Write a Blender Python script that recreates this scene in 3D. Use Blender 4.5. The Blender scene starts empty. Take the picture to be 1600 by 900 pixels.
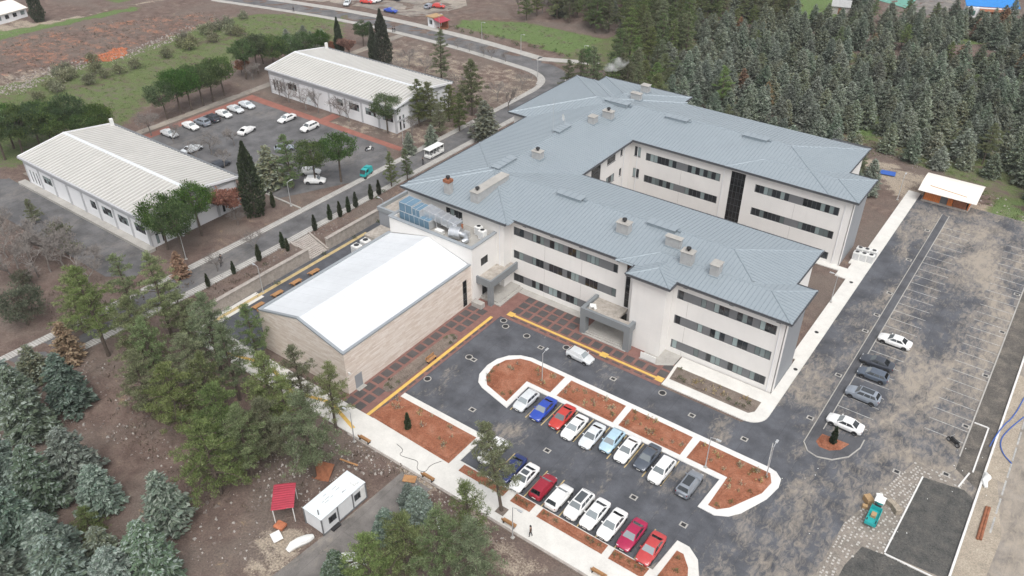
import bpy, math, random
import numpy as np
from mathutils import Matrix, Vector, Euler
R = math.radians
scene = bpy.context.scene
col = scene.collection

# ------------------------------------------------------------------ camera
PITCH, ROLL, YAW, FPX, CAMH = R(34.63), R(0.146), R(-36.44), 1271.1, 75.0
_f = np.array([math.sin(YAW)*math.cos(PITCH), math.cos(YAW)*math.cos(PITCH), -math.sin(PITCH)])
_r = np.array([math.cos(YAW), -math.sin(YAW), 0.0]); _d = np.cross(_f, _r)
_c, _s = math.cos(ROLL), math.sin(ROLL)
CX, CY, CZ = _c*_r + _s*_d, -_s*_r + _c*_d, _f
cam_data = bpy.data.cameras.new('camera'); cam = bpy.data.objects.new('camera', cam_data); col.objects.link(cam)
cam_data.sensor_width = 36.0; cam_data.lens = FPX/1600*36.0; cam_data.clip_start = 0.5; cam_data.clip_end = 5000
cam.matrix_world = Matrix(((CX[0], -CY[0], -CZ[0], 0), (CX[1], -CY[1], -CZ[1], 0), (CX[2], -CY[2], -CZ[2], CAMH), (0, 0, 0, 1)))
scene.camera = cam

# ------------------------------------------------------------------ sky, sun, exposure (bright overcast)
SUN_EL, SUN_AZ = 58, 132          # azimuth: degrees clockwise from +Y
world = bpy.data.worlds.new('World'); scene.world = world; world.use_nodes = True
wn = world.node_tree; wn.nodes.clear()
sky = wn.nodes.new('ShaderNodeTexSky'); sky.sky_type = 'NISHITA'; sky.sun_disc = False
sky.sun_elevation = R(SUN_EL); sky.sun_rotation = R(SUN_AZ); sky.air_density = 1.0; sky.dust_density = 4.0; sky.ozone_density = 1.0
hs = wn.nodes.new('ShaderNodeHueSaturation'); hs.inputs['Saturation'].default_value = 0.22
bg = wn.nodes.new('ShaderNodeBackground'); bg.inputs['Strength'].default_value = 0.15
wo = wn.nodes.new('ShaderNodeOutputWorld')
wn.links.new(sky.outputs[0], hs.inputs['Color']); wn.links.new(hs.outputs[0], bg.inputs['Color']); wn.links.new(bg.outputs[0], wo.inputs['Surface'])
sd = bpy.data.lights.new('sun', 'SUN'); sd.energy = 1.15; sd.angle = R(40); sd.color = (1.0, 0.975, 0.94)
sun = bpy.data.objects.new('sun', sd); col.objects.link(sun)
_a, _e = R(SUN_AZ), R(SUN_EL)
sun.rotation_euler = Vector((-math.sin(_a)*math.cos(_e), -math.cos(_a)*math.cos(_e), -math.sin(_e))).to_track_quat('-Z', 'Y').to_euler()
scene.view_settings.view_transform = 'Standard'; scene.view_settings.look = 'None'
scene.view_settings.gamma = 1.0; scene.view_settings.use_curve_mapping = False
scene.view_settings.exposure = 0.53
scene.render.engine = 'CYCLES'
scene.cycles.use_denoising = True
scene.cycles.max_bounces = 5; scene.cycles.volume_bounces = 2; scene.cycles.diffuse_bounces = 3; scene.cycles.glossy_bounces = 3; scene.cycles.transparent_max_bounces = 6

# ------------------------------------------------------------------ helpers
rnd = random.Random(7)
def P(px, py, z=0.0):
    """world point at height z that the photograph shows at (px, py)"""
    d = CX*((px-800)/FPX) + CY*((py-450)/FPX) + CZ
    t = (CAMH-z)/-d[2]
    return (d[0]*t, d[1]*t, z)
PLAT = 1.8
def _sm(t): t = min(1, max(0, t)); return t*t*(3-2*t)
def _lin(y, pts):
    if y <= pts[0][0]: return pts[0][1]
    for (a, b), (c, d) in zip(pts, pts[1:]):
        if y <= c: return b+(d-b)*(y-a)/(c-a)
    return pts[-1][1]
def hz(x, y):
    """terrain height: the yard is at 0, the older campus on the left is a terrace at 1.8 m"""
    if 73.58 < y < 77.92: return PLAT*min(1, max(0, (-97.2-x)/4.5))-(0.45 if -101.6 < x < -97.2 else 0)   # stair cutting
    a = _lin(y, ((44, -100), (50, -97.75), (94, -97.75), (98, -101.2), (150, -101.2)))
    b = _lin(y, ((44, -84), (50, -97.45), (94, -97.45), (98, -91), (150, -91), (158, -78)))
    return PLAT*(1-_sm((x-a)/(b-a)))
def PG(px, py):
    z = 0.0
    for _ in range(6):
        p = P(px, py, z); z = hz(p[0], p[1])
    return (p[0], p[1], z)

MATS = {}
def _mat(name):
    m = bpy.data.materials.new(name); m.use_nodes = True; n = m.node_tree; b = n.nodes['Principled BSDF']; MATS[name] = m
    return m, n, b
def _noise(n, scale, detail=4, rough=0.55, vec=None, dist=0.0):
    t = n.nodes.new('ShaderNodeTexNoise'); t.inputs['Scale'].default_value = scale; t.inputs['Detail'].default_value = detail
    t.inputs['Roughness'].default_value = rough; t.inputs['Distortion'].default_value = dist
    if vec is not None: n.links.new(vec, t.inputs['Vector'])
    return t.outputs['Fac']
def _ramp(n, fac, stops):
    r = n.nodes.new('ShaderNodeValToRGB'); e = r.color_ramp.elements
    while len(e) < len(stops): e.new(0.5)
    for el, (p, c) in zip(e, stops): el.position = p; el.color = (*c, 1) if len(c) == 3 else c
    n.links.new(fac, r.inputs[0]); return r.outputs[0]
def _mix(n, fac, a, b, mode='MIX'):
    m = n.nodes.new('ShaderNodeMix'); m.data_type = 'RGBA'; m.blend_type = mode
    for s, v in ((0, fac), (6, a), (7, b)):
        if isinstance(v, (int, float)): m.inputs[s].default_value = v
        elif isinstance(v, tuple): m.inputs[s].default_value = (*v, 1)
        else: n.links.new(v, m.inputs[s])
    return m.outputs[2]
def _math(n, op, a, b=0.0, clamp=False):
    m = n.nodes.new('ShaderNodeMath'); m.operation = op; m.use_clamp = clamp
    for i, v in enumerate((a, b)):
        if isinstance(v, (int, float)): m.inputs[i].default_value = v
        else: n.links.new(v, m.inputs[i])
    return m.outputs[0]
def _geo(n):
    return n.nodes.new('ShaderNodeNewGeometry').outputs['Position']
def _bump(n, b, h, strength, dist=0.05):
    k = n.nodes.new('ShaderNodeBump'); k.inputs['Strength'].default_value = strength; k.inputs['Distance'].default_value = dist
    n.links.new(h, k.inputs['Height']); n.links.new(k.outputs[0], b.inputs['Normal'])
def mat(name, c, rough=0.7, metal=0.0, var=0.12, scale=1.2, fine=9.0, bump=0.0, spec=0.5):
    """plain painted / mineral surface with two scales of mottling"""
    if name in MATS: return MATS[name]
    m, n, b = _mat(name); pos = _geo(n)
    f = _noise(n, scale, 5, 0.6, pos); g = _noise(n, fine, 3, 0.6, pos)
    k = _math(n, 'ADD', _math(n, 'MULTIPLY', f, 0.65), _math(n, 'MULTIPLY', g, 0.35))
    lo = tuple(max(0, x*(1-var*1.6)) for x in c); hi = tuple(min(1, x*(1+var*1.2)) for x in c)
    n.links.new(_ramp(n, k, ((0.28, lo), (0.72, hi))), b.inputs['Base Color'])
    b.inputs['Roughness'].default_value = rough; b.inputs['Metallic'].default_value = metal; b.inputs['Specular IOR Level'].default_value = spec
    if bump: _bump(n, b, g, bump)
    return m

def tag(o, label=None, cat=None, group=None, kind=None):
    if label: o['label'] = label
    if cat: o['category'] = cat
    if group: o['group'] = group
    if kind: o['kind'] = kind
    return o
def empty(name, loc=(0, 0, 0), rz=0.0, label=None, cat=None, group=None, kind=None):
    o = bpy.data.objects.new(name, None); col.objects.link(o); o.location = loc; o.rotation_euler = (0, 0, rz); o.empty_display_size = 0.3
    return tag(o, label, cat, group, kind)
def link(name, mesh, parent=None, loc=(0, 0, 0), rz=0.0):
    o = bpy.data.objects.new(name, mesh); col.objects.link(o); o.location = loc; o.rotation_euler = (0, 0, rz)
    if parent is not None: o.parent = parent
    return o
def copy_tree(o, parent=None):
    c = o.copy(); col.objects.link(c); c.parent = parent
    for ch in o.children: copy_tree(ch, c)
    return c

class MB:
    def __init__(s): s.v = []; s.f = []; s.m = []
    def poly(s, pts, mi=0):
        i = len(s.v); s.v.extend(tuple(p) for p in pts); s.f.append(tuple(range(i, i+len(pts)))); s.m.append(mi); return s
    def hexa(s, c8, mi=0):
        """8 corners: bottom 4 ccw, top 4 ccw"""
        i = len(s.v); s.v.extend(tuple(p) for p in c8)
        for q in ((3, 2, 1, 0), (4, 5, 6, 7), (0, 1, 5, 4), (1, 2, 6, 5), (2, 3, 7, 6), (3, 0, 4, 7)):
            s.f.append(tuple(i+k for k in q)); s.m.append(mi)
        return s
    def box(s, x0, x1, y0, y1, z0, z1, mi=0):
        return s.hexa(((x0, y0, z0), (x1, y0, z0), (x1, y1, z0), (x0, y1, z0), (x0, y0, z1), (x1, y0, z1), (x1, y1, z1), (x0, y1, z1)), mi)
    def prism(s, poly, z0, z1, mi=0, mtop=None):
        n = len(poly); i = len(s.v)
        s.v.extend((x, y, z0) for x, y in poly); s.v.extend((x, y, z1) for x, y in poly)
        s.f.append(tuple(range(i+n, i+2*n))); s.m.append(mi if mtop is None else mtop)
        for k in range(n):
            j = (k+1) % n; s.f.append((i+k, i+j, i+n+j, i+n+k)); s.m.append(mi)
        return s
    def tube(s, path, radii, n=6, mi=0, cap=True):
        path = [Vector(p) for p in path]; rings = []
        if isinstance(radii, (int, float)): radii = [radii]*len(path)
        for k, p in enumerate(path):
            d = (path[min(k+1, len(path)-1)]-path[max(k-1, 0)])
            d = d.normalized() if d.length > 1e-9 else Vector((0, 0, 1))
            a = d.cross(Vector((0, 0, 1)) if abs(d.z) < 0.9 else Vector((1, 0, 0))).normalized(); b = d.cross(a)
            i = len(s.v); r = radii[k]
            for q in range(n):
                t = 2*math.pi*q/n; w = p+(a*math.cos(t)+b*math.sin(t))*r; s.v.append((w.x, w.y, w.z))
            rings.append(i)
        for i, j in zip(rings, rings[1:]):
            for q in range(n):
                s.f.append((i+q, i+(q+1) % n, j+(q+1) % n, j+q)); s.m.append(mi)
        if cap:
            s.f.append(tuple(rings[0]+q for q in range(n))); s.m.append(mi)
            s.f.append(tuple(rings[-1]+q for q in range(n))); s.m.append(mi)
        return s
    def cyl(s, x, y, z0, z1, r, n=12, mi=0, r2=None):
        return s.tube(((x, y, z0), (x, y, z1)), (r, r if r2 is None else r2), n, mi)
    def mesh(s, name, *mats, smooth=False, angle=35):
        me = bpy.data.meshes.new(name); me.from_pydata(s.v, [], s.f)
        for m in mats: me.materials.append(MATS[m] if isinstance(m, str) else m)
        if len(mats) > 1: me.polygons.foreach_set('material_index', s.m)
        if smooth:
            me.polygons.foreach_set('use_smooth', [True]*len(s.f)); me.set_sharp_from_angle(angle=R(angle))
        me.update(); return me
    def obj(s, name, mats, parent=None, loc=(0, 0, 0), rz=0.0, smooth=False, angle=35):
        if not isinstance(mats, (tuple, list)): mats = (mats,)
        return link(name, s.mesh(name, *mats, smooth=smooth, angle=angle), parent, loc, rz)
def bev(o, w=0.03, seg=2):
    md = o.modifiers.new('bevel', 'BEVEL'); md.width = w; md.segments = seg; md.limit_method = 'ANGLE'; md.angle_limit = R(40); return o
def S(name, mb, mats, kind='structure', parent=None, label=None):
    o = mb.obj(name, mats, parent)
    if parent is None: o['kind'] = kind
    return o
def arc(cx, cy, r, a0, a1, n=8):
    return [(cx+r*math.cos(R(a0+(a1-a0)*k/n)), cy+r*math.sin(R(a0+(a1-a0)*k/n))) for k in range(n+1)]
def ribbon(mb, pts, o0, o1, z0, z1, mi=0):
    """a raised strip along a centre line, between the side offsets o0 and o1 (right positive)"""
    L = []; n = len(pts)
    for k in range(n):
        a = Vector(pts[max(k-1, 0)][:2]); b = Vector(pts[min(k+1, n-1)][:2]); d = (b-a).normalized(); nn = Vector((d.y, -d.x)); c = Vector(pts[k][:2])
        L.append((c+nn*o0, c+nn*o1))
    for (a, b), (c, d) in zip(L, L[1:]):
        mb.poly(((a.x, a.y, z1), (b.x, b.y, z1), (d.x, d.y, z1), (c.x, c.y, z1)), mi)
        if z1-z0 > 0.01:
            mb.poly(((a.x, a.y, z0), (a.x, a.y, z1), (c.x, c.y, z1), (c.x, c.y, z0)), mi)
            mb.poly(((b.x, b.y, z1), (b.x, b.y, z0), (d.x, d.y, z0), (d.x, d.y, z1)), mi)
    return mb
def smooth_line(pts, it=3):
    for _ in range(it):
        q = [pts[0]]
        for a, b in zip(pts, pts[1:]):
            q += [(a[0]*.75+b[0]*.25, a[1]*.75+b[1]*.25), (a[0]*.25+b[0]*.75, a[1]*.25+b[1]*.75)]
        pts = q+[pts[-1]]
    return pts
# ------------------------------------------------------------------ materials
def asphalt(name, base, dust, amount, dcol=(0.30, 0.245, 0.185), scale=0.11, streak=0.5, grad=None):
    m, n, b = _mat(name); pos = _geo(n)
    g = _noise(n, 14, 3, 0.7, pos); f = _noise(n, 0.35, 5, 0.6, pos); q = _noise(n, 1.7, 4, 0.6, pos)
    c = _ramp(n, f, ((0.3, tuple(x*0.66 for x in base)), (0.7, tuple(x*1.35 for x in base))))
    c = _mix(n, 0.55, c, _ramp(n, g, ((0.3, (0.35, 0.35, 0.36)), (0.7, (0.75, 0.74, 0.72)))), 'OVERLAY')
    sv = n.nodes.new('ShaderNodeSeparateXYZ'); n.links.new(pos, sv.inputs[0]); cv = n.nodes.new('ShaderNodeCombineXYZ'); n.links.new(sv.outputs[1], cv.inputs[0]); n.links.new(_math(n, 'ADD', sv.outputs[0], _math(n, 'MULTIPLY', q, .12)), cv.inputs[1])
    lane = n.nodes.new('ShaderNodeTexBrick'); n.links.new(cv.outputs[0], lane.inputs['Vector']); lane.inputs['Scale'].default_value = 1; lane.inputs['Brick Width'].default_value = 37; lane.inputs['Row Height'].default_value = 3.4; lane.inputs['Mortar Size'].default_value = .035; lane.inputs['Mortar Smooth'].default_value = .6
    c = _mix(n, _math(n, 'MULTIPLY', lane.outputs['Fac'], .45), c, tuple(x*.45 for x in base))
    # wind- and wheel-drawn dust, laid on in streaks
    mp = n.nodes.new('ShaderNodeMapping'); mp.inputs['Scale'].default_value = (1, streak, 1); mp.inputs['Rotation'].default_value = (0, 0, 0.5)
    n.links.new(pos, mp.inputs['Vector'])
    d1 = _noise(n, scale, 6, 0.62, mp.outputs[0], 0.6); d2 = _noise(n, 1.6, 8, 0.75, mp.outputs[0], 0.9)
    k = _math(n, 'ADD', _math(n, 'MULTIPLY', d1, 0.58), _math(n, 'MULTIPLY', d2, 0.42))
    if grad:   # more dust towards the unfinished side of the site
        k = _math(n, 'ADD', k, _math(n, 'MULTIPLY', _math(n, 'MULTIPLY', _math(n, 'SUBTRACT', sv.outputs[0], grad[0]), 1/(grad[1]-grad[0]), True), grad[2]))
    msk = _ramp(n, k, ((dust, (0, 0, 0)), (dust+0.13, (1, 1, 1))))
    n.links.new(_mix(n, _math(n, 'MULTIPLY', msk, amount), c, dcol), b.inputs['Base Color'])
    b.inputs['Roughness'].default_value = 0.88; b.inputs['Specular IOR Level'].default_value = 0.3
    _bump(n, b, _math(n, 'ADD', g, q), 0.25, 0.02)
    return m
asphalt('asphalt', (0.076, 0.080, 0.091), 0.545, 0.76, (0.36, 0.31, 0.25), grad=(-26, -6, .11))
asphalt('asphalt_old', (0.105, 0.104, 0.107), 0.52, 0.45, (0.25, 0.225, 0.20))
asphalt('asphalt_track', (0.15, 0.14, 0.132), 0.52, 0.7, (0.33, 0.29, 0.235), 0.25)
asphalt('asphalt_band', (0.078, 0.080, 0.088), 0.62, 0.3)
asphalt('dirt_road', (0.20, 0.18, 0.16), 0.47, 0.75, (0.36, 0.31, 0.25), 0.15)
mat('concrete', (0.60, 0.585, 0.55), 0.85, var=0.10, scale=0.5, fine=5)
mat('concrete_grey', (0.36, 0.345, 0.32), 0.88, var=0.16, scale=0.6, fine=5)
mat('kerb_white', (0.64, 0.63, 0.61), 0.85, var=0.10, scale=0.9, fine=6)
mat('cobble', (0.43, 0.41, 0.38), 0.9, var=0.2, scale=2)
def plaster(name, c):
    m, n, b = _mat(name); pos = _geo(n); mp = n.nodes.new('ShaderNodeMapping'); mp.inputs['Scale'].default_value = (1, 1, .07); n.links.new(pos, mp.inputs['Vector'])
    st = _noise(n, 2.2, 5, .65, mp.outputs[0]); f = _noise(n, .3, 5, .6, pos)
    cc = _ramp(n, f, ((.3, tuple(x*.95 for x in c)), (.7, tuple(x*1.03 for x in c)))); cc = _mix(n, _ramp(n, st, ((.52, (0, 0, 0)), (.80, (.16, .16, .16)))), cc, tuple(x*.72 for x in c))
    n.links.new(cc, b.inputs['Base Color']); b.inputs['Roughness'].default_value = .88
plaster('plaster', (0.70, 0.682, 0.658))
plaster('plaster_white', (0.70, 0.705, 0.72))
mat('column_grey', (0.42, 0.425, 0.44), 0.8, var=0.06)
mat('panel_grey', (0.145, 0.15, 0.157), 0.6, var=0.07, scale=0.7)
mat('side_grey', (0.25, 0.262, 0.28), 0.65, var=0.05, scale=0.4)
mat('canopy_grey', (0.19, 0.205, 0.215), 0.6, var=0.07, scale=0.6)
mat('frame_dark', (0.06, 0.062, 0.066), 0.5, var=0.05)
mat('fascia', (0.17, 0.18, 0.19), 0.5, 0.3, var=0.06)
mat('gutter_dark', (0.06, 0.063, 0.07), 0.5, 0.2, var=0.06)
mat('soffit', (0.34, 0.34, 0.34), 0.8, var=0.04)
mat('membrane_seam', (0.50, 0.515, 0.53), 0.6)
mat('membrane', (0.60, 0.62, 0.64), 0.6, var=0.07, scale=0.16, fine=0.9)
mat('coping', (0.30, 0.325, 0.345), 0.45, 0.2, var=0.06)
mat('gravel_roof', (0.37, 0.335, 0.295), 0.95, var=0.3, scale=1.5, fine=12, bump=0.3)
mat('chimney', (0.34, 0.342, 0.34), 0.85, var=0.12, scale=1.5)
mat('galvanised', (0.62, 0.64, 0.66), 0.32, 0.85, var=0.12, scale=2)
mat('unit_white', (0.66, 0.66, 0.64), 0.5, var=0.05)
mat('unit_blue', (0.115, 0.20, 0.275), 0.45, var=0.08)
mat('yellow_paint', (0.62, 0.40, 0.10), 0.75, var=0.15, scale=1.2)
mat('yellow_line', (0.46, 0.355, 0.18), 0.8, var=0.2, scale=1.5)
mat('white_line', (0.37, 0.365, 0.35), 0.8, var=0.35, scale=1.5, fine=7)
mat('tile_dark', (0.075, 0.068, 0.067), 0.8, var=0.25, scale=0.8, bump=0.2)
mat('brick_red', (0.195, 0.100, 0.085), 0.9, var=0.2, scale=1.0, fine=8)
mat('path_red', (0.26, 0.105, 0.08), 0.9, var=0.2, scale=0.7, fine=6)
mat('timber', (0.38, 0.20, 0.085), 0.7, var=0.2, scale=2)
mat('rubber', (0.025, 0.025, 0.027), 0.8, var=0.1)
mat('black', (0.02, 0.02, 0.022), 0.6, var=0.1)
mat('lamp_metal', (0.55, 0.56, 0.57), 0.4, 0.5, var=0.05)
mat('rim', (0.45, 0.46, 0.48), 0.3, 0.8, var=0.05)
mat('rust', (0.26, 0.10, 0.05), 0.9, var=0.3, scale=2)
mat('red_sheet', (0.36, 0.035, 0.06), 0.5, var=0.2, scale=1.0)
mat('white_sheet', (0.66, 0.70, 0.715), 0.5, var=0.08, scale=0.7)
mat('container_white', (0.70, 0.71, 0.72), 0.55, var=0.06, scale=1.0)
mat('orange_wall', (0.56, 0.165, 0.035), 0.7, var=0.2, scale=1.2)
mat('turquoise', (0.02, 0.36, 0.36), 0.4, var=0.1)
mat('blue_hose', (0.03, 0.10, 0.38), 0.5, var=0.1)
mat('cardboard', (0.38, 0.25, 0.13), 0.85, var=0.15)
mat('plastic_white', (0.72, 0.72, 0.70), 0.6, var=0.08)
mat('bark', (0.10, 0.078, 0.062), 0.95, var=0.3, scale=3, bump=0.5)
mat('bark_grey', (0.175, 0.155, 0.142), 0.95, var=0.25, scale=3, bump=0.4)
mat('bark_pale', (0.20, 0.18, 0.165), 0.95, var=0.2, scale=3, bump=0.4)
mat('stone_wall', (0.34, 0.305, 0.275), 0.9, var=0.25, scale=1.6, fine=6, bump=0.4)
mat('step_stone', (0.37, 0.335, 0.305), 0.9, var=0.2, scale=1.5, bump=0.3)
mat('skin', (0.45, 0.28, 0.2), 0.6, var=0.03); mat('cloth_dark', (0.02, 0.021, 0.027), 0.9); mat('cloth_brown', (0.09, 0.05, 0.035), 0.9)
mat('rubble', (0.40, 0.37, 0.34), 0.9, var=0.35, scale=3)
mat('rubble_mid', (0.33, 0.295, 0.27), 0.95, var=0.45, scale=1.2)
mat('rubble_dark', (0.20, 0.165, 0.145), 0.95, var=0.4, scale=2)
mat('rubble_orange', (0.42, 0.15, 0.075), 0.95, var=0.35, scale=2)
mat('court_blue', (0.05, 0.27, 0.42), 0.7); mat('court_green', (0.12, 0.30, 0.24), 0.7); mat('roof_blue', (0.02, 0.20, 0.55), 0.5, var=0.12)
mat('glass_green', (0.05, 0.2, 0.17), 0.3)
mat('tail_red', (0.25, 0.01, 0.012), 0.25); mat('lamp_clear', (0.7, 0.72, 0.74), 0.15)

def soil(name, c1, c2, c3, sc=0.5, bump=0.6):
    m, n, b = _mat(name); pos = _geo(n)
    f = _noise(n, sc, 6, 0.65, pos, 0.4); g = _noise(n, 5.5, 5, 0.7, pos); w = _noise(n, 16, 2, 0.5, pos)
    c = _ramp(n, f, ((0.3, c1), (0.5, c2), (0.72, c3)))
    c = _mix(n, 0.7, c, _ramp(n, g, ((0.3, (0.28, 0.28, 0.28)), (0.7, (0.78, 0.78, 0.78)))), 'OVERLAY')
    c = _mix(n, _ramp(n, w, ((0.66, (0, 0, 0)), (0.70, (0.55, 0.55, 0.55)))), c, (0.42, 0.38, 0.33))
    n.links.new(c, b.inputs['Base Color']); b.inputs['Roughness'].default_value = 0.97; b.inputs['Specular IOR Level'].default_value = 0.15
    _bump(n, b, _math(n, 'ADD', g, f), bump, 0.15); return m
soil('red_soil', (0.20, 0.073, 0.040), (0.265, 0.106, 0.062), (0.34, 0.165, 0.108))
soil('planter_soil', (0.125, 0.10, 0.085), (0.165, 0.135, 0.115), (0.21, 0.175, 0.145))
soil('lawn_dark', (0.055, 0.056, 0.055), (0.082, 0.081, 0.077), (0.115, 0.107, 0.097), 0.8)
soil('sand', (0.25, 0.22, 0.18), (0.32, 0.275, 0.22), (0.39, 0.34, 0.275), 0.5)
soil('path_bed', (0.17, 0.155, 0.135), (0.225, 0.20, 0.175), (0.28, 0.25, 0.215), 0.6)
soil('ditch', (0.07, 0.068, 0.062), (0.11, 0.10, 0.09), (0.18, 0.16, 0.135), 0.5)

def ground_mat():
    m, n, b = _mat('ground_soil'); pos = _geo(n)
    at = n.nodes.new('ShaderNodeAttribute'); at.attribute_name = 'region'
    sep = n.nodes.new('ShaderNodeSeparateColor'); n.links.new(at.outputs['Color'], sep.inputs[0])
    big = _noise(n, 0.07, 6, 0.62, pos, 0.5); mid = _noise(n, 0.45, 6, 0.68, pos, 0.4); fine = _noise(n, 4.5, 5, 0.7, pos); grit = _noise(n, 13, 2, 0.5, pos)
    c = _ramp(n, mid, ((0.25, (0.085, 0.060, 0.051)), (0.5, (0.135, 0.097, 0.083)), (0.75, (0.205, 0.158, 0.132))))
    c = _mix(n, _ramp(n, big, ((0.42, (0, 0, 0)), (0.6, (0.7, 0.7, 0.7)))), c, (0.150, 0.125, 0.108))
    mpz = n.nodes.new('ShaderNodeMapping'); mpz.inputs['Scale'].default_value = (0.35, 1.5, 1); mpz.inputs['Rotation'].default_value = (0, 0, 0.62); n.links.new(pos, mpz.inputs['Vector'])
    pat = _noise(n, 0.16, 6, 0.7, mpz.outputs[0], 1.2)
    def lay(c, w, colr, gain=1.0):
        k = _math(n, 'ADD', w, _math(n, 'MULTIPLY', _math(n, 'SUBTRACT', _math(n, 'ADD', _math(n, 'ADD', _math(n, 'MULTIPLY', mid, 0.45), _math(n, 'MULTIPLY', fine, 0.25)), _math(n, 'MULTIPLY', pat, 0.3)), 0.5), 4.5))
        k = _math(n, 'MULTIPLY', _ramp(n, k, ((0.36, (0, 0, 0)), (0.80, (1, 1, 1)))), gain)
        return _mix(n, k, c, colr)
    green = _ramp(n, fine, ((0.3, (0.065, 0.098, 0.030)), (0.55, (0.105, 0.140, 0.050)), (0.75, (0.175, 0.172, 0.095))))
    green = _mix(n, _ramp(n, sep.outputs[0], ((0.70, (0, 0, 0)), (0.90, (0.8, 0.8, 0.8)))), green, _ramp(n, fine, ((0.3, (0.075, 0.135, 0.035)), (0.7, (0.13, 0.20, 0.07)))))
    tan = _ramp(n, fine, ((0.3, (0.27, 0.225, 0.175)), (0.7, (0.40, 0.345, 0.275))))
    red = _ramp(n, fine, ((0.3, (0.27, 0.095, 0.05)), (0.7, (0.45, 0.19, 0.11))))
    c = lay(c, sep.outputs[1], tan, 0.85); c = lay(c, sep.outputs[2], red, 0.85); c = lay(c, sep.outputs[0], green, 0.9)
    c = _mix(n, 0.65, c, _ramp(n, fine, ((0.3, (0.3, 0.3, 0.3)), (0.7, (0.75, 0.75, 0.75)))), 'OVERLAY')
    c = _mix(n, _ramp(n, grit, ((0.68, (0, 0, 0)), (0.72, (0.5, 0.5, 0.5)))), c, (0.36, 0.32, 0.28))
    n.links.new(c, b.inputs['Base Color']); b.inputs['Roughness'].default_value = 0.97; b.inputs['Specular IOR Level'].default_value = 0.12
    _bump(n, b, _math(n, 'ADD', fine, _math(n, 'MULTIPLY', mid, 2.0)), 0.7, 0.2)
ground_mat()

def roof_metal():
    m, n, b = _mat('roof_metal'); pos = _geo(n)
    f = _noise(n, 0.12, 4, 0.6, pos); g = _noise(n, 1.5, 4, 0.6, pos)
    k = _math(n, 'ADD', _math(n, 'MULTIPLY', f, 0.6), _math(n, 'MULTIPLY', g, 0.4))
    n.links.new(_ramp(n, k, ((0.3, (0.272, 0.315, 0.345)), (0.7, (0.312, 0.355, 0.385)))), b.inputs['Base Color'])
    b.inputs['Roughness'].default_value = 0.42; b.inputs['Metallic'].default_value = 0.25
roof_metal()
mat('roof_seam', (0.232, 0.272, 0.302), 0.45, 0.25, var=0.06)
mat('roof_ridge', (0.275, 0.318, 0.348), 0.45, 0.25, var=0.06)

def travertine():
    m, n, b = _mat('travertine'); pos = _geo(n)
    s = n.nodes.new('ShaderNodeSeparateXYZ'); n.links.new(pos, s.inputs[0])
    cb = n.nodes.new('ShaderNodeCombineXYZ'); n.links.new(_math(n, 'ADD', s.outputs[0], s.outputs[1]), cb.inputs[0]); n.links.new(s.outputs[2], cb.inputs[1])
    br = n.nodes.new('ShaderNodeTexBrick'); n.links.new(cb.outputs[0], br.inputs['Vector'])
    br.inputs['Scale'].default_value = 1.0; br.inputs['Brick Width'].default_value = 1.3; br.inputs['Row Height'].default_value = 0.24
    br.inputs['Mortar Size'].default_value = 0.012; br.inputs['Color1'].default_value = (0.30, 0.30, 0.30, 1); br.inputs['Color2'].default_value = (0.72, 0.72, 0.72, 1); br.inputs['Mortar'].default_value = (0.22, 0.22, 0.22, 1)
    br.inputs['Bias'].default_value = 0.0
    f = _noise(n, 0.5, 5, 0.65, pos); mp = n.nodes.new('ShaderNodeMapping'); mp.inputs['Scale'].default_value = (0.5, 0.5, 5); n.links.new(pos, mp.inputs['Vector'])
    g = _noise(n, 1.2, 5, 0.65, mp.outputs[0])
    c = _ramp(n, g, ((0.25, (0.52, 0.44, 0.375)), (0.5, (0.63, 0.555, 0.49)), (0.75, (0.70, 0.65, 0.60))))
    c = _mix(n, 0.45, c, br.outputs['Color'], 'OVERLAY'); c = _mix(n, _math(n, 'MULTIPLY', f, 0.35), c, (0.58, 0.52, 0.47))
    n.links.new(c, b.inputs['Base Color']); b.inputs['Roughness'].default_value = 0.85
    _bump(n, b, br.outputs['Fac'], 0.25, 0.02)
travertine()

def checker_pavers(name, s, c1, c2):
    m, n, b = _mat(name); pos = _geo(n)
    mp = n.nodes.new('ShaderNodeMapping'); mp.inputs['Rotation'].default_value = (0, 0, 0.785); n.links.new(pos, mp.inputs['Vector'])
    ch = n.nodes.new('ShaderNodeTexChecker'); ch.inputs['Scale'].default_value = s; n.links.new(mp.outputs[0], ch.inputs['Vector'])
    f = _noise(n, 1.3, 4, 0.6, pos)
    c = _mix(n, ch.outputs['Fac'], c1, c2); c = _mix(n, 0.5, c, _ramp(n, f, ((0.3, (0.35, 0.35, 0.35)), (0.7, (0.65, 0.65, 0.65)))), 'OVERLAY')
    n.links.new(c, b.inputs['Base Color']); b.inputs['Roughness'].default_value = 0.9
checker_pavers('grass_pavers', 3.4, (0.42, 0.41, 0.39), (0.27, 0.255, 0.235))

def glass(name, c, rough=0.06):
    m, n, b = _mat(name); b.inputs['Roughness'].default_value = rough
    oi = n.nodes.new('ShaderNodeObjectInfo')
    n.links.new(_mix(n, oi.outputs['Random'], tuple(x*0.55 for x in c), tuple(min(1, x*1.5) for x in c)), b.inputs['Base Color'])
    b.inputs['Specular IOR Level'].default_value = 0.6
glass('glass', (0.022, 0.026, 0.03)); glass('glass_curtain', (0.19, 0.235, 0.235), 0.14); glass('glass_black', (0.010, 0.011, 0.012))
glass('car_glass', (0.05, 0.056, 0.062), 0.04); glass('windscreen_sky_tint', (0.17, 0.19, 0.20), 0.06)  # windscreen base colour lightened to stand in for reflected sky

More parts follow.
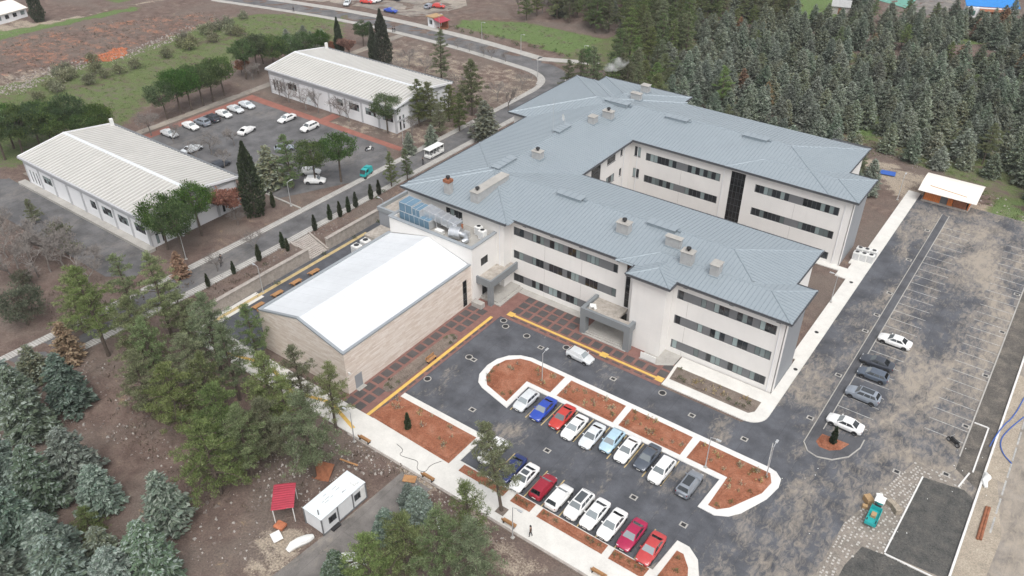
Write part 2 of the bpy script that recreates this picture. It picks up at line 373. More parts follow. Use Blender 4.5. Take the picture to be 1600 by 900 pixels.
def foliage(name, hue=0.5, sat=1.0):
    m, n, b = _mat(name)
    at = n.nodes.new('ShaderNodeAttribute'); at.attribute_name = 'tint'
    oi = n.nodes.new('ShaderNodeObjectInfo'); h = n.nodes.new('ShaderNodeHueSaturation')
    n.links.new(at.outputs['Color'], h.inputs['Color'])
    n.links.new(_math(n, 'ADD', _math(n, 'MULTIPLY', oi.outputs['Random'], 0.05), hue-0.025), h.inputs['Hue'])
    r2 = _math(n, 'FRACT', _math(n, 'MULTIPLY', oi.outputs['Random'], 7.31)); r3 = _math(n, 'FRACT', _math(n, 'MULTIPLY', oi.outputs['Random'], 17.7))
    n.links.new(_math(n, 'ADD', _math(n, 'MULTIPLY', r2, 0.5), 0.75*sat), h.inputs['Saturation'])
    n.links.new(_math(n, 'ADD', _math(n, 'MULTIPLY', r3, 0.45), 0.78), h.inputs['Value'])
    n.links.new(h.outputs[0], b.inputs['Base Color']); b.inputs['Roughness'].default_value = 0.75; b.inputs['Specular IOR Level'].default_value = 0.25
    tr = n.nodes.new('ShaderNodeBsdfTranslucent'); n.links.new(h.outputs[0], tr.inputs['Color'])
    mx = n.nodes.new('ShaderNodeMixShader'); mx.inputs[0].default_value = 0.42
    out = n.nodes['Material Output']; n.links.new(b.outputs[0], mx.inputs[1]); n.links.new(tr.outputs[0], mx.inputs[2]); n.links.new(mx.outputs[0], out.inputs['Surface'])
foliage('foliage')
PAINT = {}
def paint(name, c, metal=0.0):
    key = 'paint_'+name
    if key in MATS: return MATS[key]
    m, n, b = _mat(key); pos = _geo(n); f = _noise(n, 2.5, 4, 0.6, pos)
    n.links.new(_ramp(n, f, ((0.3, tuple(x*0.9 for x in c)), (0.7, tuple(min(1, x*1.05) for x in c)))), b.inputs['Base Color'])
    b.inputs['Roughness'].default_value = 0.32; b.inputs['Metallic'].default_value = metal; b.inputs['Coat Weight'].default_value = 0.5; b.inputs['Coat Roughness'].default_value = 0.08
    return m
# ------------------------------------------------------------------ terrain sheet
def _inside(px, py, poly):
    ins = np.zeros(px.shape, bool); n = len(poly)
    for i in range(n):
        x0, y0 = poly[i]; x1, y1 = poly[(i+1) % n]
        c = ((y0 > py) != (y1 > py)) & (px < (x1-x0)*(py-y0)/((y1-y0) or 1e-9)+x0); ins ^= c
    return ins
def build_ground():
    core_x = np.concatenate([np.arange(-262, -101.8, 1.8), [-101.65, -101.55, -100.5, -99.5, -98.4, -97.76, -97.75, -97.45, -97.44, -96.5], np.arange(-95, 70, 1.8)])
    core_y = np.concatenate([np.arange(14, 44, 1.8), [44, 46, 48, 50], np.array(sorted(set(np.arange(51.5, 73, 1.8))|{73.5, 73.57, 73.6, 74.6, 75.7, 76.8, 77.9, 77.93, 78}|set(np.arange(79, 94, 1.8)))), [94, 95, 96, 97, 98], np.arange(99.5, 330, 1.8)])
    xs = np.concatenate([[-3000, -900, -500, -340], core_x, [95, 160, 300, 900, 3000]]); ys = np.concatenate([[-3000, -600, -100, -20], core_y, [350, 420, 600, 1200, 4000]])
    X, Y = np.meshgrid(xs, ys); nx, ny = len(xs), len(ys)
    Z = np.array([[hz(x, y) for x in xs] for y in ys])
    # low bumps only where the ground is open soil
    rg = np.random.default_rng(3)
    openm = ((Y > 175) & (X < -60)) | (X < -165) | ((Y < 46) & (X < -53)) | (Y > 185)
    Z = Z-0.02+np.where(openm, rg.random(Z.shape)*0.25-0.12, 0)
    verts = np.stack([X.ravel(), Y.ravel(), Z.ravel()], 1)
    idx = np.arange(nx*ny).reshape(ny, nx)
    f = np.stack([idx[:-1, :-1], idx[:-1, 1:], idx[1:, 1:], idx[1:, :-1]], -1).reshape(-1, 4)
    me = bpy.data.meshes.new('ground'); me.from_pydata(verts.tolist(), [], f.tolist()); me.materials.append(MATS['ground_soil'])
    reg = np.zeros((nx*ny, 4), np.float32); reg[:, 3] = 1; fx, fy = X.ravel(), Y.ravel()
    def region(ch, val, *pix):
        poly = [PG(a, b)[:2] for a, b in pix]; reg[_inside(fx, fy, poly), ch] = val
    # 0 grass, 1 pale dust, 2 orange rubble
    region(0, 0.74, (-60, 275), (-60, 150), (80, 115), (200, 82), (300, 45), (400, 20), (540, 25), (540, 62), (430, 75), (330, 110), (250, 150), (180, 205), (60, 255))
    region(0, 0.95, (-40, 75), (-40, 55), (70, 38), (160, 20), (215, 8), (215, 16), (120, 35), (40, 52))
    region(0, 0.85, (60, 20), (80, -6), (210, -20), (330, -40), (200, 2), (100, 18))
    region(0, 0.75, (180, 172), (210, 120), (240, 125), (215, 180))
    region(0, 0.88, (705, 42), (720, 30), (830, 35), (945, 60), (945, 92), (900, 90), (800, 62))
    region(0, 0.66, (860, 96), (940, 110), (1100, 140), (1340, 225), (1440, 260), (1600, 330), (1720, 330), (1700, 160), (1400, 120), (1300, 60), (1000, 40))
    region(0, 0.9, (1325, 200), (1345, 175), (1375, 180), (1370, 215), (1345, 222))
    region(0, 0.95, (1240, 30), (1250, -20), (1330, -20), (1320, 20), (1290, 40))
    region(0, 0.85, (1540, 335), (1560, 310), (1640, 320), (1640, 360), (1590, 350))
    region(0, 0.8, (1475, 70), (1480, 58), (1545, 58), (1545, 68))
    region(0, 0.0, (1445, 100), (1475, 70), (1560, 68), (1560, 100), (1510, 112))
    region(2, 0.9, (120, 96), (150, 84), (185, 72), (198, 74), (200, 84), (175, 92), (150, 100))
    region(2, 0.5, (70, 98), (120, 82), (160, 74), (170, 80), (125, 98), (90, 106))
    region(2, 0.30, (-40, 130), (-40, 70), (120, 40), (330, 18), (340, 40), (260, 60), (120, 95))
    region(1, 0.75, (-60, 60), (-60, 45), (60, 36), (150, 20), (240, 0), (300, -14), (300, -6), (200, 10), (110, 33), (20, 52))
    region(1, 0.8, (390, 930), (395, 850), (420, 815), (470, 830), (500, 850), (430, 900), (440, 930))
    region(1, 0.55, (620, 740), (600, 730), (650, 715), (720, 770), (800, 850), (860, 900), (800, 900), (700, 800))
    region(1, 0.55, (-60, 185), (-60, 130), (60, 105), (100, 105), (20, 145))
    region(1, 0.72, (1420, 330), (1480, 330), (1560, 345), (1640, 380), (1640, 345), (1540, 320), (1380, 250), (1330, 245))
    region(1, 0.45, (510, 200), (560, 130), (620, 60), (800, 110), (850, 130), (780, 190), (700, 230))
    at = me.attributes.new('region', 'FLOAT_COLOR', 'POINT'); at.data.foreach_set('color', reg.ravel())
    me.polygons.foreach_set('use_smooth', [True]*len(f)); me.update()
    o = link('ground', me); o['kind'] = 'structure'
build_ground()

# ------------------------------------------------------------------ paved yard
Z1 = 0.0   # ground level of the yard
def sheet(name, poly, z, m, parent=None):
    mb = MB(); mb.poly([(x, y, z) for x, y in poly]); return S(name, mb, m, parent=parent)
yard = sheet('driveway', [(-61.4, 52.3), (-20, 52.3), (-20, 47), (-24, 30), (5.4, 30), (5.4, 160), (-19.6, 160), (-19.6, 84), (-22, 80.2), (-61.4, 80.2)], 0.02, 'asphalt')
lot = sheet('parking_lot', [(-12.9, 80), (-9.0, 76), (-6.2, 66), (-6.0, 30), (5.3, 30), (5.3, 156.5), (-12.9, 153.4)], 0.026, 'asphalt')
apron_x = sheet('paved_apron', [(-67.6, 51.8), (-61.35, 51.8), (-61.35, 80.15), (-34.0, 80.15), (-34.0, 85.4), (-36.4, 88.0), (-64.8, 88.4), (-67.6, 82)], 0.045, 'brick_red')
# dark square pavers in a grid of red brick
tile_mesh = MB().box(-0.66, 0.66, -0.66, 0.66, 0.0, 0.025).mesh('dark_paver', 'tile_dark')
def paver(x, y): o = link('dark_paver', tile_mesh, apron_x, (x, y, 0.047), rnd.uniform(-0.01, 0.01)); return o
for j in range(16):
    y = 52.9+j*1.76
    for i, x in enumerate((-66.15, -64.4)):
        if i == 1 and 57.2 < y < 72.6: continue
        paver(x, y)
for j in range(15):
    x = -60.0+j*1.8
    for y in (82.75, 84.5, 86.2):
        if x > -50.2 and x < -40.4 and y > 83.5: continue
        if x > -44 and y > 83.9 and x < -36: continue
        paver(x, y)
# narrow dark strips beside the yellow guide strip
sb = MB().box(-0.14, 0.14, -0.62, 0.62, 0, 0.025).mesh('dark_strip_paver', 'tile_dark')
for j in range(15): link('dark_strip_paver', sb, apron_x, (-61.86, 53.4+j*1.76, 0.047))
for j in range(14): link('dark_strip_paver', sb, apron_x, (-59.3+j*1.8, 80.85, 0.047), R(90))
def stripe(name, pts, w, z, m, parent):
    mb = MB(); ribbon(mb, pts, -w/2, w/2, z, z); return S(name, mb, m, parent=parent)
stripe('tactile_strip', [(-62.35, 51.2), (-62.35, 79.2)], 0.5, 0.075, 'yellow_paint', apron_x)
stripe('tactile_strip', [(-59.8, 81.45), (-34.1, 81.45)], 0.42, 0.075, 'yellow_paint', apron_x)
for x in (-60.3, -43.6, -34.6):
    S('tactile_pad', MB().box(x-0.55, x+0.55, 80.95, 81.95, 0.05, 0.079), 'yellow_paint', parent=apron_x)
S('tactile_pad', MB().box(-64.2, -62.9, 84.4, 85.4, 0.05, 0.079), 'yellow_paint', parent=apron_x)
mb = MB(); mb.poly([(-64.7, 86.95, 0.05), (-50.3, 86.95, 0.05), (-50.3, 88.6, 0.09), (-64.7, 88.6, 0.09)])
S('drain_apron', mb, 'concrete_grey')
sheet('drain_apron', [(-39.2, 83.7), (-36.3, 83.9), (-34.4, 85.2), (-34.4, 88.0), (-39.2, 88.0)], 0.086, 'concrete_grey')

# concrete walks with kerbs
def slab(name, poly, z=0.14, m='concrete', z0=-0.3):
    o = S(name, MB().prism(poly, z0, z), m); bev(o, 0.03, 1); return o
slab('sidewalk', [(-96.4, 48.4), (-18, 48.4), (-15.4, 49.5), (-15.5, 52.5), (-15.9, 55.0), (-17.1, 57.2), (-18.6, 58.2), (-20.1, 58.2), (-20.5, 53.15), (-47.3, 53.15), (-47.3, 58.35), (-61.3, 58.35), (-61.3, 52.2), (-96.4, 52.2)])
walk = slab('building_walk', [(-33.9, 80.65), (-22.0, 80.65)]+arc(-22.0, 83.2, 2.55, -90, 0, 8)+[(-19.45, 160.2), (-21.7, 160.2), (-21.7, 96.8), (-20.9, 96.8), (-20.9, 87.6), (-34.2, 87.6), (-34.2, 85.2), (-33.9, 82.1)], 0.135)
slab('building_skirting', [(-23.5, 121.8), (-20.9, 121.8), (-20.9, 133.4), (-22.4, 133.4), (-22.4, 124.95), (-34, 124.95), (-34, 123.6), (-23.5, 123.6)], 0.16)
isl = [(-48.3, 64.15), (-48.45, 69.3), (-20.1, 69.3), (-20.4, 63.95), (-18.3, 63.9), (-16.9, 64.7), (-15.9, 66), (-14.3, 69.8), (-13.85, 72.3), (-14.1, 73.7), (-15.0, 74.5), (-16, 74.7), (-51.5, 74.7), (-53.2, 74.2), (-54.6, 73.1), (-55.5, 71.5), (-55.8, 69.6), (-55.5, 67.4), (-54.6, 66.0), (-53.5, 65.4)]
slab('parking_island', isl, 0.15, 'kerb_white')

def bed(name, poly, z=0.15, h=0.12, m='red_soil', n=7):
    """a planting bed: a shallow uneven mound"""
    cx = sum(p[0] for p in poly)/len(poly); cy = sum(p[1] for p in poly)/len(poly)
    mb = MB(); xs = [p[0] for p in poly]; ys = [p[1] for p in poly]
    step = 0.42; r = random.Random(int(cx*10)+int(cy*7)); H = {}
    def dist(x, y):
        d = 1e9
        for (ax, ay), (bx, by) in zip(poly, poly[1:]+poly[:1]):
            L2 = (bx-ax)**2+(by-ay)**2; t = 0 if L2 == 0 else max(0, min(1, ((x-ax)*(bx-ax)+(y-ay)*(by-ay))/L2)); d = min(d, math.hypot(x-ax-t*(bx-ax), y-ay-t*(by-ay)))
        return d
    nx = int((max(xs)-min(xs))/step)+2; ny = int((max(ys)-min(ys))/step)+2
    gx = np.array([min(xs)+i*step for i in range(nx)]); gy = np.array([min(ys)+j*step for j in range(ny)])
    X, Y = np.meshgrid(gx, gy); ins = _inside(X, Y, poly)
    ids = {}
    for j in range(ny):
        for i in range(nx):
            if ins[j, i]:
                d = dist(gx[i], gy[j])
                if d > 0.12: ids[i, j] = len(mb.v); mb.v.append((gx[i]+r.uniform(-.1, .1), gy[j]+r.uniform(-.1, .1), z+h*min(1, d/0.7)+r.uniform(0, 0.09)))
    for (i, j), a in list(ids.items()):
        q = [ids.get(k) for k in ((i+1, j), (i+1, j+1), (i, j+1))]
        if None not in q: mb.f.append((a, *q)); mb.m.append(0)
    mb.poly([(x, y, z+0.012) for x, y in poly])
    o = mb.obj(name, m, smooth=True, angle=80); o['kind'] = 'structure'; return o
BEDS = {}
BEDS['i1'] = bed('planting_bed', [(-53.2, 66.2), (-54.4, 67.5), (-54.9, 69.9), (-54.3, 72.0), (-52.8, 73.5), (-51.3, 73.9), (-45.4, 73.9), (-45.3, 70.05), (-49.2, 70.05), (-49.05, 65.1)])
BEDS['i2'] = bed('planting_bed', [(-44.25, 70.05), (-35.45, 70.05), (-35.6, 73.85), (-44.3, 73.85)])
BEDS['i3'] = bed('planting_bed', [(-34.6, 70.05), (-25.75, 70.05), (-25.8, 73.8), (-34.7, 73.85)])
BEDS['i4'] = bed('planting_bed', [(-24.9, 70.1), (-19.45, 70.1), (-19.5, 64.8), (-18.4, 64.8), (-17.3, 65.9), (-15.1, 70.2), (-14.8, 72.4), (-15.5, 73.8), (-24.8, 73.8)])
BEDS['l1'] = bed('planting_bed', [(-62.0, 52.25), (-48.1, 51.9), (-48.1, 57.4), (-61.4, 57.4)])
BEDS['s0'] = bed('planting_bed', [(-46.4, 51.7), (-39.6, 51.7), (-39.6, 52.9), (-46.4, 52.9)])
BEDS['s1'] = bed('planting_bed', [(-38.5, 51.6), (-35.7, 51.6), (-35.7, 53.0), (-38.5, 53.0)])
BEDS['s2'] = bed('planting_bed', [(-34.7, 51.55), (-25.95, 51.55), (-25.95, 53.0), (-34.7, 53.0)])
BEDS['s3'] = bed('planting_bed', [(-25.1, 51.5), (-20.9, 51.5), (-20.8, 53.0), (-25.1, 53.0)])
BEDS['s4'] = bed('planting_bed', [(-19.8, 50.5), (-16.6, 50.5), (-16.5, 53.4), (-17.5, 55.6), (-18.7, 56.9), (-19.5, 56.9)])
BEDS['c'] = bed('planting_bed', [(-33.5, 82.2), (-21.9, 82.2), (-21.3, 83.0), (-21.3, 85.2), (-33.8, 85.2)], 0.14, m='planter_soil')
BEDS['g'] = bed('planting_bed', [(-65.0, 58.2), (-64.4, 57.2), (-63.4, 57.0), (-62.9, 57.8), (-62.9, 71.4), (-63.5, 72.4), (-64.4, 72.4), (-65.0, 71.5)], 0.05, 0.06, m='planter_soil')
# end island of the right car park
e_out = [(-14.05, 81.4), (-13.2, 80.2), (-11.9, 79.9), (-10.2, 80.5), (-8.7, 82.2), (-8.0, 84.6), (-8.0, 86.3), (-12.5, 85.1), (-14.05, 85.1)]
slab('end_island', e_out, 0.13, 'asphalt_band')
mb = MB(); ribbon(mb, e_out[:-2], -0.07, 0.07, 0.0, 0.15); S('kerb', mb, 'concrete_grey')
bed('planting_bed', [(-12.9, 82.4), (-12.2, 81.7), (-11.0, 81.8), (-9.9, 82.7), (-9.3, 84.4), (-12.7, 84.2)], 0.135, 0.08)
slab('separator_strip', [(-14.05, 85.1), (-12.95, 85.1), (-12.95, 153.4), (-14.05, 154.2)], 0.11, 'asphalt_band')
for x in (-14.12, -12.88):
    S('kerb', MB().box(x-0.06, x+0.06, 81.4 if x < -13 else 85.2, 154, -0.1, 0.13), 'concrete_grey')
# right edge: kerb, ditch, low wall and the service road beyond
S('kerb', MB().box(2.32, 2.5, 90.5, 150, -0.1, 0.12), 'concrete_grey')
sheet('verge', [(2.5, 88), (5.35, 86), (5.35, 150), (2.5, 150)], 0.034, 'ditch')
S('kerb', MB().box(5.38, 5.62, 30, 152, -0.1, 0.28), 'kerb_white')
sheet('service_road', [(5.6, 20), (40, 20), (40, 170), (5.6, 165)], 0.02, 'dirt_road')
sheet('sandy_verge', [(5.65, 89), (7.8, 89), (7.5, 112), (5.65, 112)], 0.026, 'sand')
sheet('sandy_verge', [(5.65, 70), (8.6, 72), (9.0, 80), (7.0, 88.9), (5.65, 88.9)], 0.024, 'sand')
for y in np.arange(80, 112, 3.4):
    S('road_line', MB().box(7.75, 7.95, y, y+2.8, 0.022, 0.03), 'white_line', parent=None)
# dark turf plots and their stone paths
sheet('turf_plot', [(-0.4, 84.2), (4.1, 85.0), (5.3, 84.0), (5.3, 70.6), (-1.0, 70.2)], 0.05, 'lawn_dark')
sheet('turf_plot', [(-3.2, 69.6), (-1.0, 69.9), (4.6, 69.9), (5.3, 60), (-4.2, 60), (-4.0, 66)], 0.05, 'lawn_dark')
pathp = sheet('stone_path', [(-6.2, 60), (-4.3, 60), (-4.0, 66), (-3.2, 69.65), (-0.9, 70.0), (-0.35, 84.3), (4.2, 85.1), (4.2, 86.2), (-1.8, 86.4), (-5.9, 71.5)], 0.04, 'path_bed')
cob = MB(); r = random.Random(5)
for y in np.arange(60.3, 86.2, 0.46):
    xl = -5.9+max(0, (y-71.5))*0.272; xr = (-4.4 if y < 66 else -3.4 if y < 69.6 else -0.55) if y < 84.6 else 4.0
    for x in np.arange(xl+0.2, xr, 0.50):
        if r.random() < 0.3 or not _inside(np.array([x]), np.array([y]), [(-6.2, 60), (-4.3, 60), (-4.0, 66), (-3.2, 69.65), (-0.9, 70.0), (-0.45, 84.3), (4.2, 85.1), (4.2, 86.2), (-1.8, 86.4), (-5.9, 71.5)])[0]: continue
        a, b = r.uniform(.09, .15), r.uniform(.08, .13); x2, y2 = x+r.uniform(-.06, .06), y+r.uniform(-.06, .06)
        cob.box(x2-a, x2+a, y2-b, y2+b, 0.03, 0.075+r.uniform(0, .02))
o = cob.obj('path_stones', 'cobble', pathp); o['kind'] = 'stuff'
for (a, b) in (((-0.42, 84.25), (-0.98, 70.2)), ((-0.95, 70.05), (5.3, 70.05)), ((3.4, 85.0), (4.0, 88.2)), ((2.6, 98), (4.3, 98)), ((4.3, 98), (4.3, 88.5))):
    mb = MB(); ribbon(mb, [a, b], -0.09, 0.09, 0, 0.15); S('kerb', mb, 'kerb_white')

# parking lines: each one a strip of paint
yl = MB().box(-0.075, 0.075, 0, 5.0, 0, 0.004).mesh('parking_line', 'yellow_line')
for k in range(10): link('parking_line', yl, yard, (-47.75+k*2.485+(0 if k < 10 else 0), 64.2, 0.022))
for k in range(9): link('parking_line', yl, yard, (-42.55+k*2.47, 53.2, 0.022))
wl = MB().box(0, 4.7, -0.06, 0.06, 0, 0.004).mesh('parking_line', 'white_line')
for k in range(26):
    y = 88.4+k*2.43
    link('parking_line', wl, lot, (-12.9, y, 0.029))
    if y > 91: link('parking_line', wl, lot, (-2.4, y, 0.029))
mb = MB(); ribbon(mb, [P(1208, 692)[:2], P(1198, 735)[:2]], -0.05, 0.05, 0.03, 0.03)
S('parking_line', mb, 'white_line', parent=yard)

# lower yard track beside the container
stripe('track', smooth_line([(-51.5, 18), (-50.6, 30), (-49.8, 40), (-49.6, 47.6)]), 4.6, 0.02, 'asphalt_track', None)
S('kerb', MB().box(-62, -20, 48.12, 48.38, -0.2, 0.1), 'stone_wall')

# ------------------------------------------------------------------ terrace, stairs, upper road
sheet('terrace', [(-97.2, 52.2), (-84.4, 52.2), (-84.4, 92), (-97.2, 92)], 0.03, 'asphalt')
stripe('tactile_strip', [(-96.0, 53), (-96.0, 86)], 0.7, 0.05, 'yellow_line', None)
sheet('terrace_path', [(-97.1, 52.3), (-95.0, 52.3), (-95.0, 62), (-97.1, 62)], 0.04, 'concrete')
for k, (x, y) in enumerate(((-88, 49.3), (-80, 51), (-74, 49.3), (-68, 51))):
    stripe('tactile_strip', [(x, y), (x+6, 51 if y < 50 else 49.3)], 0.5, 0.146, 'yellow_paint', None)
def T(name, mb, mats, label, cat, group=None, smooth=False):
    o = mb.obj(name, mats, smooth=smooth); return tag(o, label, cat, group)
T('retaining_wall', MB().box(-97.75, -97.2, 50.5, 73.6, -0.3, 2.15).box(-97.85, -97.1, 50.4, 73.6, 2.15, 2.27), 'stone_wall', 'low stone retaining wall between the lower campus slope and the stair', 'wall')
T('retaining_wall', MB().box(-97.75, -97.2, 77.9, 96, -0.3, 2.15).box(-97.85, -97.1, 77.9, 96, 2.15, 2.27), 'stone_wall', 'stone retaining wall running from the stair to the main building', 'wall')
st = empty('outdoor_stairs', (-97.2, 75.75, 0), label='wide outdoor stone stair between the road and the terrace', cat='stairs')
nst = 12
tread = MB().box(-0.19, 0.19, -1.85, 1.85, -0.15, 0.0).mesh('step', 'step_stone')
base = MB(); base.poly([(0, -1.85, -0.2), (0, -1.85, 0.0), (-4.5, -1.85, PLAT), (-4.5, -1.85, -0.2)]); base.poly([(0, 1.85, -0.2), (0, 1.85, 0.0), (-4.5, 1.85, PLAT), (-4.5, 1.85, -0.2)]); base.poly([(0, -1.85, -0.12), (0, 1.85, -0.12), (-4.5, 1.85, PLAT-0.12), (-4.5, -1.85, PLAT-0.12)])
base.obj('flight', 'stone_wall', st)
for k in range(nst):
    extra = -0.35 if k >= 6 else 0
    link('step', tread, st, (-0.2-k*0.34+extra, 0, (k+1)*PLAT/nst))
S('landing', MB().box(-2.6, -2.05, -1.85, 1.85, 0.5, 6*PLAT/nst+0.002), 'step_stone', parent=st)
for sy in (-1, 1):
    y0, y1 = sy*1.87, sy*2.2
    y0, y1 = min(y0, y1), max(y0, y1)
    MB().hexa(((-4.6, y0, 0), (0.1, y0, -0.2), (0.1, y1, -0.2), (-4.6, y1, 0), (-4.6, y0, PLAT+0.35), (0.1, y0, 0.5), (0.1, y1, 0.5), (-4.6, y1, PLAT+0.35))).obj('stringer', 'stone_wall', st)

road = smooth_line([(-240, 164), (-215, 169), (-192, 173), (-169, 174.2), (-145, 173.8), (-128, 172.2), (-113, 170.5), (-106.2, 163), (-105.7, 150), (-105.7, 120), (-105.7, 90), (-105.7, 62), (-106.3, 48), (-107, 30), (-108, 10)], 3)
mb = MB(); ribbon(mb, road, -2.45, 2.45, PLAT+0.02, PLAT+0.02); S('road', mb, 'asphalt_old')
mb = MB(); ribbon(mb, [p for p in road if p[0] < -108 and p[1] > 150], -3.9, 2.5, PLAT+0.026, PLAT+0.026); S('road', mb, 'asphalt_old')
low = [p for p in road if p[1] < 168 and p[0] > -109.5]
for a, b in ((-3.9, -2.45), (2.45, 3.9)):
    mb = MB(); ribbon(mb, low, a, b, PLAT-0.1, PLAT+0.13); S('road_verge', mb, 'grass_pavers')
top = [p for p in road if p[1] > 160 and p[0] < -106.5]
mb = MB(); ribbon(mb, top, 2.5, 4.4, PLAT-0.1, PLAT+0.12); S('road_verge', mb, 'concrete_grey')
mb = MB(); ribbon(mb, [p for p in top if p[0] < -118]+[(-104, 177.5)], -6.6, -3.9, PLAT-0.1, PLAT+0.12); S('road_verge', mb, 'concrete_grey')
sheet('far_car_park', [PG(400, -30)[:2], PG(455, -2)[:2], PG(560, 10)[:2], PG(640, 26)[:2], PG(672, 24)[:2], PG(730, 10)[:2], PG(725, -12)[:2], PG(640, -40)[:2]], PLAT+0.03, 'dirt_road')

# campus car park on the left
sheet('campus_car_park', [(-160, 83.5), (-116, 83.5), (-109.7, 96), (-109.7, 108), (-116, 112), (-160, 112)], PLAT+0.016, 'asphalt_old')
sheet('campus_path', [(-162.4, 80), (-160.0, 80), (-160, 112), (-112, 112), (-112, 113.6), (-162.4, 114.3)], PLAT+0.03, 'path_red')
sheet('campus_path', [(-138, 113.5), (-135.3, 113.5), (-135.3, 117.6), (-138, 117.6)], PLAT+0.034, 'path_red')
sheet('campus_road', [(-165.5, 60), (-163.4, 60), (-163.4, 175), (-166, 175)], PLAT+0.02, 'dirt_road')
sheet('campus_drive', [(-175, 49), (-118, 49), (-114, 52), (-117, 57.2), (-175, 57.4)], PLAT+0.02, 'asphalt_old')
S('plinth', MB().box(-161.5, -118.4, 57.2, 58.6, 1.0, PLAT+0.55), 'concrete_grey')
S('kerb', MB().box(-122, -109.8, 82.9, 83.2, 1.5, PLAT+0.15), 'concrete_grey')
# ------------------------------------------------------------------ facade tools
class Face:
    """a vertical wall from p0 to p1 (outside on the right hand), with recessed openings"""
    def __init__(s, p0, p1): 
        s.p0 = Vector(p0); s.d = (Vector(p1)-s.p0); s.L = s.d.length; s.d.normalize(); s.n = Vector((s.d.y, -s.d.x)); s.ops = []
    def at(s, u, z, dep=0.0):
        p = s.p0+s.d*u-s.n*dep; return (p.x, p.y, z)
    def U(s, w): return abs((w-s.p0.x)) if abs(s.d.x) > 0.5 else abs(w-s.p0.y)
    def wall(s, mb, z0, z1, mi=0, rev=0.16):
        us = sorted({0, s.L, *[a for o in s.ops for a in o[:2]]}); zs = sorted({z0, z1, *[a for o in s.ops for a in o[2:4]]})
        for u0, u1 in zip(us, us[1:]):
            for a, b in zip(zs, zs[1:]):
                um, zm = (u0+u1)/2, (a+b)/2
                if any(o[0] < um < o[1] and o[2] < zm < o[3] for o in s.ops): continue
                mb.poly((s.at(u0, a), s.at(u1, a), s.at(u1, b), s.at(u0, b)), mi)
        for o in s.ops:
            u0, u1, a, b = o[:4]
            for q in (((u0, a), (u1, a)), ((u1, a), (u1, b)), ((u1, b), (u0, b)), ((u0, b), (u0, a))):
                mb.poly((s.at(*q[0]), s.at(*q[1]), s.at(*q[1], rev), s.at(*q[0], rev)), mi)
def bar(mb, F, u0, u1, z0, z1, d0, d1, mi=0):
    """box on a facade; d0 is the outer, d1 the inner depth"""
    mb.hexa((F.at(u0, z0, d0), F.at(u1, z0, d0), F.at(u1, z0, d1), F.at(u0, z0, d1), F.at(u0, z1, d0), F.at(u1, z1, d0), F.at(u1, z1, d1), F.at(u0, z1, d1)), mi); return mb
wr = random.Random(11)
def window(F, parent, u0, u1, z0, z1, nu=3, nz=1, dep=0.06, frame='frame_dark', g=None, t=0.06, name='window'):
    mb = MB(); ib = dep+0.06
    bar(mb, F, u0, u1, z0, z0+t, dep, ib); bar(mb, F, u0, u1, z1-t, z1, dep, ib)
    for k in range(nu+1):
        u = u0+(u1-u0-t)*k/nu; bar(mb, F, u, u+t, z0+t, z1-t, dep+0.002, ib)
    for k in range(1, nz):
        z = z0+(z1-z0)*k/nz; bar(mb, F, u0+t, u1-t, z-t/2, z+t/2, dep+0.004, ib)
    w = mb.obj(name, frame, parent)
    for k in range(nu):
        a = u0+(u1-u0-t)*k/nu+t; b = u0+(u1-u0-t)*(k+1)/nu
        for q in range(nz):
            c = z0+t/2+(z1-z0-t)*q/nz; e = z0+t/2+(z1-z0-t)*(q+1)/nz
            m = g or ('glass_curtain' if wr.random() < 0.36 else 'glass')
            MB().poly((F.at(a, c, ib-0.02), F.at(b, c, ib-0.02), F.at(b, e, ib-0.02+wr.uniform(0, .012)), F.at(a, e, ib-0.02))).obj('pane', m, w)
    return w

# ------------------------------------------------------------------ the main building
EAVE = 12.6; SL = 0.165; OV = 0.8
OUT = [(-20.16, 87.0), (-20.16, 96.3), (-22.94, 96.3), (-22.94, 106.83), (-64.0, 106.83), (-64.0, 124.1), (-23.18, 124.1), (-23.18, 134.1), (-27.8, 134.1), (-27.8, 146.3), (-34.6, 146.3), (-34.6, 145.0), (-64.6, 145.0), (-64.6, 149.5), (-84.9, 149.5), (-84.9, 146.4), (-90.4, 146.4), (-90.4, 121.4), (-86.1, 121.4), (-86.1, 85.7), (-64.6, 85.7), (-64.6, 87.5), (-43.05, 87.5), (-43.05, 84.85), (-36.25, 84.85), (-36.25, 87.0)]
def inset(poly, d):
    n = len(poly); out = []
    for i in range(n):
        a, b, c = Vector(poly[i-1]), Vector(poly[i]), Vector(poly[(i+1) % n])
        e = (b-a).normalized(); f = (c-b).normalized(); n1 = Vector((-e.y, e.x)); n2 = Vector((-f.y, f.x)); out.append(tuple(b+(n1+n2)*d))
    return out
WALL = inset(OUT, OV)
main = empty('main_building', (-55, 105, 0), label='large three-storey courtyard building with blue-grey metal roof and cream walls', cat='building')
main.location = (0, 0, 0)
faces = [Face(WALL[i], WALL[(i+1) % len(WALL)]) for i in range(len(WALL))]
F_Cr, F_r2, F_cyf, F_cyl, F_bw, F_br = faces[0], faces[2], faces[3], faces[4], faces[5], faces[6]
F_L, F_Ls, F_w, F_Ds, F_D, F_Ds2, F_C = faces[19], faces[20], faces[21], faces[22], faces[23], faces[24], faces[25]
BZ = ((0.9, 2.4), (5.25, 6.75), (9.5, 11.0))
jobs = []
def band(F, x0, x1, z0, z1, wins, pan=True, label=None):
    u0, u1 = sorted((F.U(x0), F.U(x1))); F.ops.append((u0, u1, z0, z1)); jobs.append((F, u0, u1, z0, z1, wins, pan))
WW = [(-64.8, -62.9, 2), (-61.3, -59.1, 3), (-58.1, -55.6, 3), (-54.8, -52.6, 3), (-51.5, -49.3, 3), (-46.9, -46.2, 1)]
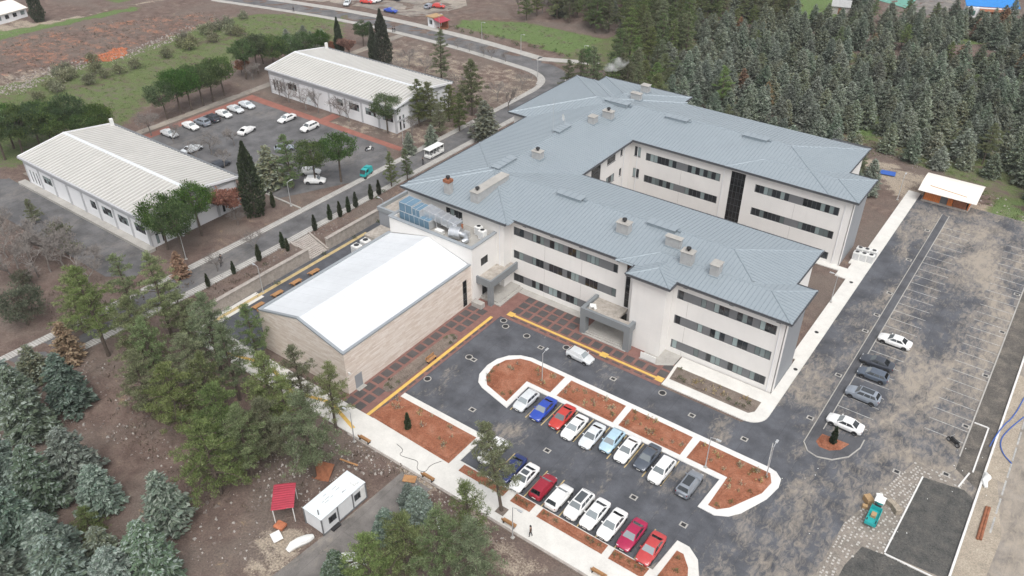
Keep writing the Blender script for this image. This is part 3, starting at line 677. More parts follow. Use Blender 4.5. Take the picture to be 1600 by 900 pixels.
for z0, z1 in BZ: band(F_w, -64.95+0.1, -46.1, z0, z1, [w for w in WW if z0 > 3 or w[1] < -50], True)
CW = [(-36.2, -35.4, 1), (-32.8, -32.0, 1), (-30.9, -28.7, 3), (-27.6, -25.4, 3), (-24.4, -22.2, 3)]
for z0, z1 in BZ: band(F_C, -36.35, -22.1, z0, z1, CW)
for z0, z1 in ((4.6, 6.05), (9.0, 10.5), (0.6, 2.0)):
    band(F_bw, -61.5, -46.8, z0, z1, [(-61.4, -55.3, 8), (-53.1, -46.9, 8)])
    band(F_bw, -40.4, -26.0, z0, z1, [(-40.3, -34.4, 8), (-32.0, -26.1, 8)])
for z0, z1 in ((6.2, 7.7), (10.2, 11.7), (2.2, 3.7)):
    band(F_cyl, 116.5, 119.4, z0, z1, [(116.5, 119.4, 3)], False); band(F_cyl, 121.2, 122.0, z0, z1, [(121.2, 122.0, 1)], False)
band(F_bw, -63.9, -62.6, 9.3, 11.2, [(-63.9, -62.6, 2)], False); band(F_bw, -63.9, -62.6, 5.0, 6.8, [(-63.9, -62.6, 2)], False)
band(F_Ls, 85.9+0.8, 86.2+0.8, 0.5, 0.6, [], False) if False else None
band(F_L, -77.1, -73.7, 9.75, 11.3, [(-77.1, -73.7, 4)], False)
for k in range(5):   # the long sides nobody sees from here still have windows
    for z0, z1 in BZ:
        band(faces[18], 119-k*6.6, 116.4-k*6.6, z0, z1, [(119-k*6.6, 116.4-k*6.6, 3)], False)
for k in range(6):
    for z0, z1 in BZ:
        band(faces[3], -27-k*6, -30-k*6, z0, z1, [(-27-k*6, -30-k*6, 3)], False)
        if k < 4: band(faces[11], -38-k*6.3, -41-k*6.3, z0, z1, [(-38-k*6.3, -41-k*6.3, 3)], False)
# tall stair glazing
GL = [(F_bw, -44.9, -42.3, 0.2, 11.7, 4, 9), (F_w, -44.7, -43.95, 4.2, 11.9, 1, 6), (F_cyl, 111.1, 114.3, 0.2, 11.7, 4, 9)]
for F, a, b, z0, z1, nu, nz in GL:
    u0, u1 = sorted((F.U(a), F.U(b))); F.ops.append((u0, u1, z0, z1))
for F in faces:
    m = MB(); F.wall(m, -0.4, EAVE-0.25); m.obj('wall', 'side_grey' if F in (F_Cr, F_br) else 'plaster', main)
# white returns at the corners of the two grey end walls, thin control joints on the long facades
for F in (F_Cr, F_br):
    bar(MB(), F, 0, 0.9, 0.0, EAVE-0.3, -0.03, 0.1).obj('corner_pier', 'plaster', main)
for F, xs in ((F_w, (-58.9, -52.2)), (F_C, (-34.6,)), (F_bw, (-54.2, -33.2))):
    for x in xs:
        for z0, z1 in ((0.05, 0.88), (2.42, 5.2), (6.78, 9.45)) if F is not F_bw else ((0.05, 0.58), (2.05, 4.55), (6.1, 8.95)):
            bar(MB(), F, F.U(x)-0.02, F.U(x)+0.02, z0, z1, -0.006, 0.02).obj('control_joint', 'concrete_grey', main)
for F, u0, u1, z0, z1, wins, pan in jobs:
    if pan:
        ws = sorted((*sorted((F.U(a), F.U(b))),) for a, b, k in wins); cur = u0
        for a, b in ws+[(u1, u1)]:
            if a-cur > 0.05: bar(MB(), F, cur+0.003, a-0.003, z0+0.003, z1-0.003, 0.05, 0.14).obj('spandrel_panel', 'panel_grey', main)
            cur = b
    else:
        bar(MB(), F, u0-0.06, u1+0.06, z0-0.10, z0, -0.05, 0.02).obj('sill', 'panel_grey', main)
    for a, b, k in wins:
        a, b = sorted((F.U(a), F.U(b))); window(F, main, a, b, z0+0.004, z1-0.004, k, 1, 0.07)
for F, a, b, z0, z1, nu, nz in GL:
    u0, u1 = sorted((F.U(a), F.U(b))); window(F, main, u0, u1, z0, z1, nu, nz, 0.08, g='glass_black', t=0.05, name='stair_glazing')
# downpipes
def downpipe(F, u, zt=12.2, parent=main):
    p = F.at(u, 0, -0.08); MB().cyl(p[0], p[1], 0.05, zt, 0.055, 6).box(p[0]-.14, p[0]+.14, p[1]-.14, p[1]+.14, zt, zt+.25).obj('downpipe', 'plaster_white', parent)
for x in (-62.6, -57.5, -52.4, -46.0): 
    F = F_w; p = F.at(F.U(x), 12.0, -0.12); MB().box(p[0]-.3, p[0]+.3, p[1]-.2, p[1]+.25, 11.75, 12.02).obj('gutter_outlet', 'fascia', main)
for x in (-35.2, -28.5, -22.0):
    F = F_C; p = F.at(F.U(x), 12.0, -0.12); MB().box(p[0]-.3, p[0]+.3, p[1]-.2, p[1]+.25, 11.75, 12.02).obj('gutter_outlet', 'fascia', main)
for F, u in ((F_bw, 1.6), (F_bw, F_bw.L-1.2), (F_bw, F_bw.U(-46.2)), (F_C, F_C.L-0.7), (F_L, F_L.U(-66.2)), (F_cyl, F_cyl.L-2.4)): downpipe(F, u)

# --- roof: overlapping hips of one pitch
RECTS = [(-86.1, -22.94, 87.5, 106.83), (-86.1, -64.0, 85.7, 146.4), (-88, -27.8, 124.1, 145.7), (-90.4, -64.2, 121.4, 146.4), (-84.9, -64.6, 122, 149.5), (-46, -20.16, 87.0, 96.3), (-46, -23.18, 124.1, 134.1), (-43.05, -36.25, 84.85, 99)]
RA = np.array(RECTS); ZO = (0, .006, .004, .010, .012, .008, .009, .011)   # no two slopes share a plane
def rz(x, y):
    d = np.minimum(np.minimum(x-RA[:, 0], RA[:, 1]-x), np.minimum(y-RA[:, 2], RA[:, 3]-y)); return float((12.6-np.array(ZO)+SL*d).max())
roof = None; seams = MB()
surf = MB()
for ri, (x0, x1, y0, y1) in enumerate(RECTS):
    EAVE = 12.6-ZO[ri]; w, l = x1-x0, y1-y0; h = min(w, l)/2; zr = EAVE+SL*h
    A, B, C, D = (x0, y0, EAVE), (x1, y0, EAVE), (x1, y1, EAVE), (x0, y1, EAVE)
    if w >= l: r0, r1 = (x0+h, y0+h, zr), (x1-h, y0+h, zr); fs = ((A, B, r1, r0), (C, D, r0, r1), (B, C, r1), (D, A, r0))
    else: r0, r1 = (x0+h, y0+h, zr), (x0+h, y1-h, zr); fs = ((D, A, r0, r1), (B, C, r1, r0), (A, B, r0), (C, D, r1))
    for f in fs: surf.poly(f)
    def rib(x, y, dx, dy, L):
        """one standing seam; only where this hip is the top surface"""
        n = max(2, int(L/0.35)); run = None
        for k in range(n+1):
            t = L*k/n; px, py = x+dx*t, y+dy*t; z = EAVE+SL*t; ok = rz(px, py) <= z+0.012
            if ok and run is None: run = t
            if run is not None and (not ok or k == n):
                t1 = t
                if t1-run > 0.2:
                    a = (x+dx*run, y+dy*run, EAVE+SL*run); b = (x+dx*t1, y+dy*t1, EAVE+SL*t1); sx, sy = -dy*0.032, dx*0.032
                    seams.poly(((a[0]-sx, a[1]-sy, a[2]), (b[0]-sx, b[1]-sy, b[2]), (b[0]-sx*.5, b[1]-sy*.5, b[2]+.05), (a[0]-sx*.5, a[1]-sy*.5, a[2]+.05)))
                    seams.poly(((a[0]-sx*.5, a[1]-sy*.5, a[2]+.05), (b[0]-sx*.5, b[1]-sy*.5, b[2]+.05), (b[0]+sx*.5, b[1]+sy*.5, b[2]+.05), (a[0]+sx*.5, a[1]+sy*.5, a[2]+.05)))
                    seams.poly(((a[0]+sx, a[1]+sy, a[2]), (a[0]+sx*.5, a[1]+sy*.5, a[2]+.05), (b[0]+sx*.5, b[1]+sy*.5, b[2]+.05), (b[0]+sx, b[1]+sy, b[2])))
                run = None
    PITCHS = 0.62
    x = math.ceil(x0/PITCHS)*PITCHS
    while x < x1:
        L = min(x-x0, x1-x, l/2)
        if L > 0.2: rib(x, y0, 0, 1, L); rib(x, y1, 0, -1, L)
        x += PITCHS
    y = math.ceil(y0/PITCHS)*PITCHS
    while y < y1:
        L = min(y-y0, y1-y, w/2)
        if L > 0.2: rib(x0, y, 1, 0, L); rib(x1, y, -1, 0, L)
        y += PITCHS
    # ridge and hip caps
    for a, b in ((r0, r1), (A, r0), (D, r0 if w >= l else r1), (B, r1 if w >= l else r0), (C, r1)):
        a, b = Vector(a), Vector(b); n = max(2, int((b-a).length/0.5)); run = None
        if (b-a).length < 0.3: continue
        for k in range(n+1):
            p = a.lerp(b, k/n); ok = rz(p.x, p.y) <= p.z+0.012
            if ok and run is None: run = p
            if run is not None and (not ok or k == n):
                if (p-run).length > 0.3: 
                    dd = (p-run).normalized(); sd = Vector((-dd.y, dd.x, 0)).normalized()*0.12
                    q = [run+sd, p+sd, p-sd, run-sd]; seams.poly([v+Vector((0, 0, .10)) for v in q], 1)
                    for s1, (e, f) in ((1, (0, 1)), (-1, (2, 3))): seams.poly((q[e]+Vector((0, 0, .10)), q[f]+Vector((0, 0, .10)), q[f]+sd*s1*.6-Vector((0, 0, .03)), q[e]+sd*s1*.6-Vector((0, 0, .03))), 1)
                run = None
EAVE = 12.6
roof = surf.obj('roof', 'roof_metal', main)
o = seams.obj('standing_seams', ('roof_seam', 'roof_ridge'), roof); o['kind'] = 'stuff'
gut, fas, sof = MB(), MB(), MB()
for i in range(len(OUT)):
    F = Face(OUT[i], OUT[(i+1) % len(OUT)])
    c0 = 0.0; bar(fas, F, -0.02, F.L+0.02, EAVE-0.36, EAVE-0.03, -0.02-0.001*i, 0.12)
    bar(gut, F, -0.1, F.L+0.1, EAVE-0.07+0.0007*i, EAVE+0.045+0.0007*i, -0.14-0.001*i, 0.05)
fas.obj('fascia', 'fascia', main); gut.obj('gutter', 'gutter_dark', main)
sof.poly([(x, y, EAVE-0.30) for x, y in inset(OUT, 0.01)]); sof.obj('soffit', 'soffit', main)

# --- roof furniture
def on_roof(px, py):
    z = 13.5
    for _ in range(8): p = P(px, py, z); z = rz(p[0], p[1])
    return p[0], p[1], z
def chimney(px, py, w, d, h, cap=True, cowl=False, brick=False, label=''):
    x, y, z = on_roof(px, py); c = empty('roof_stack', (x, y+d/2, z), label=label, cat='chimney', group=None)
    MB().box(-w/2, w/2, -d/2, d/2, -0.7, h).obj('shaft', 'chimney', c)
    if cap: bev(MB().box(-w/2-.12, w/2+.12, -d/2-.12, d/2+.12, h+0.001, h+.13).obj('cap', 'concrete_grey', c), .02, 1)
    MB().prism([(-w/2-.18, -d/2-.18), (w/2+.18, -d/2-.18), (w/2+.18, d/2+.18), (-w/2-.18, d/2+.18)], -0.5, 0.10).obj('flashing', 'roof_ridge', c)
    zt = h+.13
    if brick: MB().box(-w/2-.08, w/2+.08, -d/2-.08, d/2+.08, zt, zt+.45).obj('brick_top', 'rust', c); zt += .45
    if cowl:
        m = MB(); m.tube([(0, 0, zt), (0, 0, zt+.18), (0, 0, zt+.32), (0, 0, zt+.55), (0, 0, zt+.68)], [.16, .16, .36, .34, .08], 12); m.obj('cowl', 'black', c, smooth=True)
    return c
chimney(971, 366, 1.9, 1.3, 1.7, cowl=True, label='square vent stack with black cowl alone on the front roof slope')
chimney(1050, 387, 2.3, .8, 1.5, label='wide low vent stack below the front ridge, without a cowl')
chimney(1070, 415, 1.7, 1.2, 2.0, cowl=True, label='tall vent stack with black cowl beside the wide low stack')
chimney(1114, 432, 1.2, 1.5, 1.7, label='plain vent stack nearest the front right roof corner')
chimney(837, 249, 1.7, 1.2, 1.3, cowl=True, label='vent stack with black cowl on the left wing ridge')
chimney(698, 304, 1.1, 1.0, 2.0, cap=False, cowl=True, brick=True, label='slim chimney with orange brick top above the rooftop plant')
chimney(923, 194, 1.3, 1.4, 1.3, label='open-capped vent stack near the satellite dish')
chimney(948, 186, 2.0, 1.1, 1.4, cowl=True, label='vent stack with black cowl behind the satellite dish')
chimney(992, 156, 2.1, 1.0, 1.2, label='wide vent stack on the far roof slope')
chimney(1006, 145, 1.6, 1.3, 1.4, label='vent stack nearest the far eave')
x, y, z = on_roof(741, 317)
lw = empty('roof_stack', (x, y, z), label='long masonry vent wall with black cowl on the left front hip', cat='chimney')
MB().box(-.75, .75, 0, 8.2, -1.0, 1.75).obj('shaft', 'chimney', lw); MB().box(-.85, .85, -.1, 8.3, 1.751, 1.88).obj('cap', 'concrete_grey', lw)
MB().tube([(0, .9, 1.88), (0, .9, 2.05), (0, .9, 2.2), (0, .9, 2.42), (0, .9, 2.55)], [.16, .16, .36, .34, .08], 12).obj('cowl', 'black', lw, smooth=True)
def skylight(pa, pb, w, label):
    a = on_roof(*pa); b = on_roof(*pb); d = Vector((b[0]-a[0], b[1]-a[1])); L = d.length; ang = math.atan2(d.y, d.x)
    ang = round(ang/(math.pi/2))*math.pi/2
    s = empty('ridge_vent', ((a[0]+b[0])/2, (a[1]+b[1])/2, max(a[2], b[2])-0.05), ang, label, 'roof vent')
    bev(MB().box(-L/2, L/2, -w/2, w/2, -.25, .38).obj('upstand', 'roof_ridge', s), .03, 1)
    MB().box(-L/2-.15, L/2+.15, -w/2-.15, w/2+.15, .381, .46).obj('lid', 'roof_metal', s)
    MB().box(L/2+.16, L/2+.7, -.22, .22, -.2, .3).obj('flue', 'roof_seam', s)
    for k in range(1, 4): MB().box(-L/2+L*k/4-.04, -L/2+L*k/4+.04, -w/2-.12, w/2+.12, .461, .5).obj('rib', 'roof_seam', s)
skylight((873, 303), (912, 312), 1.4, 'flat metal ridge vent on the left half of the front ridge')
skylight((1014, 349), (1058, 360), 1.4, 'flat metal ridge vent on the right half of the front ridge')
skylight((947, 157), (983, 166), 1.5, 'flat metal ridge vent at the corner of the far wing')
skylight((1042, 183), (1075, 190), 1.4, 'flat metal ridge vent in the middle of the far ridge')
skylight((1163, 212), (1200, 220), 1.4, 'flat metal ridge vent nearest the right end of the far ridge')
skylight((867, 207), (889, 197), 1.4, 'flat metal ridge vent under the satellite dish')
skylight((770, 263), (805, 249), 1.4, 'flat metal ridge vent on the left wing nearest the rooftop plant')
x, y, z = on_roof(882, 197)
dish = empty('satellite_dish', (x, y, z), R(-40), 'white satellite dish on a mast on the left wing roof', 'dish')
MB().cyl(0, 0, -.3, 1.5, .05, 8).obj('mast', 'lamp_metal', dish)
m = MB(); rings = []
for i in range(6):
    rr = 0.62*i/5; dp = 0.5*rr*rr
    rings.append([(rr*math.cos(t*math.pi/8), -dp*0-0.1-0.0+0.55*rr*rr*-1, 1.75+rr*math.sin(t*math.pi/8)*1.05) for t in range(16)])
for i in range(5):
    for t in range(16): m.poly((rings[i][t], rings[i][(t+1) % 16], rings[i+1][(t+1) % 16], rings[i+1][t]))
m.obj('reflector', 'plastic_white', dish, smooth=True); MB().tube([(0, -.1, 1.2), (0, -.75, 1.6)], .025, 5).obj('feed_arm', 'lamp_metal', dish)
x, y, z = on_roof(864, 208)
MB().cyl(0, 0, 0, 6.5, .035, 6).box(-.5, .5, -.02, .02, 5.6, 5.64).box(-.35, .35, -.02, .02, 6.1, 6.14)
tag(MB().cyl(x, y, z-.2, z+6.5, .035, 6).obj('antenna_mast', 'lamp_metal'), 'thin antenna mast beside the roof vent under the dish', 'antenna')

# ------------------------------------------------------------------ entrance canopies
def canopy1():
    c = empty('entrance_canopy', (-64, 82, 0), label='grey canopy over the corner entrance beside the stone hall', cat='canopy'); c.location = (0, 0, 0)
    MB().box(-66.9, -64.0, 81.2, 81.5, 3.45, 4.75).box(-64.0-.3, -64.0, 81.5, 88.25, 3.45, 4.75).obj('fascia_beam', 'canopy_grey', c)
    MB().box(-66.9, -64.3, 81.5, 88.2, 3.9, 4.25).obj('slab', 'gravel_roof', c)
    bev(MB().box(-64.75, -64.02, 81.22, 81.95, 0, 3.45).obj('pillar', 'canopy_grey', c), .02, 1)
    MB().box(-67.0, -62.9, 82.0, 88.3, 0.0, 0.22).box(-66.9, -63.5, 82.4, 88.3, .22, .40).obj('steps', 'concrete_grey', c)
    F = Face((-66.86, 82.6), (-66.86, 85.6)); window(F, c, 0, 3, .45, 3.2, 3, 2, -0.05, name='door', g='glass_black')
    F = Face((-66.86, 86.0), (-66.86, 87.6)); window(F, c, 0, 1.6, 1.4, 3.2, 2, 1, -0.05, g='glass')
    MB().box(-66.7, -64.8, 79.6, 80.6, .05, .9).obj('ramp_wall', 'concrete_grey', c)
    for y in (82.6, 84.6): MB().cyl(-64.9, y, .2, .75, .03, 6).obj('handrail_post', 'lamp_metal', c)
canopy1()
def canopy2():
    c = empty('entrance_canopy', (0, 0, 0), label='grey portal canopy with gravel top over the main front entrance', cat='canopy')
    x0, x1, y0 = -49.45, -41.1, 83.9
    MB().box(x0, x1, y0, y0+.45, 3.4, 4.6).box(x0, x0+.55, y0+.45, 88.6, 3.4, 4.6).box(x1-.55, x1, y0+.45, 85.9, 3.4, 4.6).obj('fascia_beam', 'canopy_grey', c)
    MB().box(x0+.55, -43.9, y0+.45, 88.3, 3.75, 4.12).box(-43.9, x1-.55, y0+.45, 85.6, 3.75, 4.12).obj('slab', 'gravel_roof', c)
    bev(MB().box(x0+.02, x0+.95, y0+.02, y0+1.1, 0.0, 3.4).obj('pillar', 'canopy_grey', c), .02, 1)
    bev(MB().box(x1-.95, x1-.02, y0+.02, y0+1.1, 0.0, 3.4).obj('pillar', 'canopy_grey', c), .02, 1)
    MB().box(x0+.5, x1-.4, y0-.1, 88.2, 0.0, .16).box(x0+.8, x1-.7, y0+.25, 88.2, .16, .32).box(x0+1.1, x1-1.0, y0+.6, 88.2, .32, .46).obj('steps', 'concrete_grey', c)
    F = Face((-46.6, 88.22), (-43.95, 88.22)); window(F, c, 0, 2.65, .5, 3.2, 3, 2, -0.05, name='door', g='glass_black')
    MB().box(-45.6, -44.7, 84.8, 85.3, 4.121, 4.4).obj('bundle', 'plastic_white', c) if False else None
canopy2()
tag(MB().tube([(-48.6, 85.2, 4.13), (-48.4, 85.3, 4.55), (-48.0, 85.5, 4.62), (-47.7, 85.4, 4.13)], [.25, .4, .38, .2], 7).obj('sack', 'plastic_white', smooth=True), 'white sack lying on the gravel top of the portal canopy', 'sack')

# ------------------------------------------------------------------ plant-room block between hall and main building
blk = empty('plant_block', (0, 0, 0), label='flat-roofed cream service block joining the stone hall to the main building', cat='building')
F1, F2, F3, F4 = Face((-84.0, 80.4), (-66.9, 80.4)), Face((-66.9, 80.4), (-66.9, 86.55)), Face((-84.0, 86.55), (-84.0, 80.4)), None
F2.ops.append((F2.U(82.5), F2.U(84.3), 5.75, 7.2))
m = MB(); F1.wall(m, 0, 9.95); F2.wall(m, 0, 9.95); F3.wall(m, 0, 9.95); m.obj('wall', 'plaster', blk)
window(F2, blk, F2.U(82.5), F2.U(84.3), 5.75, 7.2, 2, 1, .07)
m = MB(); m.box(-84.15, -66.75, 80.25, 80.85, 9.95, 10.15).box(-67.35, -66.75, 80.85, 86.6, 9.95, 10.15).box(-84.15, -83.55, 80.85, 86.6, 9.95, 10.15); bev(m.obj('coping', 'coping', blk), .02, 1)
m = MB(); m.box(-83.5, -67.4, 80.9, 86.5, 9.2, 9.3); m.obj('roof_deck', 'concrete_grey', blk)
m = MB(); m.box(-83.6, -67.3, 80.7, 80.85, 9.2, 9.95).box(-67.5, -67.35, 80.85, 86.5, 9.2, 9.95).box(-83.55, -83.4, 80.85, 86.5, 9.2, 9.95); m.obj('parapet', 'plaster', blk)
tb = empty('terrace_block', (0, 0, 0), label='low grey-rimmed terrace roof behind the rooftop air handler', cat='building')
MB().box(-91.0, -84.2, 84.8, 92.6, 0, 6.9).obj('wall', 'side_grey', tb)
MB().box(-91.15, -84.2, 84.65, 85.1, 6.9, 7.6).box(-91.15, -90.7, 85.1, 92.7, 6.9, 7.6).box(-90.7, -86.3, 92.25, 92.7, 6.9, 7.6).obj('parapet', 'coping', tb)
MB().box(-90.7, -86.2, 85.1, 92.2, 6.9, 6.96).obj('roof_deck', 'gravel_roof', tb)
# air handling plant
ahu = empty('air_handler', (0, 0, 9.3), label='blue panelled air handling unit on the service block roof', cat='air handler')
ahu.location = (-79.6, 82.9, 9.35)
def panelled(name, x0, x1, y0, y1, z0, z1, nx, nz):
    b = MB().box(x0, x1, y0, y1, z0, z1).obj(name, 'lamp_metal', ahu)
    for i in range(nx):
        for k in range(nz):
            a0, a1 = x0+(x1-x0)*i/nx+.06, x0+(x1-x0)*(i+1)/nx-.06; c0, c1 = z0+(z1-z0)*k/nz+.06, z0+(z1-z0)*(k+1)/nz-.06
            MB().box(a0, a1, y0-.02, y0-.001, c0, c1).obj('side_panel', 'unit_blue', b); MB().box(a0, a1, y1+.001, y1+.02, c0, c1).obj('side_panel', 'unit_blue', b)
        MB().box(x0+(x1-x0)*i/nx+.06, x0+(x1-x0)*(i+1)/nx-.06, y0+.06, y1-.06, z1+.001, z1+.02).obj('top_panel', 'unit_blue', b)
panelled('upper_cabinet', -3.1, -0.4, -1.3, 1.2, 1.65, 3.2, 2, 1); panelled('middle_cabinet', -0.39, 1.2, -1.2, 1.1, 1.65, 2.9, 2, 1); panelled('lower_cabinet', -3.1, 3.2, -1.35, 1.2, .1, 1.64, 6, 1)
duct = empty('supply_duct', (-74.2, 83.6, 9.35), label='wide foil-wrapped duct running from the air handler', cat='duct')
bev(MB().hexa(((-4.2, -1.2, 1.7), (2.6, -1.1, 1.0), (2.6, .6, 1.0), (-4.2, .8, 1.7), (-4.2, -1.2, 3.0), (2.6, -1.1, 2.3), (2.6, .6, 2.3), (-4.2, .8, 3.0))).obj('casing', 'galvanised', duct), .04, 1)
for k in range(6):
    x = -4.0+k*1.2; z = 1.7-.7*(x+4.2)/6.8; MB().box(x, x+.07, -1.26, .84, z-.04, z+1.36).obj('flange', 'lamp_metal', duct)
MB().box(-1.9, -1.7, -.8, .6, 0, 1.3).box(1.2, 1.4, -.8, .4, 0, 1.0).obj('support', 'lamp_metal', duct)
tank = empty('silencer_drum', (-71.6, 82.3, 9.35), label='large silver duct drum at the end of the rooftop plant', cat='duct')
MB().tube([(-.85, -.25, 1.05), (.85, .25, 1.05)], 1.0, 20).obj('drum', 'galvanised', tank, smooth=True)
for t in (-.8, 0, .8): MB().tube([(t-.03, t*.29-.01, 1.05), (t+.03, t*.29+.01, 1.05)], 1.03, 20).obj('band', 'lamp_metal', tank)
MB().tube([(.8, .2, 1.0), (1.7, .4, .9), (2.3, -.2, .6), (2.0, -.9, .45)], [.5, .5, .48, .45], 12).obj('elbow', 'galvanised', tank, smooth=True)
MB().box(-3.6, -2.2, -.9, -.1, .05, .75).obj('fan_box', 'unit_white', tank); MB().box(.6, 1.6, .9, 1.6, .05, 1.0).obj('frame', 'lamp_metal', tank)
MB().cyl(.6, .9, 1.6, 2.3, .18, 10).obj('valve', 'rust', tank)
def ac_unit(loc, s, label, group=None, rzz=0):
    a = empty('condenser_unit', loc, rzz, label, 'condenser', group)
    bev(MB().box(-.48*s, .48*s, -.42*s, .42*s, .06, 1.35*s).obj('cabinet', 'unit_white', a), .03, 1)
    MB().cyl(0, 0, 1.351*s, 1.42*s, .36*s, 16).obj('fan_ring', 'unit_white', a); MB().cyl(0, 0, 1.421*s, 1.43*s, .3*s, 16).obj('fan', 'black', a)
    for k in range(5): MB().box(-.40*s, .40*s, -.425*s-.006, -.42*s-.001, (.25+.2*k)*s, (.35+.2*k)*s).obj('louvre', 'column_grey', a)
    return a
ac_unit((-69.4, 85.3, 9.3), 1.15, 'white condenser unit standing farther from the block corner'); ac_unit((-68.2, 84.7, 9.3), 1.15, 'white condenser unit nearest the block corner')

# ------------------------------------------------------------------ stone hall
hall = empty('stone_hall', (0, 0, 0), label='stone-clad hall with a bright white membrane roof', cat='building')
hx0, hx1, hy0, hy1, he, hr = -84.35, -67.25, 53.65, 80.4, 7.0, 9.15; hm = (hx0+hx1)/2
m = MB()
m.poly([(hx1, hy0, -.2), (hx1, hy1, -.2), (hx1, hy1, he), (hx1, hy0, he)]); m.poly([(hx0, hy1, -.2), (hx0, hy0, -.2), (hx0, hy0, he), (hx0, hy1, he)])
m.poly([(hx0, hy0, -.2), (hx1, hy0, -.2), (hx1, hy0, he), (hm, hy0, hr), (hx0, hy0, he)]); m.poly([(hx0, hy1, -.2), (hx1, hy1, -.2), (hx1, hy1, he), (hm, hy1, hr), (hx0, hy1, he)])
m.obj('wall', 'travertine', hall)
m = MB(); q = .05
m.poly([(hx0+.3, hy0+.3, he-.03), (hm, hy0+.3, hr-.03), (hm, hy1, hr-.03), (hx0+.3, hy1, he-.03)]); m.poly([(hm, hy0+.3, hr-.03), (hx1-.3, hy0+.3, he-.03), (hx1-.3, hy1, he-.03), (hm, hy1, hr-.03)])
rm = m.obj('roof_membrane', 'membrane', hall)
m = MB(); y = hy0+1.9
while y < hy1-.5:
    for a, za, b, zb in ((hx0+.3, he-.03, hm, hr-.03), (hm, hr-.03, hx1-.3, he-.03)): m.poly(((a, y, za+.006), (b, y, zb+.006), (b, y+.05, zb+.006), (a, y+.05, za+.006)))
    y += 1.95
k = m.obj('membrane_seams', 'membrane_seam', rm); k['kind'] = 'stuff'
m = MB(); cz = .17
for (a, b), (c, d), wdt in (((hx0, hy0), (hx0, hy1), 1), ((hx1, hy0), (hx1, hy1), -1)):
    m.box(min(a-.06*wdt, a+.36*wdt), max(a-.06*wdt, a+.36*wdt), b-.06, d, he-.06, he+cz)
for a, za, b, zb in ((hx0+.36, he+.02, hm, hr), (hm, hr, hx1-.36, he+.02)):
    m.hexa(((a, hy0-.06, za-.08), (b, hy0-.06, zb-.08), (b, hy0+.34, zb-.08), (a, hy0+.34, za-.08), (a, hy0-.06, za+cz), (b, hy0-.06, zb+cz), (b, hy0+.34, zb+cz), (a, hy0+.34, za+cz)))
m.obj('coping', 'coping', hall)
F = Face((hx1, hy0), (hx1, hy1))
bar(MB(), F, 1.35, 2.65, .12, 2.35, -.04, .02).obj('door', 'side_grey', hall); bar(MB(), F, 1.25, 2.75, 0, .12, -.7, .02).obj('doorstep', 'concrete_grey', hall)
window(F, hall, F.U(78.3), F.U(79.2), .3, 5.0, 1, 4, -.07, name='slit_window', g='glass_black')
ct = F.at(.35, 3.7, -.25); MB().box(ct[0]-.25, ct[0]+.25, ct[1]-.06, ct[1]+.06, 3.65, 3.8).box(ct[0]-.05, ct[0]+.05, ct[1]-.15, ct[1]+.15, 3.5, 3.66).obj('security_camera', 'plastic_white', hall)
# rear machine ledge of the hall
ldg = empty('machine_ledge', (0, 0, 0), label='narrow flat roofed ledge with condensers along the hall', cat='annex')
MB().box(-86.9, -84.42, 66.6, 80.3, 0, 4.6).obj('wall', 'plaster', ldg); MB().box(-87.05, -86.75, 66.4, 80.3, 4.6, 5.0).box(-86.75, -84.42, 66.4, 66.8, 4.6, 5.0).obj('parapet', 'coping', ldg); MB().box(-86.7, -84.45, 66.8, 80.3, 4.6, 4.63).obj('roof_deck', 'panel_grey', ldg)
ac_unit((-86.0, 76.6, 4.64), 1.5, 'larger condenser on the hall ledge nearest the service block'); ac_unit((-86.0, 74.6, 4.64), 1.5, 'larger condenser on the hall ledge nearest the stair side'); ac_unit((-85.5, 67.8, 4.64), .8, 'small condenser at the lower end of the hall ledge')
MB().box(-91, -84.3, 80.5, 84.7, 0, 4.4)
tag(MB().box(-90.6, -84.2, 80.6, 84.6, 0, 4.2).obj('gravel_annex', 'gravel_roof'), 'low gravel-topped annex behind the hall', 'annex')

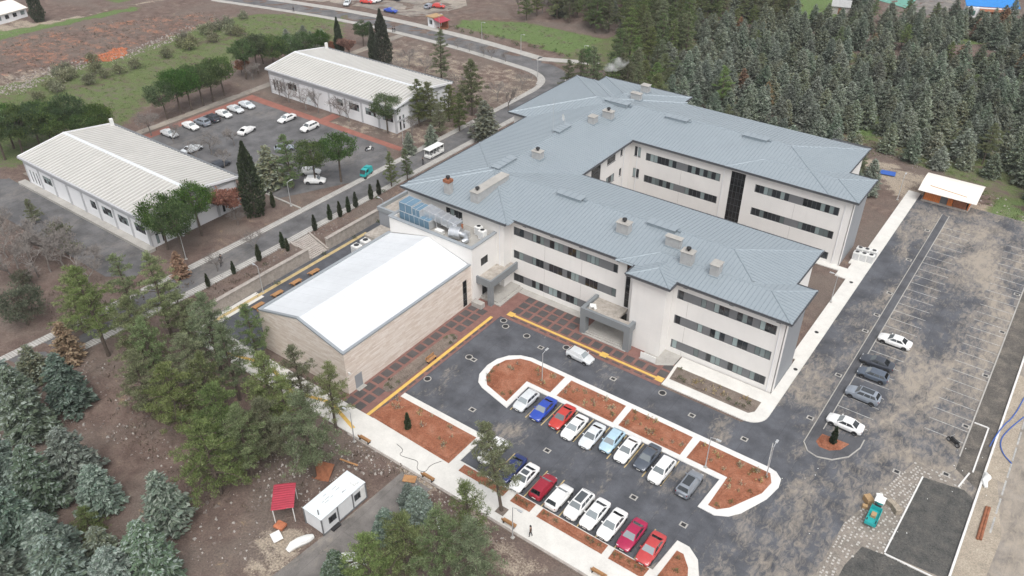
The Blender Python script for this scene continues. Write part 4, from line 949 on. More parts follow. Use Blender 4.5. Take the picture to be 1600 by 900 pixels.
# ------------------------------------------------------------------ the two white campus buildings
def campus(x0, x1, y0, y1, label):
    c = empty('campus_hall', (0, 0, 0), label=label, cat='building'); zb = PLAT; ze = zb+6.0; zr = 9.15; ym = (y0+y1)/2
    Ff, Fr, Fb, Fl = Face((x0, y0), (x1, y0)), Face((x1, y0), (x1, y1)), Face((x1, y1), (x0, y1)), Face((x0, y1), (x0, y0))
    n = 8; bay = (x1-x0)/n; wins = []
    for F in (Ff, Fb):
        for k in range(n):
            u = bay*k+bay*.22; kind = (0, 1, 4, 2, 3, 1, 1, 1)[k] if F is Ff else 1
            if kind == 1: F.ops.append((u, u+bay*.62, zb+2.3, zb+3.9)); wins.append((F, u, u+bay*.62, zb+2.3, zb+3.9, 4))
            if kind == 3: F.ops.append((u+bay*.25, u+bay*.62, zb+2.3, zb+3.9)); wins.append((F, u+bay*.25, u+bay*.62, zb+2.3, zb+3.9, 2))
            if kind == 0:
                for q in range(3): F.ops.append((u+q*1.2, u+q*1.2+.5, zb+1.0, zb+3.6)); wins.append((F, u+q*1.2, u+q*1.2+.5, zb+1.0, zb+3.6, 1))
    for F in (Fr, Fl):
        for u in (F.L*.06, F.L*.12, F.L*.80, F.L*.88): F.ops.append((u, u+.55, zb+.4, zb+3.6)); wins.append((F, u, u+.55, zb+.4, zb+3.6, 1))
    m = MB()
    for F in (Ff, Fr, Fb, Fl): F.wall(m, zb-.3, ze-1.3)
    m.obj('wall', 'plaster_white', c)
    for w in wins: window(w[0], c, *w[1:5], w[5], 2, .06)
    # grey frieze, columns, gables
    for F in (Ff, Fb): bar(MB(), F, 0, F.L, ze-1.3, ze, -.14, .3).obj('frieze', 'column_grey', c)
    for F in (Fr, Fl):
        g = MB(); g.poly((F.at(0, ze-1.3, -.05), F.at(F.L, ze-1.3, -.05), F.at(F.L, ze, -.05), F.at(F.L/2, zr-.05, -.05), F.at(0, ze, -.05))); g.obj('gable', 'plaster_white', c)
        bar(MB(), F, 0, F.L, ze-.55, ze-.1, -.16, 0).obj('frieze', 'column_grey', c); bar(MB(), F, 0, F.L, zb+2.4, zb+2.85, -.09, 0).obj('band', 'column_grey', c)
        for k in range(5): bar(MB(), F, F.L*k/4-(.25 if k else 0), F.L*k/4+(.25 if k < 4 else 0), zb-.3, ze-.56, -.12, 0).obj('column', 'column_grey', c)
    for F in (Ff, Fb):
        for k in range(n+1): bar(MB(), F, max(0, bay*k-.24), min(F.L, bay*k+.24), zb-.3, ze-1.301, -.13, 0).obj('column', 'column_grey', c)
    ov = .45; sl = (zr-ze)/(y1-ym); zed = ze-ov*sl+.12; r = MB()
    r.poly(((x0-ov, y0-ov, zed), (x1+ov, y0-ov, zed), (x1+ov, ym, zr+.12), (x0-ov, ym, zr+.12))); r.poly(((x0-ov, ym, zr+.12), (x1+ov, ym, zr+.12), (x1+ov, y1+ov, zed), (x0-ov, y1+ov, zed)))
    rf = r.obj('roof', 'roof_panel', c)
    s = MB(); x = x0-ov+.5
    pan = MB()
    while x < x1+ov-.2:   # trapezoid ribs
        for ya, za, yb, zc in ((y0-ov, zed, ym, zr+.12), (y1+ov, zed, ym, zr+.12)):
            s.poly(((x-.16, ya, za+.003), (x-.07, ya, za+.09), (x-.07, yb, zc+.09), (x-.16, yb, zc+.003))); s.poly(((x-.07, ya, za+.09), (x+.07, ya, za+.09), (x+.07, yb, zc+.09), (x-.07, yb, zc+.09))); s.poly(((x+.07, ya, za+.09), (x+.16, ya, za+.003), (x+.16, yb, zc+.003), (x+.07, yb, zc+.09)))
        x += 1.0
    k = s.obj('sheet_ribs', 'roof_rib', rf); k['kind'] = 'stuff'
    MB().hexa(((x0-ov, ym-.35, zr+.06), (x1+ov, ym-.35, zr+.06), (x1+ov, ym+.35, zr+.06), (x0-ov, ym+.35, zr+.06), (x0-ov, ym-.3, zr+.2), (x1+ov, ym-.3, zr+.2), (x1+ov, ym+.3, zr+.2), (x0-ov, ym+.3, zr+.2))).obj('ridge_cap', 'membrane', rf)
    for y, w in ((y0-ov-.25, .3), (y1+ov-.05, .5)): MB().box(x0-ov, x1+ov, y, y+w, zed-.25, zed+.1).obj('gutter', 'fascia' if y > ym else 'column_grey', c)
    for xx in (x0-ov-.12, x1+ov-.06):
        g = MB(); g.hexa(((xx, y0-ov, zed-.3), (xx+.18, y0-ov, zed-.3), (xx+.18, ym, zr-.18), (xx, ym, zr-.18), (xx, y0-ov, zed+.16), (xx+.18, y0-ov, zed+.16), (xx+.18, ym, zr+.28), (xx, ym, zr+.28)))
        g.hexa(((xx, ym, zr-.18), (xx+.18, ym, zr-.18), (xx+.18, y1+ov, zed-.3), (xx, y1+ov, zed-.3), (xx, ym, zr+.28), (xx+.18, ym, zr+.28), (xx+.18, y1+ov, zed+.16), (xx, y1+ov, zed+.16))); g.obj('verge_trim', 'plaster_white', c)
    MB().box(x0+.4, x0+.9, y1-.2, y1+.4, zed, zed+1.5).obj('vent_post', 'plastic_white', c)
    return c
mat('roof_panel', (0.365, 0.354, 0.328), 0.6, var=0.09, scale=0.25, fine=2.5); mat('roof_rib', (0.49, 0.48, 0.46), 0.55, var=0.08, scale=0.3)
campus(-159.2, -119.4, 58.6, 77.0, 'long white hall with ribbed pale roof at the left edge')
campus(-159.6, -118.4, 118.2, 136.4, 'long white hall with ribbed pale roof behind the campus car park')

# ------------------------------------------------------------------ far and small buildings
def kiosk():
    p = PG(683, 42); k = empty('kiosk', p, R(-8), 'small white kiosk with red lean-to beside the upper road', 'kiosk')
    MB().box(-2.2, .6, -1.6, 1.6, 0, 3.0).obj('wall', 'plaster_white', k); MB().box(.6, 3.4, -1.5, 1.5, 0, .1).box(3.2, 3.35, -1.5, -1.3, .1, 2.3).box(3.2, 3.35, 1.3, 1.5, .1, 2.3).box(.65, 3.2, 1.3, 1.4, .1, 2.3).obj('porch', 'rust', k)
    MB().hexa(((-2.6, -2, 3.0), (.8, -2, 3.0), (.8, 2, 3.0), (-2.6, 2, 3.0), (-2.6, -2, 3.15), (.8, -2, 3.3), (.8, 2, 3.3), (-2.6, 2, 3.15))).obj('roof', 'cardboard', k)
    MB().hexa(((.6, -2, 2.8), (3.8, -2, 2.3), (3.8, 2, 2.3), (.6, 2, 2.8), (.6, -2, 2.9), (3.8, -2, 2.4), (3.8, 2, 2.4), (.6, 2, 2.9))).obj('porch_roof', 'red_sheet', k)
    F = Face((-1.6, -1.6), (.4, -1.6)); window(F, k, .2, 1.4, 1.0, 2.2, 2, 1, -.06)
kiosk()
def shed():
    s = empty('orange_shed', (0, 0, 0), label='orange timber shed with broad white sheet roof at the end of the car park', cat='shed')
    x0, x1, y0, y1 = -18.6, -10.6, 157.6, 162.8
    MB().box(x0, -15.6, y0, y0+.12, .35, 2.6).box(-15.6, -14.3, y0+.3, y0+.4, .35, 2.6, 1).box(-14.3, -13.4, y0, y0+.12, .35, 2.6).box(x1-.12, x1, y0, y1, .3, 2.9).box(x0, x0+.12, y0, y1, .3, 2.9).box(x0, x1, y1-.12, y1, .3, 3).obj('wall', ('orange_wall', 'panel_grey'), s)
    MB().box(x0-.2, x1+.2, y0-.2, y1+.2, 0, .34).obj('plinth', 'stone_wall', s); MB().box(-13.3, -11, y0+.1, y0+.2, .35, 2.4).obj('door', 'rust', s)
    for k in range(9): MB().box(x0+.1+k*.33, x0+.13+k*.33, y0-.02, y0-.001, .4, 2.55).obj('batten', 'rust', s)
    r = MB(); zs = [(y0-1.5, 2.65), (y0-.2, 3.05), (y0+1.4, 3.5), (y1-1.6, 3.75), (y1, 3.5), (y1+1.0, 3.1)]
    for (ya, za), (yb, zb2) in zip(zs, zs[1:]):
        r.poly(((x0-1.0, ya, za), (x1+1.2, ya, za), (x1+1.2, yb, zb2), (x0-1.0, yb, zb2))); r.poly(((x0-1.0, yb, zb2-.1), (x1+1.2, yb, zb2-.1), (x1+1.2, ya, za-.1), (x0-1.0, ya, za-.1)))
    r.poly(((x0-1, zs[0][0], zs[0][1]-.1), (x1+1.2, zs[0][0], zs[0][1]-.1), (x1+1.2, zs[0][0], zs[0][1]), (x0-1, zs[0][0], zs[0][1])))
    r.obj('roof', 'roof_cream', s); MB().hexa(((-18.0, 157.9, 3.16), (-11.4, 157.3, 2.98), (-11.4, 157.45, 3.02), (-18.0, 158.05, 3.2), (-18.0, 157.9, 3.22), (-11.4, 157.3, 3.04), (-11.4, 157.45, 3.08), (-18.0, 158.05, 3.26))).obj('roof_lap', 'timber', s)
mat('roof_cream', (0.70, 0.66, 0.60), 0.7, var=0.05, scale=0.5)
shed()
def blue_house():
    p = PG(1545, 27); h = empty('blue_roof_house', p, R(0), 'low white house with bright blue roof at the top right', 'house')
    a = PG(1503, 25); b = PG(1580, 30); L = math.dist(a[:2], b[:2])*.5; h.rotation_euler.z = math.atan2(b[1]-a[1], b[0]-a[0])
    MB().box(-L, L, -2.2, 3.0, -.3, 3.2).obj('wall', 'plaster_white', h)
    MB().hexa(((-L-.6, -1.2, 3.3), (L+.6, -1.2, 3.3), (L+.6, 3.6, 4.6), (-L-.6, 3.6, 4.6), (-L-.6, -1.2, 3.5), (L+.6, -1.2, 3.5), (L+.6, 3.6, 4.8), (-L-.6, 3.6, 4.8))).obj('roof', 'roof_blue', h)
    MB().hexa(((-L*.55, -3.6, 2.5), (L*.7, -3.6, 2.5), (L*.7, -1.2, 3.2), (-L*.55, -1.2, 3.2), (-L*.55, -3.6, 2.6), (L*.7, -3.6, 2.6), (L*.7, -1.2, 3.3), (-L*.55, -1.2, 3.3))).obj('porch_roof', 'rust', h)
    F = Face((-L, -2.2), (L, -2.2))
    for u in (.6, L*.55, L*1.25, L*1.7): window(F, h, u, u+1.6, .9, 2.3, 2, 1, -.08, g='glass_green')
    bar(MB(), F, L*.95, L*.95+1.2, 0, 2.2, -.06, 0).obj('door', 'rust', h)
blue_house()
def farm_house():
    a, b = PG(-20, 44), PG(44, 26); L = math.dist(a[:2], b[:2])/2
    h = empty('farm_shed', ((a[0]+b[0])/2, (a[1]+b[1])/2, PLAT), math.atan2(b[1]-a[1], b[0]-a[0]), 'long low white farm shed with pale rusty roof at the top left edge', 'shed')
    MB().box(-L, L, 0, 6, -.2, 2.6).obj('wall', 'plaster_white', h)
    MB().hexa(((-L-.4, -.6, 2.6), (L+.4, -.6, 2.6), (L+.4, 6.6, 4.2), (-L-.4, 6.6, 4.2), (-L-.4, -.6, 2.75), (L+.4, -.6, 2.75), (L+.4, 6.6, 4.35), (-L-.4, 6.6, 4.35))).obj('roof', 'roof_cream', h)
    F = Face((-L, 0), (L, 0))
    for k in range(5): window(F, h, 1.2+k*L*.38, 2.4+k*L*.38, 1.0, 2.1, 2, 1, -.08)
farm_house()
def stone_hut():
    p = PG(1312, 20); h = empty('grey_hut', p, R(15), 'small pale hut among the trees near the sports court', 'hut')
    MB().box(-2.6, 2.6, -2, 2, -.2, 2.6).poly(((-2.6, -2, 2.6), (-2.6, 2, 2.6), (-2.6, 0, 4.0))).poly(((2.6, -2, 2.6), (2.6, 2, 2.6), (2.6, 0, 4.0))).obj('wall', 'concrete_grey', h)
    MB().poly(((-2.9, -2.4, 2.4), (2.9, -2.4, 2.4), (2.9, 0, 4.1), (-2.9, 0, 4.1))).poly(((-2.9, 2.4, 2.4), (2.9, 2.4, 2.4), (2.9, 0, 4.1), (-2.9, 0, 4.1))).obj('roof', 'chimney', h)
    F = Face((-2.6, -2), (2.6, -2)); bar(MB(), F, 2.0, 3.0, 0, 2.0, -.05, 0).obj('door', 'rust', h)
stone_hut()
sheet('sports_court', [PG(1370, 0)[:2], PG(1415, 13)[:2], PG(1440, -6)[:2], PG(1395, -22)[:2]], .06, 'court_green')
sheet('sports_court', [PG(1380, 0)[:2], PG(1402, 7)[:2], PG(1420, -6)[:2], PG(1396, -14)[:2]], .05, 'court_blue')
sheet('playground', [PG(1420, 14)[:2], PG(1430, 28)[:2], PG(1480, 18)[:2], PG(1500, 4)[:2], PG(1470, -14)[:2], PG(1440, -8)[:2]], .05, 'asphalt_track')
# ------------------------------------------------------------------ vehicles
def car_meshes(kind):
    """x forward. sections: (x, half width, z bottom, z shoulder, z deck)"""
    if kind == 'sedan': L, W, H = 4.6, .90, 1.45; xs = dict(wb=1.02, wt=.30, rt=-.88, rb=-1.62); bonnet, boot = .92, .98
    elif kind == 'hatch': L, W, H = 4.15, .88, 1.48; xs = dict(wb=1.05, wt=.42, rt=-1.45, rb=-1.92); bonnet, boot = .94, 1.02
    elif kind == 'suv': L, W, H = 4.45, .92, 1.64; xs = dict(wb=1.05, wt=.48, rt=-1.62, rb=-2.06); bonnet, boot = 1.05, 1.12
    else: L, W, H = 4.4, .88, 1.86; xs = dict(wb=1.25, wt=.85, rt=-2.0, rb=-2.12); bonnet, boot = 1.05, 1.15
    h = L/2; zb = .24
    st = [(-h, .74, .42, .72, boot-.12), (-h+.10, .88, .30, .80, boot-.02), (-h+.42, .97, zb, .82, boot), (xs['rb'], 1.0, zb, .84, boot+.02), (-.6, 1.0, zb, .84, .96*boot), (.5, 1.0, zb, .83, .97*bonnet+.02), (xs['wb'], .995, zb, .81, bonnet+.02), (h-.55, .965, zb, .76, bonnet-.09), (h-.16, .87, .28, .66, bonnet-.20), (h, .70, .40, .56, bonnet-.32)]
    b = MB(); rows = []
    for x, w, z0, zs, zd in st:
        w *= W; pr = [(0, z0), (w*.90, z0), (w, z0+.16), (w*1.0, zs), (w*.93, zd-.03), (w*.80, zd), (0, zd+.035)]
        row = []
        for y, z in pr: row.append(len(b.v)); b.v.append((x, y, z))
        for y, z in pr[-2:0:-1]: row.append(len(b.v)); b.v.append((x, -y, z))
        rows.append(row)
    n = len(rows[0])
    for r0, r1 in zip(rows, rows[1:]):
        for k in range(n): b.f.append((r0[k], r1[k], r1[(k+1) % n], r0[(k+1) % n])); b.m.append(0)
    b.f.append(tuple(rows[0])); b.m.append(0); b.f.append(tuple(reversed(rows[-1]))); b.m.append(0)
    # cabin
    wb, wt, rt, rb = xs['wb'], xs['wt'], xs['rt'], xs['rb']; zc = bonnet-.0; bw, tw = W*.90, W*.70
    zr0 = boot
    def ring(t, infl=0.0):
        x0 = rb+(rt-rb)*t-infl; x1 = wb+(wt-wb)*t+infl; w = bw+(tw-bw)*t+infl; z0 = zr0+(H-.06-zr0)*t; z1 = zc+(H-.07-zc)*t
        return x0, x1, w, z0, z1
    x0, x1, w, za, zf = ring(0); X0, X1, Wt, Za, Zf = ring(1)
    A = [(x0, -w, za-.04), (x1, -w, zf-.04), (x1, w, zf-.04), (x0, w, za-.04)]; B = [(X0, -Wt, Za), (X1, -Wt, Zf), (X1, Wt, Zf), (X0, Wt, Za)]
    for k in range(4): b.poly((A[k], A[(k+1) % 4], B[(k+1) % 4], B[k]))
    xm = (X0+X1)/2; rows = []
    for x, z, q in ((X0, Za, 1), (X0+.25, H-.02, .97), (xm, H, .97), (X1-.25, H-.02, .97), (X1, Zf, 1)):
        rows.append([(x, -Wt*q, z-.03 if q < 1 else z), (x, -Wt*.6, z), (x, Wt*.6, z), (x, Wt*q, z-.03 if q < 1 else z)])
    for r0, r1 in zip(rows, rows[1:]):
        for k in range(3): b.poly((r0[k], r1[k], r1[k+1], r0[k+1]))
    for sgn in (0, 3):   # fill the thin side gap under the roof skin
        b.poly([r[sgn] for r in rows])
    out = {'body': b.mesh('body_'+kind, 'black', smooth=True, angle=42)}
    def quad(u0, u1, t0, t1, face):
        r0, r1 = ring(t0, .012), ring(t1, .012); pts = []
        for r, u in ((r0, u0), (r0, u1), (r1, u1), (r1, u0)):
            xa, xb, ww, z0, z1 = r
            if face == 'f': pts.append((xb, ww*(2*u-1), z1))
            elif face == 'r': pts.append((xa, ww*(2*u-1), z0))
            else:
                x = xa+(xb-xa)*u; pts.append((x, ww if face == 'l' else -ww, z0+(z1-z0)*u))
        return MB().poly(pts)
    out['windscreen'] = quad(.07, .93, .08, .96, 'f').mesh('windscreen', 'windscreen_sky_tint')
    out['rear_window'] = quad(.10, .90, .22 if kind != 'sedan' else .10, .93, 'r').mesh('rear_window', 'car_glass')
    cuts = ((.10, .49), (.525, .90)) if kind == 'sedan' else ((.07, .30), (.325, .60), (.63, .92))
    out['side'] = [quad(u0, u1, .14, .88, f).mesh('side_window', 'car_glass') for f in 'lr' for u0, u1 in cuts]
    hw = W
    def lamp(x, y0, y1, z0, z1, d): return MB().hexa(((x, y0, z0), (x+d, y0, z0), (x+d, y1, z0), (x, y1, z0), (x, y0, z1), (x+d, y0, z1), (x+d, y1, z1), (x, y1, z1)))
    out['head'] = [lamp(h-.22, s*hw*.50 if s > 0 else -hw*.80, s*hw*.80 if s > 0 else -hw*.50, bonnet-.36, bonnet-.22, .13).mesh('headlight', 'lamp_clear') for s in (1, -1)]
    out['tail'] = [lamp(-h+.02, s*hw*.55 if s > 0 else -hw*.84, s*hw*.84 if s > 0 else -hw*.55, boot-.28, boot-.12, .12).mesh('tail_light', 'tail_red') for s in (1, -1)]
    out['grille'] = MB().box(h-.06, h+.012, -W*.42, W*.42, .40, .58).mesh('grille', 'black')
    out['plate'] = [MB().box(h+.005, h+.025, -.26, .26, .36, .47).mesh('number_plate', 'plastic_white'), MB().box(-h-.02, -h+.01, -.26, .26, .52, .63).mesh('number_plate', 'plastic_white')]
    out['mirror'] = [MB().hexa(((wb-.35, s*bw, zc+.06), (wb-.22, s*bw, zc+.06), (wb-.25, s*(bw+.2), zc+.08), (wb-.36, s*(bw+.2), zc+.08), (wb-.35, s*bw, zc+.18), (wb-.22, s*bw, zc+.18), (wb-.25, s*(bw+.2), zc+.2), (wb-.36, s*(bw+.2), zc+.2))).mesh('mirror', 'black') for s in (1, -1)]
    out['sill'] = [MB().box(-L*.27, L*.25, s*W*.99-.015, s*W*.99+.015, .22, .32).mesh('sill_trim', 'black') for s in (1, -1)]
    out['sunroof'] = MB().box(X0+.35, X1-.12, -Wt*.72, Wt*.72, H-.01, H+.012).mesh('sunroof', 'car_glass')
    out['dims'] = (L, W, H)
    return out
CARM = {}
def wheel_meshes():
    t = MB(); n = 18
    prof = [(.20, -.10), (.30, -.11), (.325, -.08), (.325, .08), (.30, .11), (.20, .10)]
    for k in range(n):
        a0, a1 = 2*math.pi*k/n, 2*math.pi*(k+1)/n
        for (r0, y0), (r1, y1) in zip(prof, prof[1:]):
            t.poly(((r0*math.cos(a0), y0, r0*math.sin(a0)), (r1*math.cos(a0), y1, r1*math.sin(a0)), (r1*math.cos(a1), y1, r1*math.sin(a1)), (r0*math.cos(a1), y0, r0*math.sin(a1))))
    tyre = t.mesh('tyre', 'rubber', smooth=True)
    r = MB()
    for s in (-1, 1):
        for k in range(5):
            a = 2*math.pi*k/5
            pts = [(.05, -.3), (.205, -.16), (.205, .16), (.05, .3)]
            r.poly([(rr*math.cos(a+w*(1 if rr > .1 else 1)), s*.085, rr*math.sin(a+w)) for rr, w in pts])
        r.poly([(.06*math.cos(2*math.pi*k/8), s*.087, .06*math.sin(2*math.pi*k/8)) for k in range(8)])
    for k in range(n):
        a0, a1 = 2*math.pi*k/n, 2*math.pi*(k+1)/n; r.poly(((.205*math.cos(a0), -.1, .205*math.sin(a0)), (.205*math.cos(a1), -.1, .205*math.sin(a1)), (.205*math.cos(a1), .1, .205*math.sin(a1)), (.205*math.cos(a0), .1, .205*math.sin(a0))))
    d = MB(); d.poly([(.2*math.cos(2*math.pi*k/n), 0, .2*math.sin(2*math.pi*k/n)) for k in range(n)])
    for f in d.f: pass
    return tyre, r.mesh('rim', 'rim')
TYRE, RIM = wheel_meshes()
ARCH = MB().poly([(.39*math.cos(math.pi*k/10), 0, .39*math.sin(math.pi*k/10)) for k in range(11)]+[(-.36, 0, -.06), (.36, 0, -.06)]).mesh('wheel_arch', 'black')
def car(x, y, z, ang, kind, pname, pcol, label, group, metal=0.0, sun=False, roofdark=False, detail=True):
    if kind not in CARM: CARM[kind] = car_meshes(kind)
    M = CARM[kind]; c = empty('parked_car', (x+rnd.uniform(-.08, .08), y+rnd.uniform(-.12, .12), z), R(ang+rnd.uniform(-1.8, 1.8)), label, 'car', group); p = paint(pname, pcol, metal); L, W, H = M['dims']
    def put(nm, me, painted=False):
        o = link(nm, me, c)
        if painted: o.material_slots[0].link = 'OBJECT'; o.material_slots[0].material = p
        return o
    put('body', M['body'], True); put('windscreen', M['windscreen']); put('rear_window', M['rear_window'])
    for me in M['side']: put('side_window', me)
    for sx in (L*.5-.82, -L*.5+.80):
        for s in (1, -1):
            w = link('wheel', TYRE, c, (sx, s*(W-.10), .325)); link('rim', RIM, w)
            link('wheel_arch', ARCH, c, (sx, s*(W+.004), .34))
    for me in M['head']: put('headlight', me)
    for me in M['tail']: put('tail_light', me)
    put('grille', M['grille'])
    for me in M['plate']: put('number_plate', me)
    for me in M['mirror']: put('mirror', me, True)
    for me in M['sill']: put('sill_trim', me)
    if sun: put('sunroof', M['sunroof'])
    return c
WHITE, SILVER, GREY, DARK, BLUE, NAVY, RED, DRED, LBLUE, PINKR = (.74, .74, .73), (.50, .52, .54), (.26, .285, .32), (.055, .062, .078), (.02, .06, .36), (.018, .032, .13), (.46, .04, .03), (.30, .012, .03), (.40, .56, .66), (.36, .012, .065)
G1 = 'cars in the upper row of the front car park'; G2 = 'cars in the lower row of the front car park'; G3 = 'cars in the right car park'; G4 = 'cars in the campus car park'; G5 = 'cars in the far car park'
Zc = .02
for a in (
    (-46.7, 66.3, -90, 'hatch', 'silver', (.60, .62, .63), 'silver white hatchback first in the upper row beside the island bulb', .1),
    (-43.9, 66.5, -90, 'sedan', 'blue', BLUE, 'bright blue sedan in the upper parking row', 0),
    (-41.1, 66.6, -90, 'sedan', 'red', RED, 'orange red sedan in the upper parking row', 0),
    (-38.7, 65.9, -90, 'sedan', 'white', WHITE, 'white sedan directly beside the orange red sedan', 0),
    (-36.1, 66.0, -90, 'sedan', 'silverwhite', (.60, .63, .65), 'silver white sedan beside the light blue hatchback', 0),
    (-33.7, 66.7, -90, 'hatch', 'lightblue', LBLUE, 'light blue hatchback in the upper parking row', .1),
    (-31.2, 66.5, -90, 'sedan', 'white', WHITE, 'white sedan between the light blue hatchback and dark grey sedan', 0),
    (-28.7, 66.8, -90, 'sedan', 'slate', (.085, .10, .125), 'dark slate grey sedan in the upper parking row', .2),
    (-26.2, 65.9, -90, 'suv', 'white', WHITE, 'white hatchback between the dark slate sedan and grey car', 0)):
    car(a[0], a[1], Zc, a[2], a[3], a[4], a[5], a[6], G1, a[7])
car(-22.5, 66.1, Zc, 90, 'suv', 'grey', GREY, 'grey car with dark sunroof at the end of the upper row', G1, .3, sun=True)
for a in (
    (-44.6, 56.3, -90, 'suv', 'white', WHITE, 'white car half hidden by the slender pine in the lower row', 0, False),
    (-41.0, 55.5, -90, 'sedan', 'navy', NAVY, 'dark navy car first clear of the slender pine', .1, False),
    (-38.9, 55.2, -90, 'sedan', 'white', WHITE, 'white sedan with dark sunroof beside the navy car', 0, True),
    (-36.4, 55.3, 90, 'hatch', 'darkred', DRED, 'small dark red hatchback in the lower row', .1, False),
    (-33.9, 55.2, 90, 'hatch', 'white', WHITE, 'white hatchback beside the small dark red hatchback', 0, False),
    (-31.5, 55.4, -90, 'suv', 'white', WHITE, 'white SUV with long dark glass roof in the lower row', 0, True),
    (-29.2, 55.6, -90, 'sedan', 'white', WHITE, 'white sedan right beside the glass-roofed white SUV', 0, False),
    (-26.9, 55.4, -90, 'sedan', 'white', WHITE, 'white sedan right beside the crimson sedan', 0, False),
    (-24.3, 55.5, -90, 'sedan', 'crimson', PINKR, 'crimson sedan in the lower row', .1, False),
    (-21.8, 55.0, -90, 'sedan', 'redpale', (.44, .05, .05), 'bright red sedan at the end of the lower row', 0, False)):
    car(a[0], a[1], Zc, a[2], a[3], a[4], a[5], a[6], G2, a[7], a[8])
car(-45.9, 78.6, Zc, -3, 'hatch', 'silver', (.60, .62, .63), 'silver hatchback driving past the main entrance', None, .1)
for a in ((-10.4, 108.7, 178, 'sedan', 'white', WHITE, 'white sedan alone farthest up the right car park', 0, False), (-11.2, 102.2, 180, 'sedan', 'dark', DARK, 'dark grey sedan farther of the two close together in the right car park', .2, False), (-10.8, 99.3, 180, 'hatch', 'bluegrey', (.11, .135, .175), 'blue grey hatchback nearer of the two close together in the right car park', .3, False), (-10.6, 94.2, 180, 'suv', 'steel', (.30, .335, .385), 'steel blue SUV with dark sunroof in the right car park', .3, True), (-10.8, 87.3, 180, 'sedan', 'white', WHITE, 'white sedan beside the red soil end island', 0, False)):
    car(a[0], a[1], Zc+.008, a[2], a[3], a[4], a[5], a[6], G3, a[7], a[8])
ZL = PLAT+.018
for x, y, an, k, pn, pc, lb in (
    (-157.2, 93.5, 0, 'sedan', 'white', WHITE, 'white sedan nearest the white hall in the campus row along the red path'), (-156.9, 96.3, 180, 'suv', 'steel', (.30, .335, .385), 'grey car next to the nearest white sedan in the campus row'),
    (-157.0, 98.9, 180, 'suv', 'dark', DARK, 'dark car third in the campus row along the red path'), (-156.9, 102.1, 0, 'sedan', 'white', WHITE, 'white sedan fourth in the campus row along the red path'),
    (-157.1, 105.3, 0, 'sedan', 'silver', (.60, .62, .63), 'silver sedan fifth in the campus row along the red path'), (-157.0, 108.7, 0, 'sedan', 'silverwhite', (.60, .63, .65), 'pale sedan at the corner end of the campus row along the red path'),
    (-145.2, 99.2, 100, 'sedan', 'white', WHITE, 'white sedan alone in the middle of the campus car park'), (-143.2, 108.9, -90, 'sedan', 'white', WHITE, 'white sedan by the red path in front of the rear white hall'),
    (-135.4, 108.5, -90, 'suv', 'white', WHITE, 'white hatchback by the red path branch to the rear white hall'), (-157.4, 88.2, 0, 'sedan', 'silver', (.60, .62, .63), 'silver car behind the pale bare tree'),
    (-146.8, 86.2, 90, 'sedan', 'silverwhite', (.60, .63, .65), 'pale sedan parked right behind the left white hall'), (-135.9, 85.3, 90, 'hatch', 'dark', DARK, 'dark car behind the right end of the left white hall'),
    (-122.1, 86.3, 90, 'sedan', 'silver', (.60, .62, .63), 'silver sedan half hidden behind the dark cypress'), (-115.2, 91.6, 35, 'hatch', 'white', WHITE, 'white hatchback beside the campus road verge'), (-118.9, 93.6, 35, 'hatch', 'white', WHITE, 'white hatchback behind the round pine'), (-131.5, 98, 60, 'hatch', 'steel', (.30, .335, .385), 'blue grey car among the campus pines')):
    car(x, y, ZL, an, k, pn, pc, lb, G4)
for px, py, an, k, pn, pc, lb in ((543, 4, -55, 'sedan', 'silver', (.60, .62, .63), 'silver car in the far car park'), (573, 2, 20, 'hatch', 'red', RED, 'red car at the top edge of the far car park'), (589, 0, 90, 'hatch', 'white', WHITE, 'white car at the top edge of the far car park'), (610, 16, 10, 'sedan', 'blue', BLUE, 'blue car by the upper road'), (671, 9, 100, 'hatch', 'steel', (.30, .335, .385), 'steel blue car beside the far red car'), (686, 9, 15, 'hatch', 'red', RED, 'red car beside the far steel blue car'), (617, -3, 0, 'sedan', 'dark', DARK, 'dark car at the top edge of the far car park')):
    p = P(px, py, PLAT+.7); car(p[0], p[1], PLAT+.035, an, k, pn, pc, lb, G5)
# little white campus bus
def bus():
    p = P(682, 238, PLAT+.9); b = empty('campus_shuttle', (p[0]-.6, p[1], PLAT+.02), R(90), 'small open-sided white shuttle on the campus road', 'bus'); b.scale = (.88, .88, .88)
    MB().box(-2.6, 2.4, -.85, .85, .35, .9).box(2.2, 2.6, -.8, .8, .35, 1.3).obj('body', 'plastic_white', b); bev(MB().box(-2.7, 2.5, -.95, .95, 2.25, 2.42).obj('roof', 'plastic_white', b), .05, 2)
    for x in (-2.5, -1.3, 0, 1.2, 2.3):
        for s in (-.85, .8): MB().box(x, x+.07, s, s+.05, .9, 2.25).obj('post', 'plastic_white', b)
    for x in (-1.9, -.7, .5): MB().box(x, x+.45, -.75, .75, .9, 1.05).box(x, x+.1, -.75, .75, 1.05, 1.6).obj('bench', 'panel_grey', b)
    MB().poly(((2.45, -.8, 1.0), (2.45, .8, 1.0), (2.3, .8, 2.2), (2.3, -.8, 2.2))).obj('windscreen', 'car_glass', b)
    for x in (-1.8, 1.7):
        for s in (.75, -.75): w = link('wheel', TYRE, b, (x, s, .325)); link('rim', RIM, w)
bus()
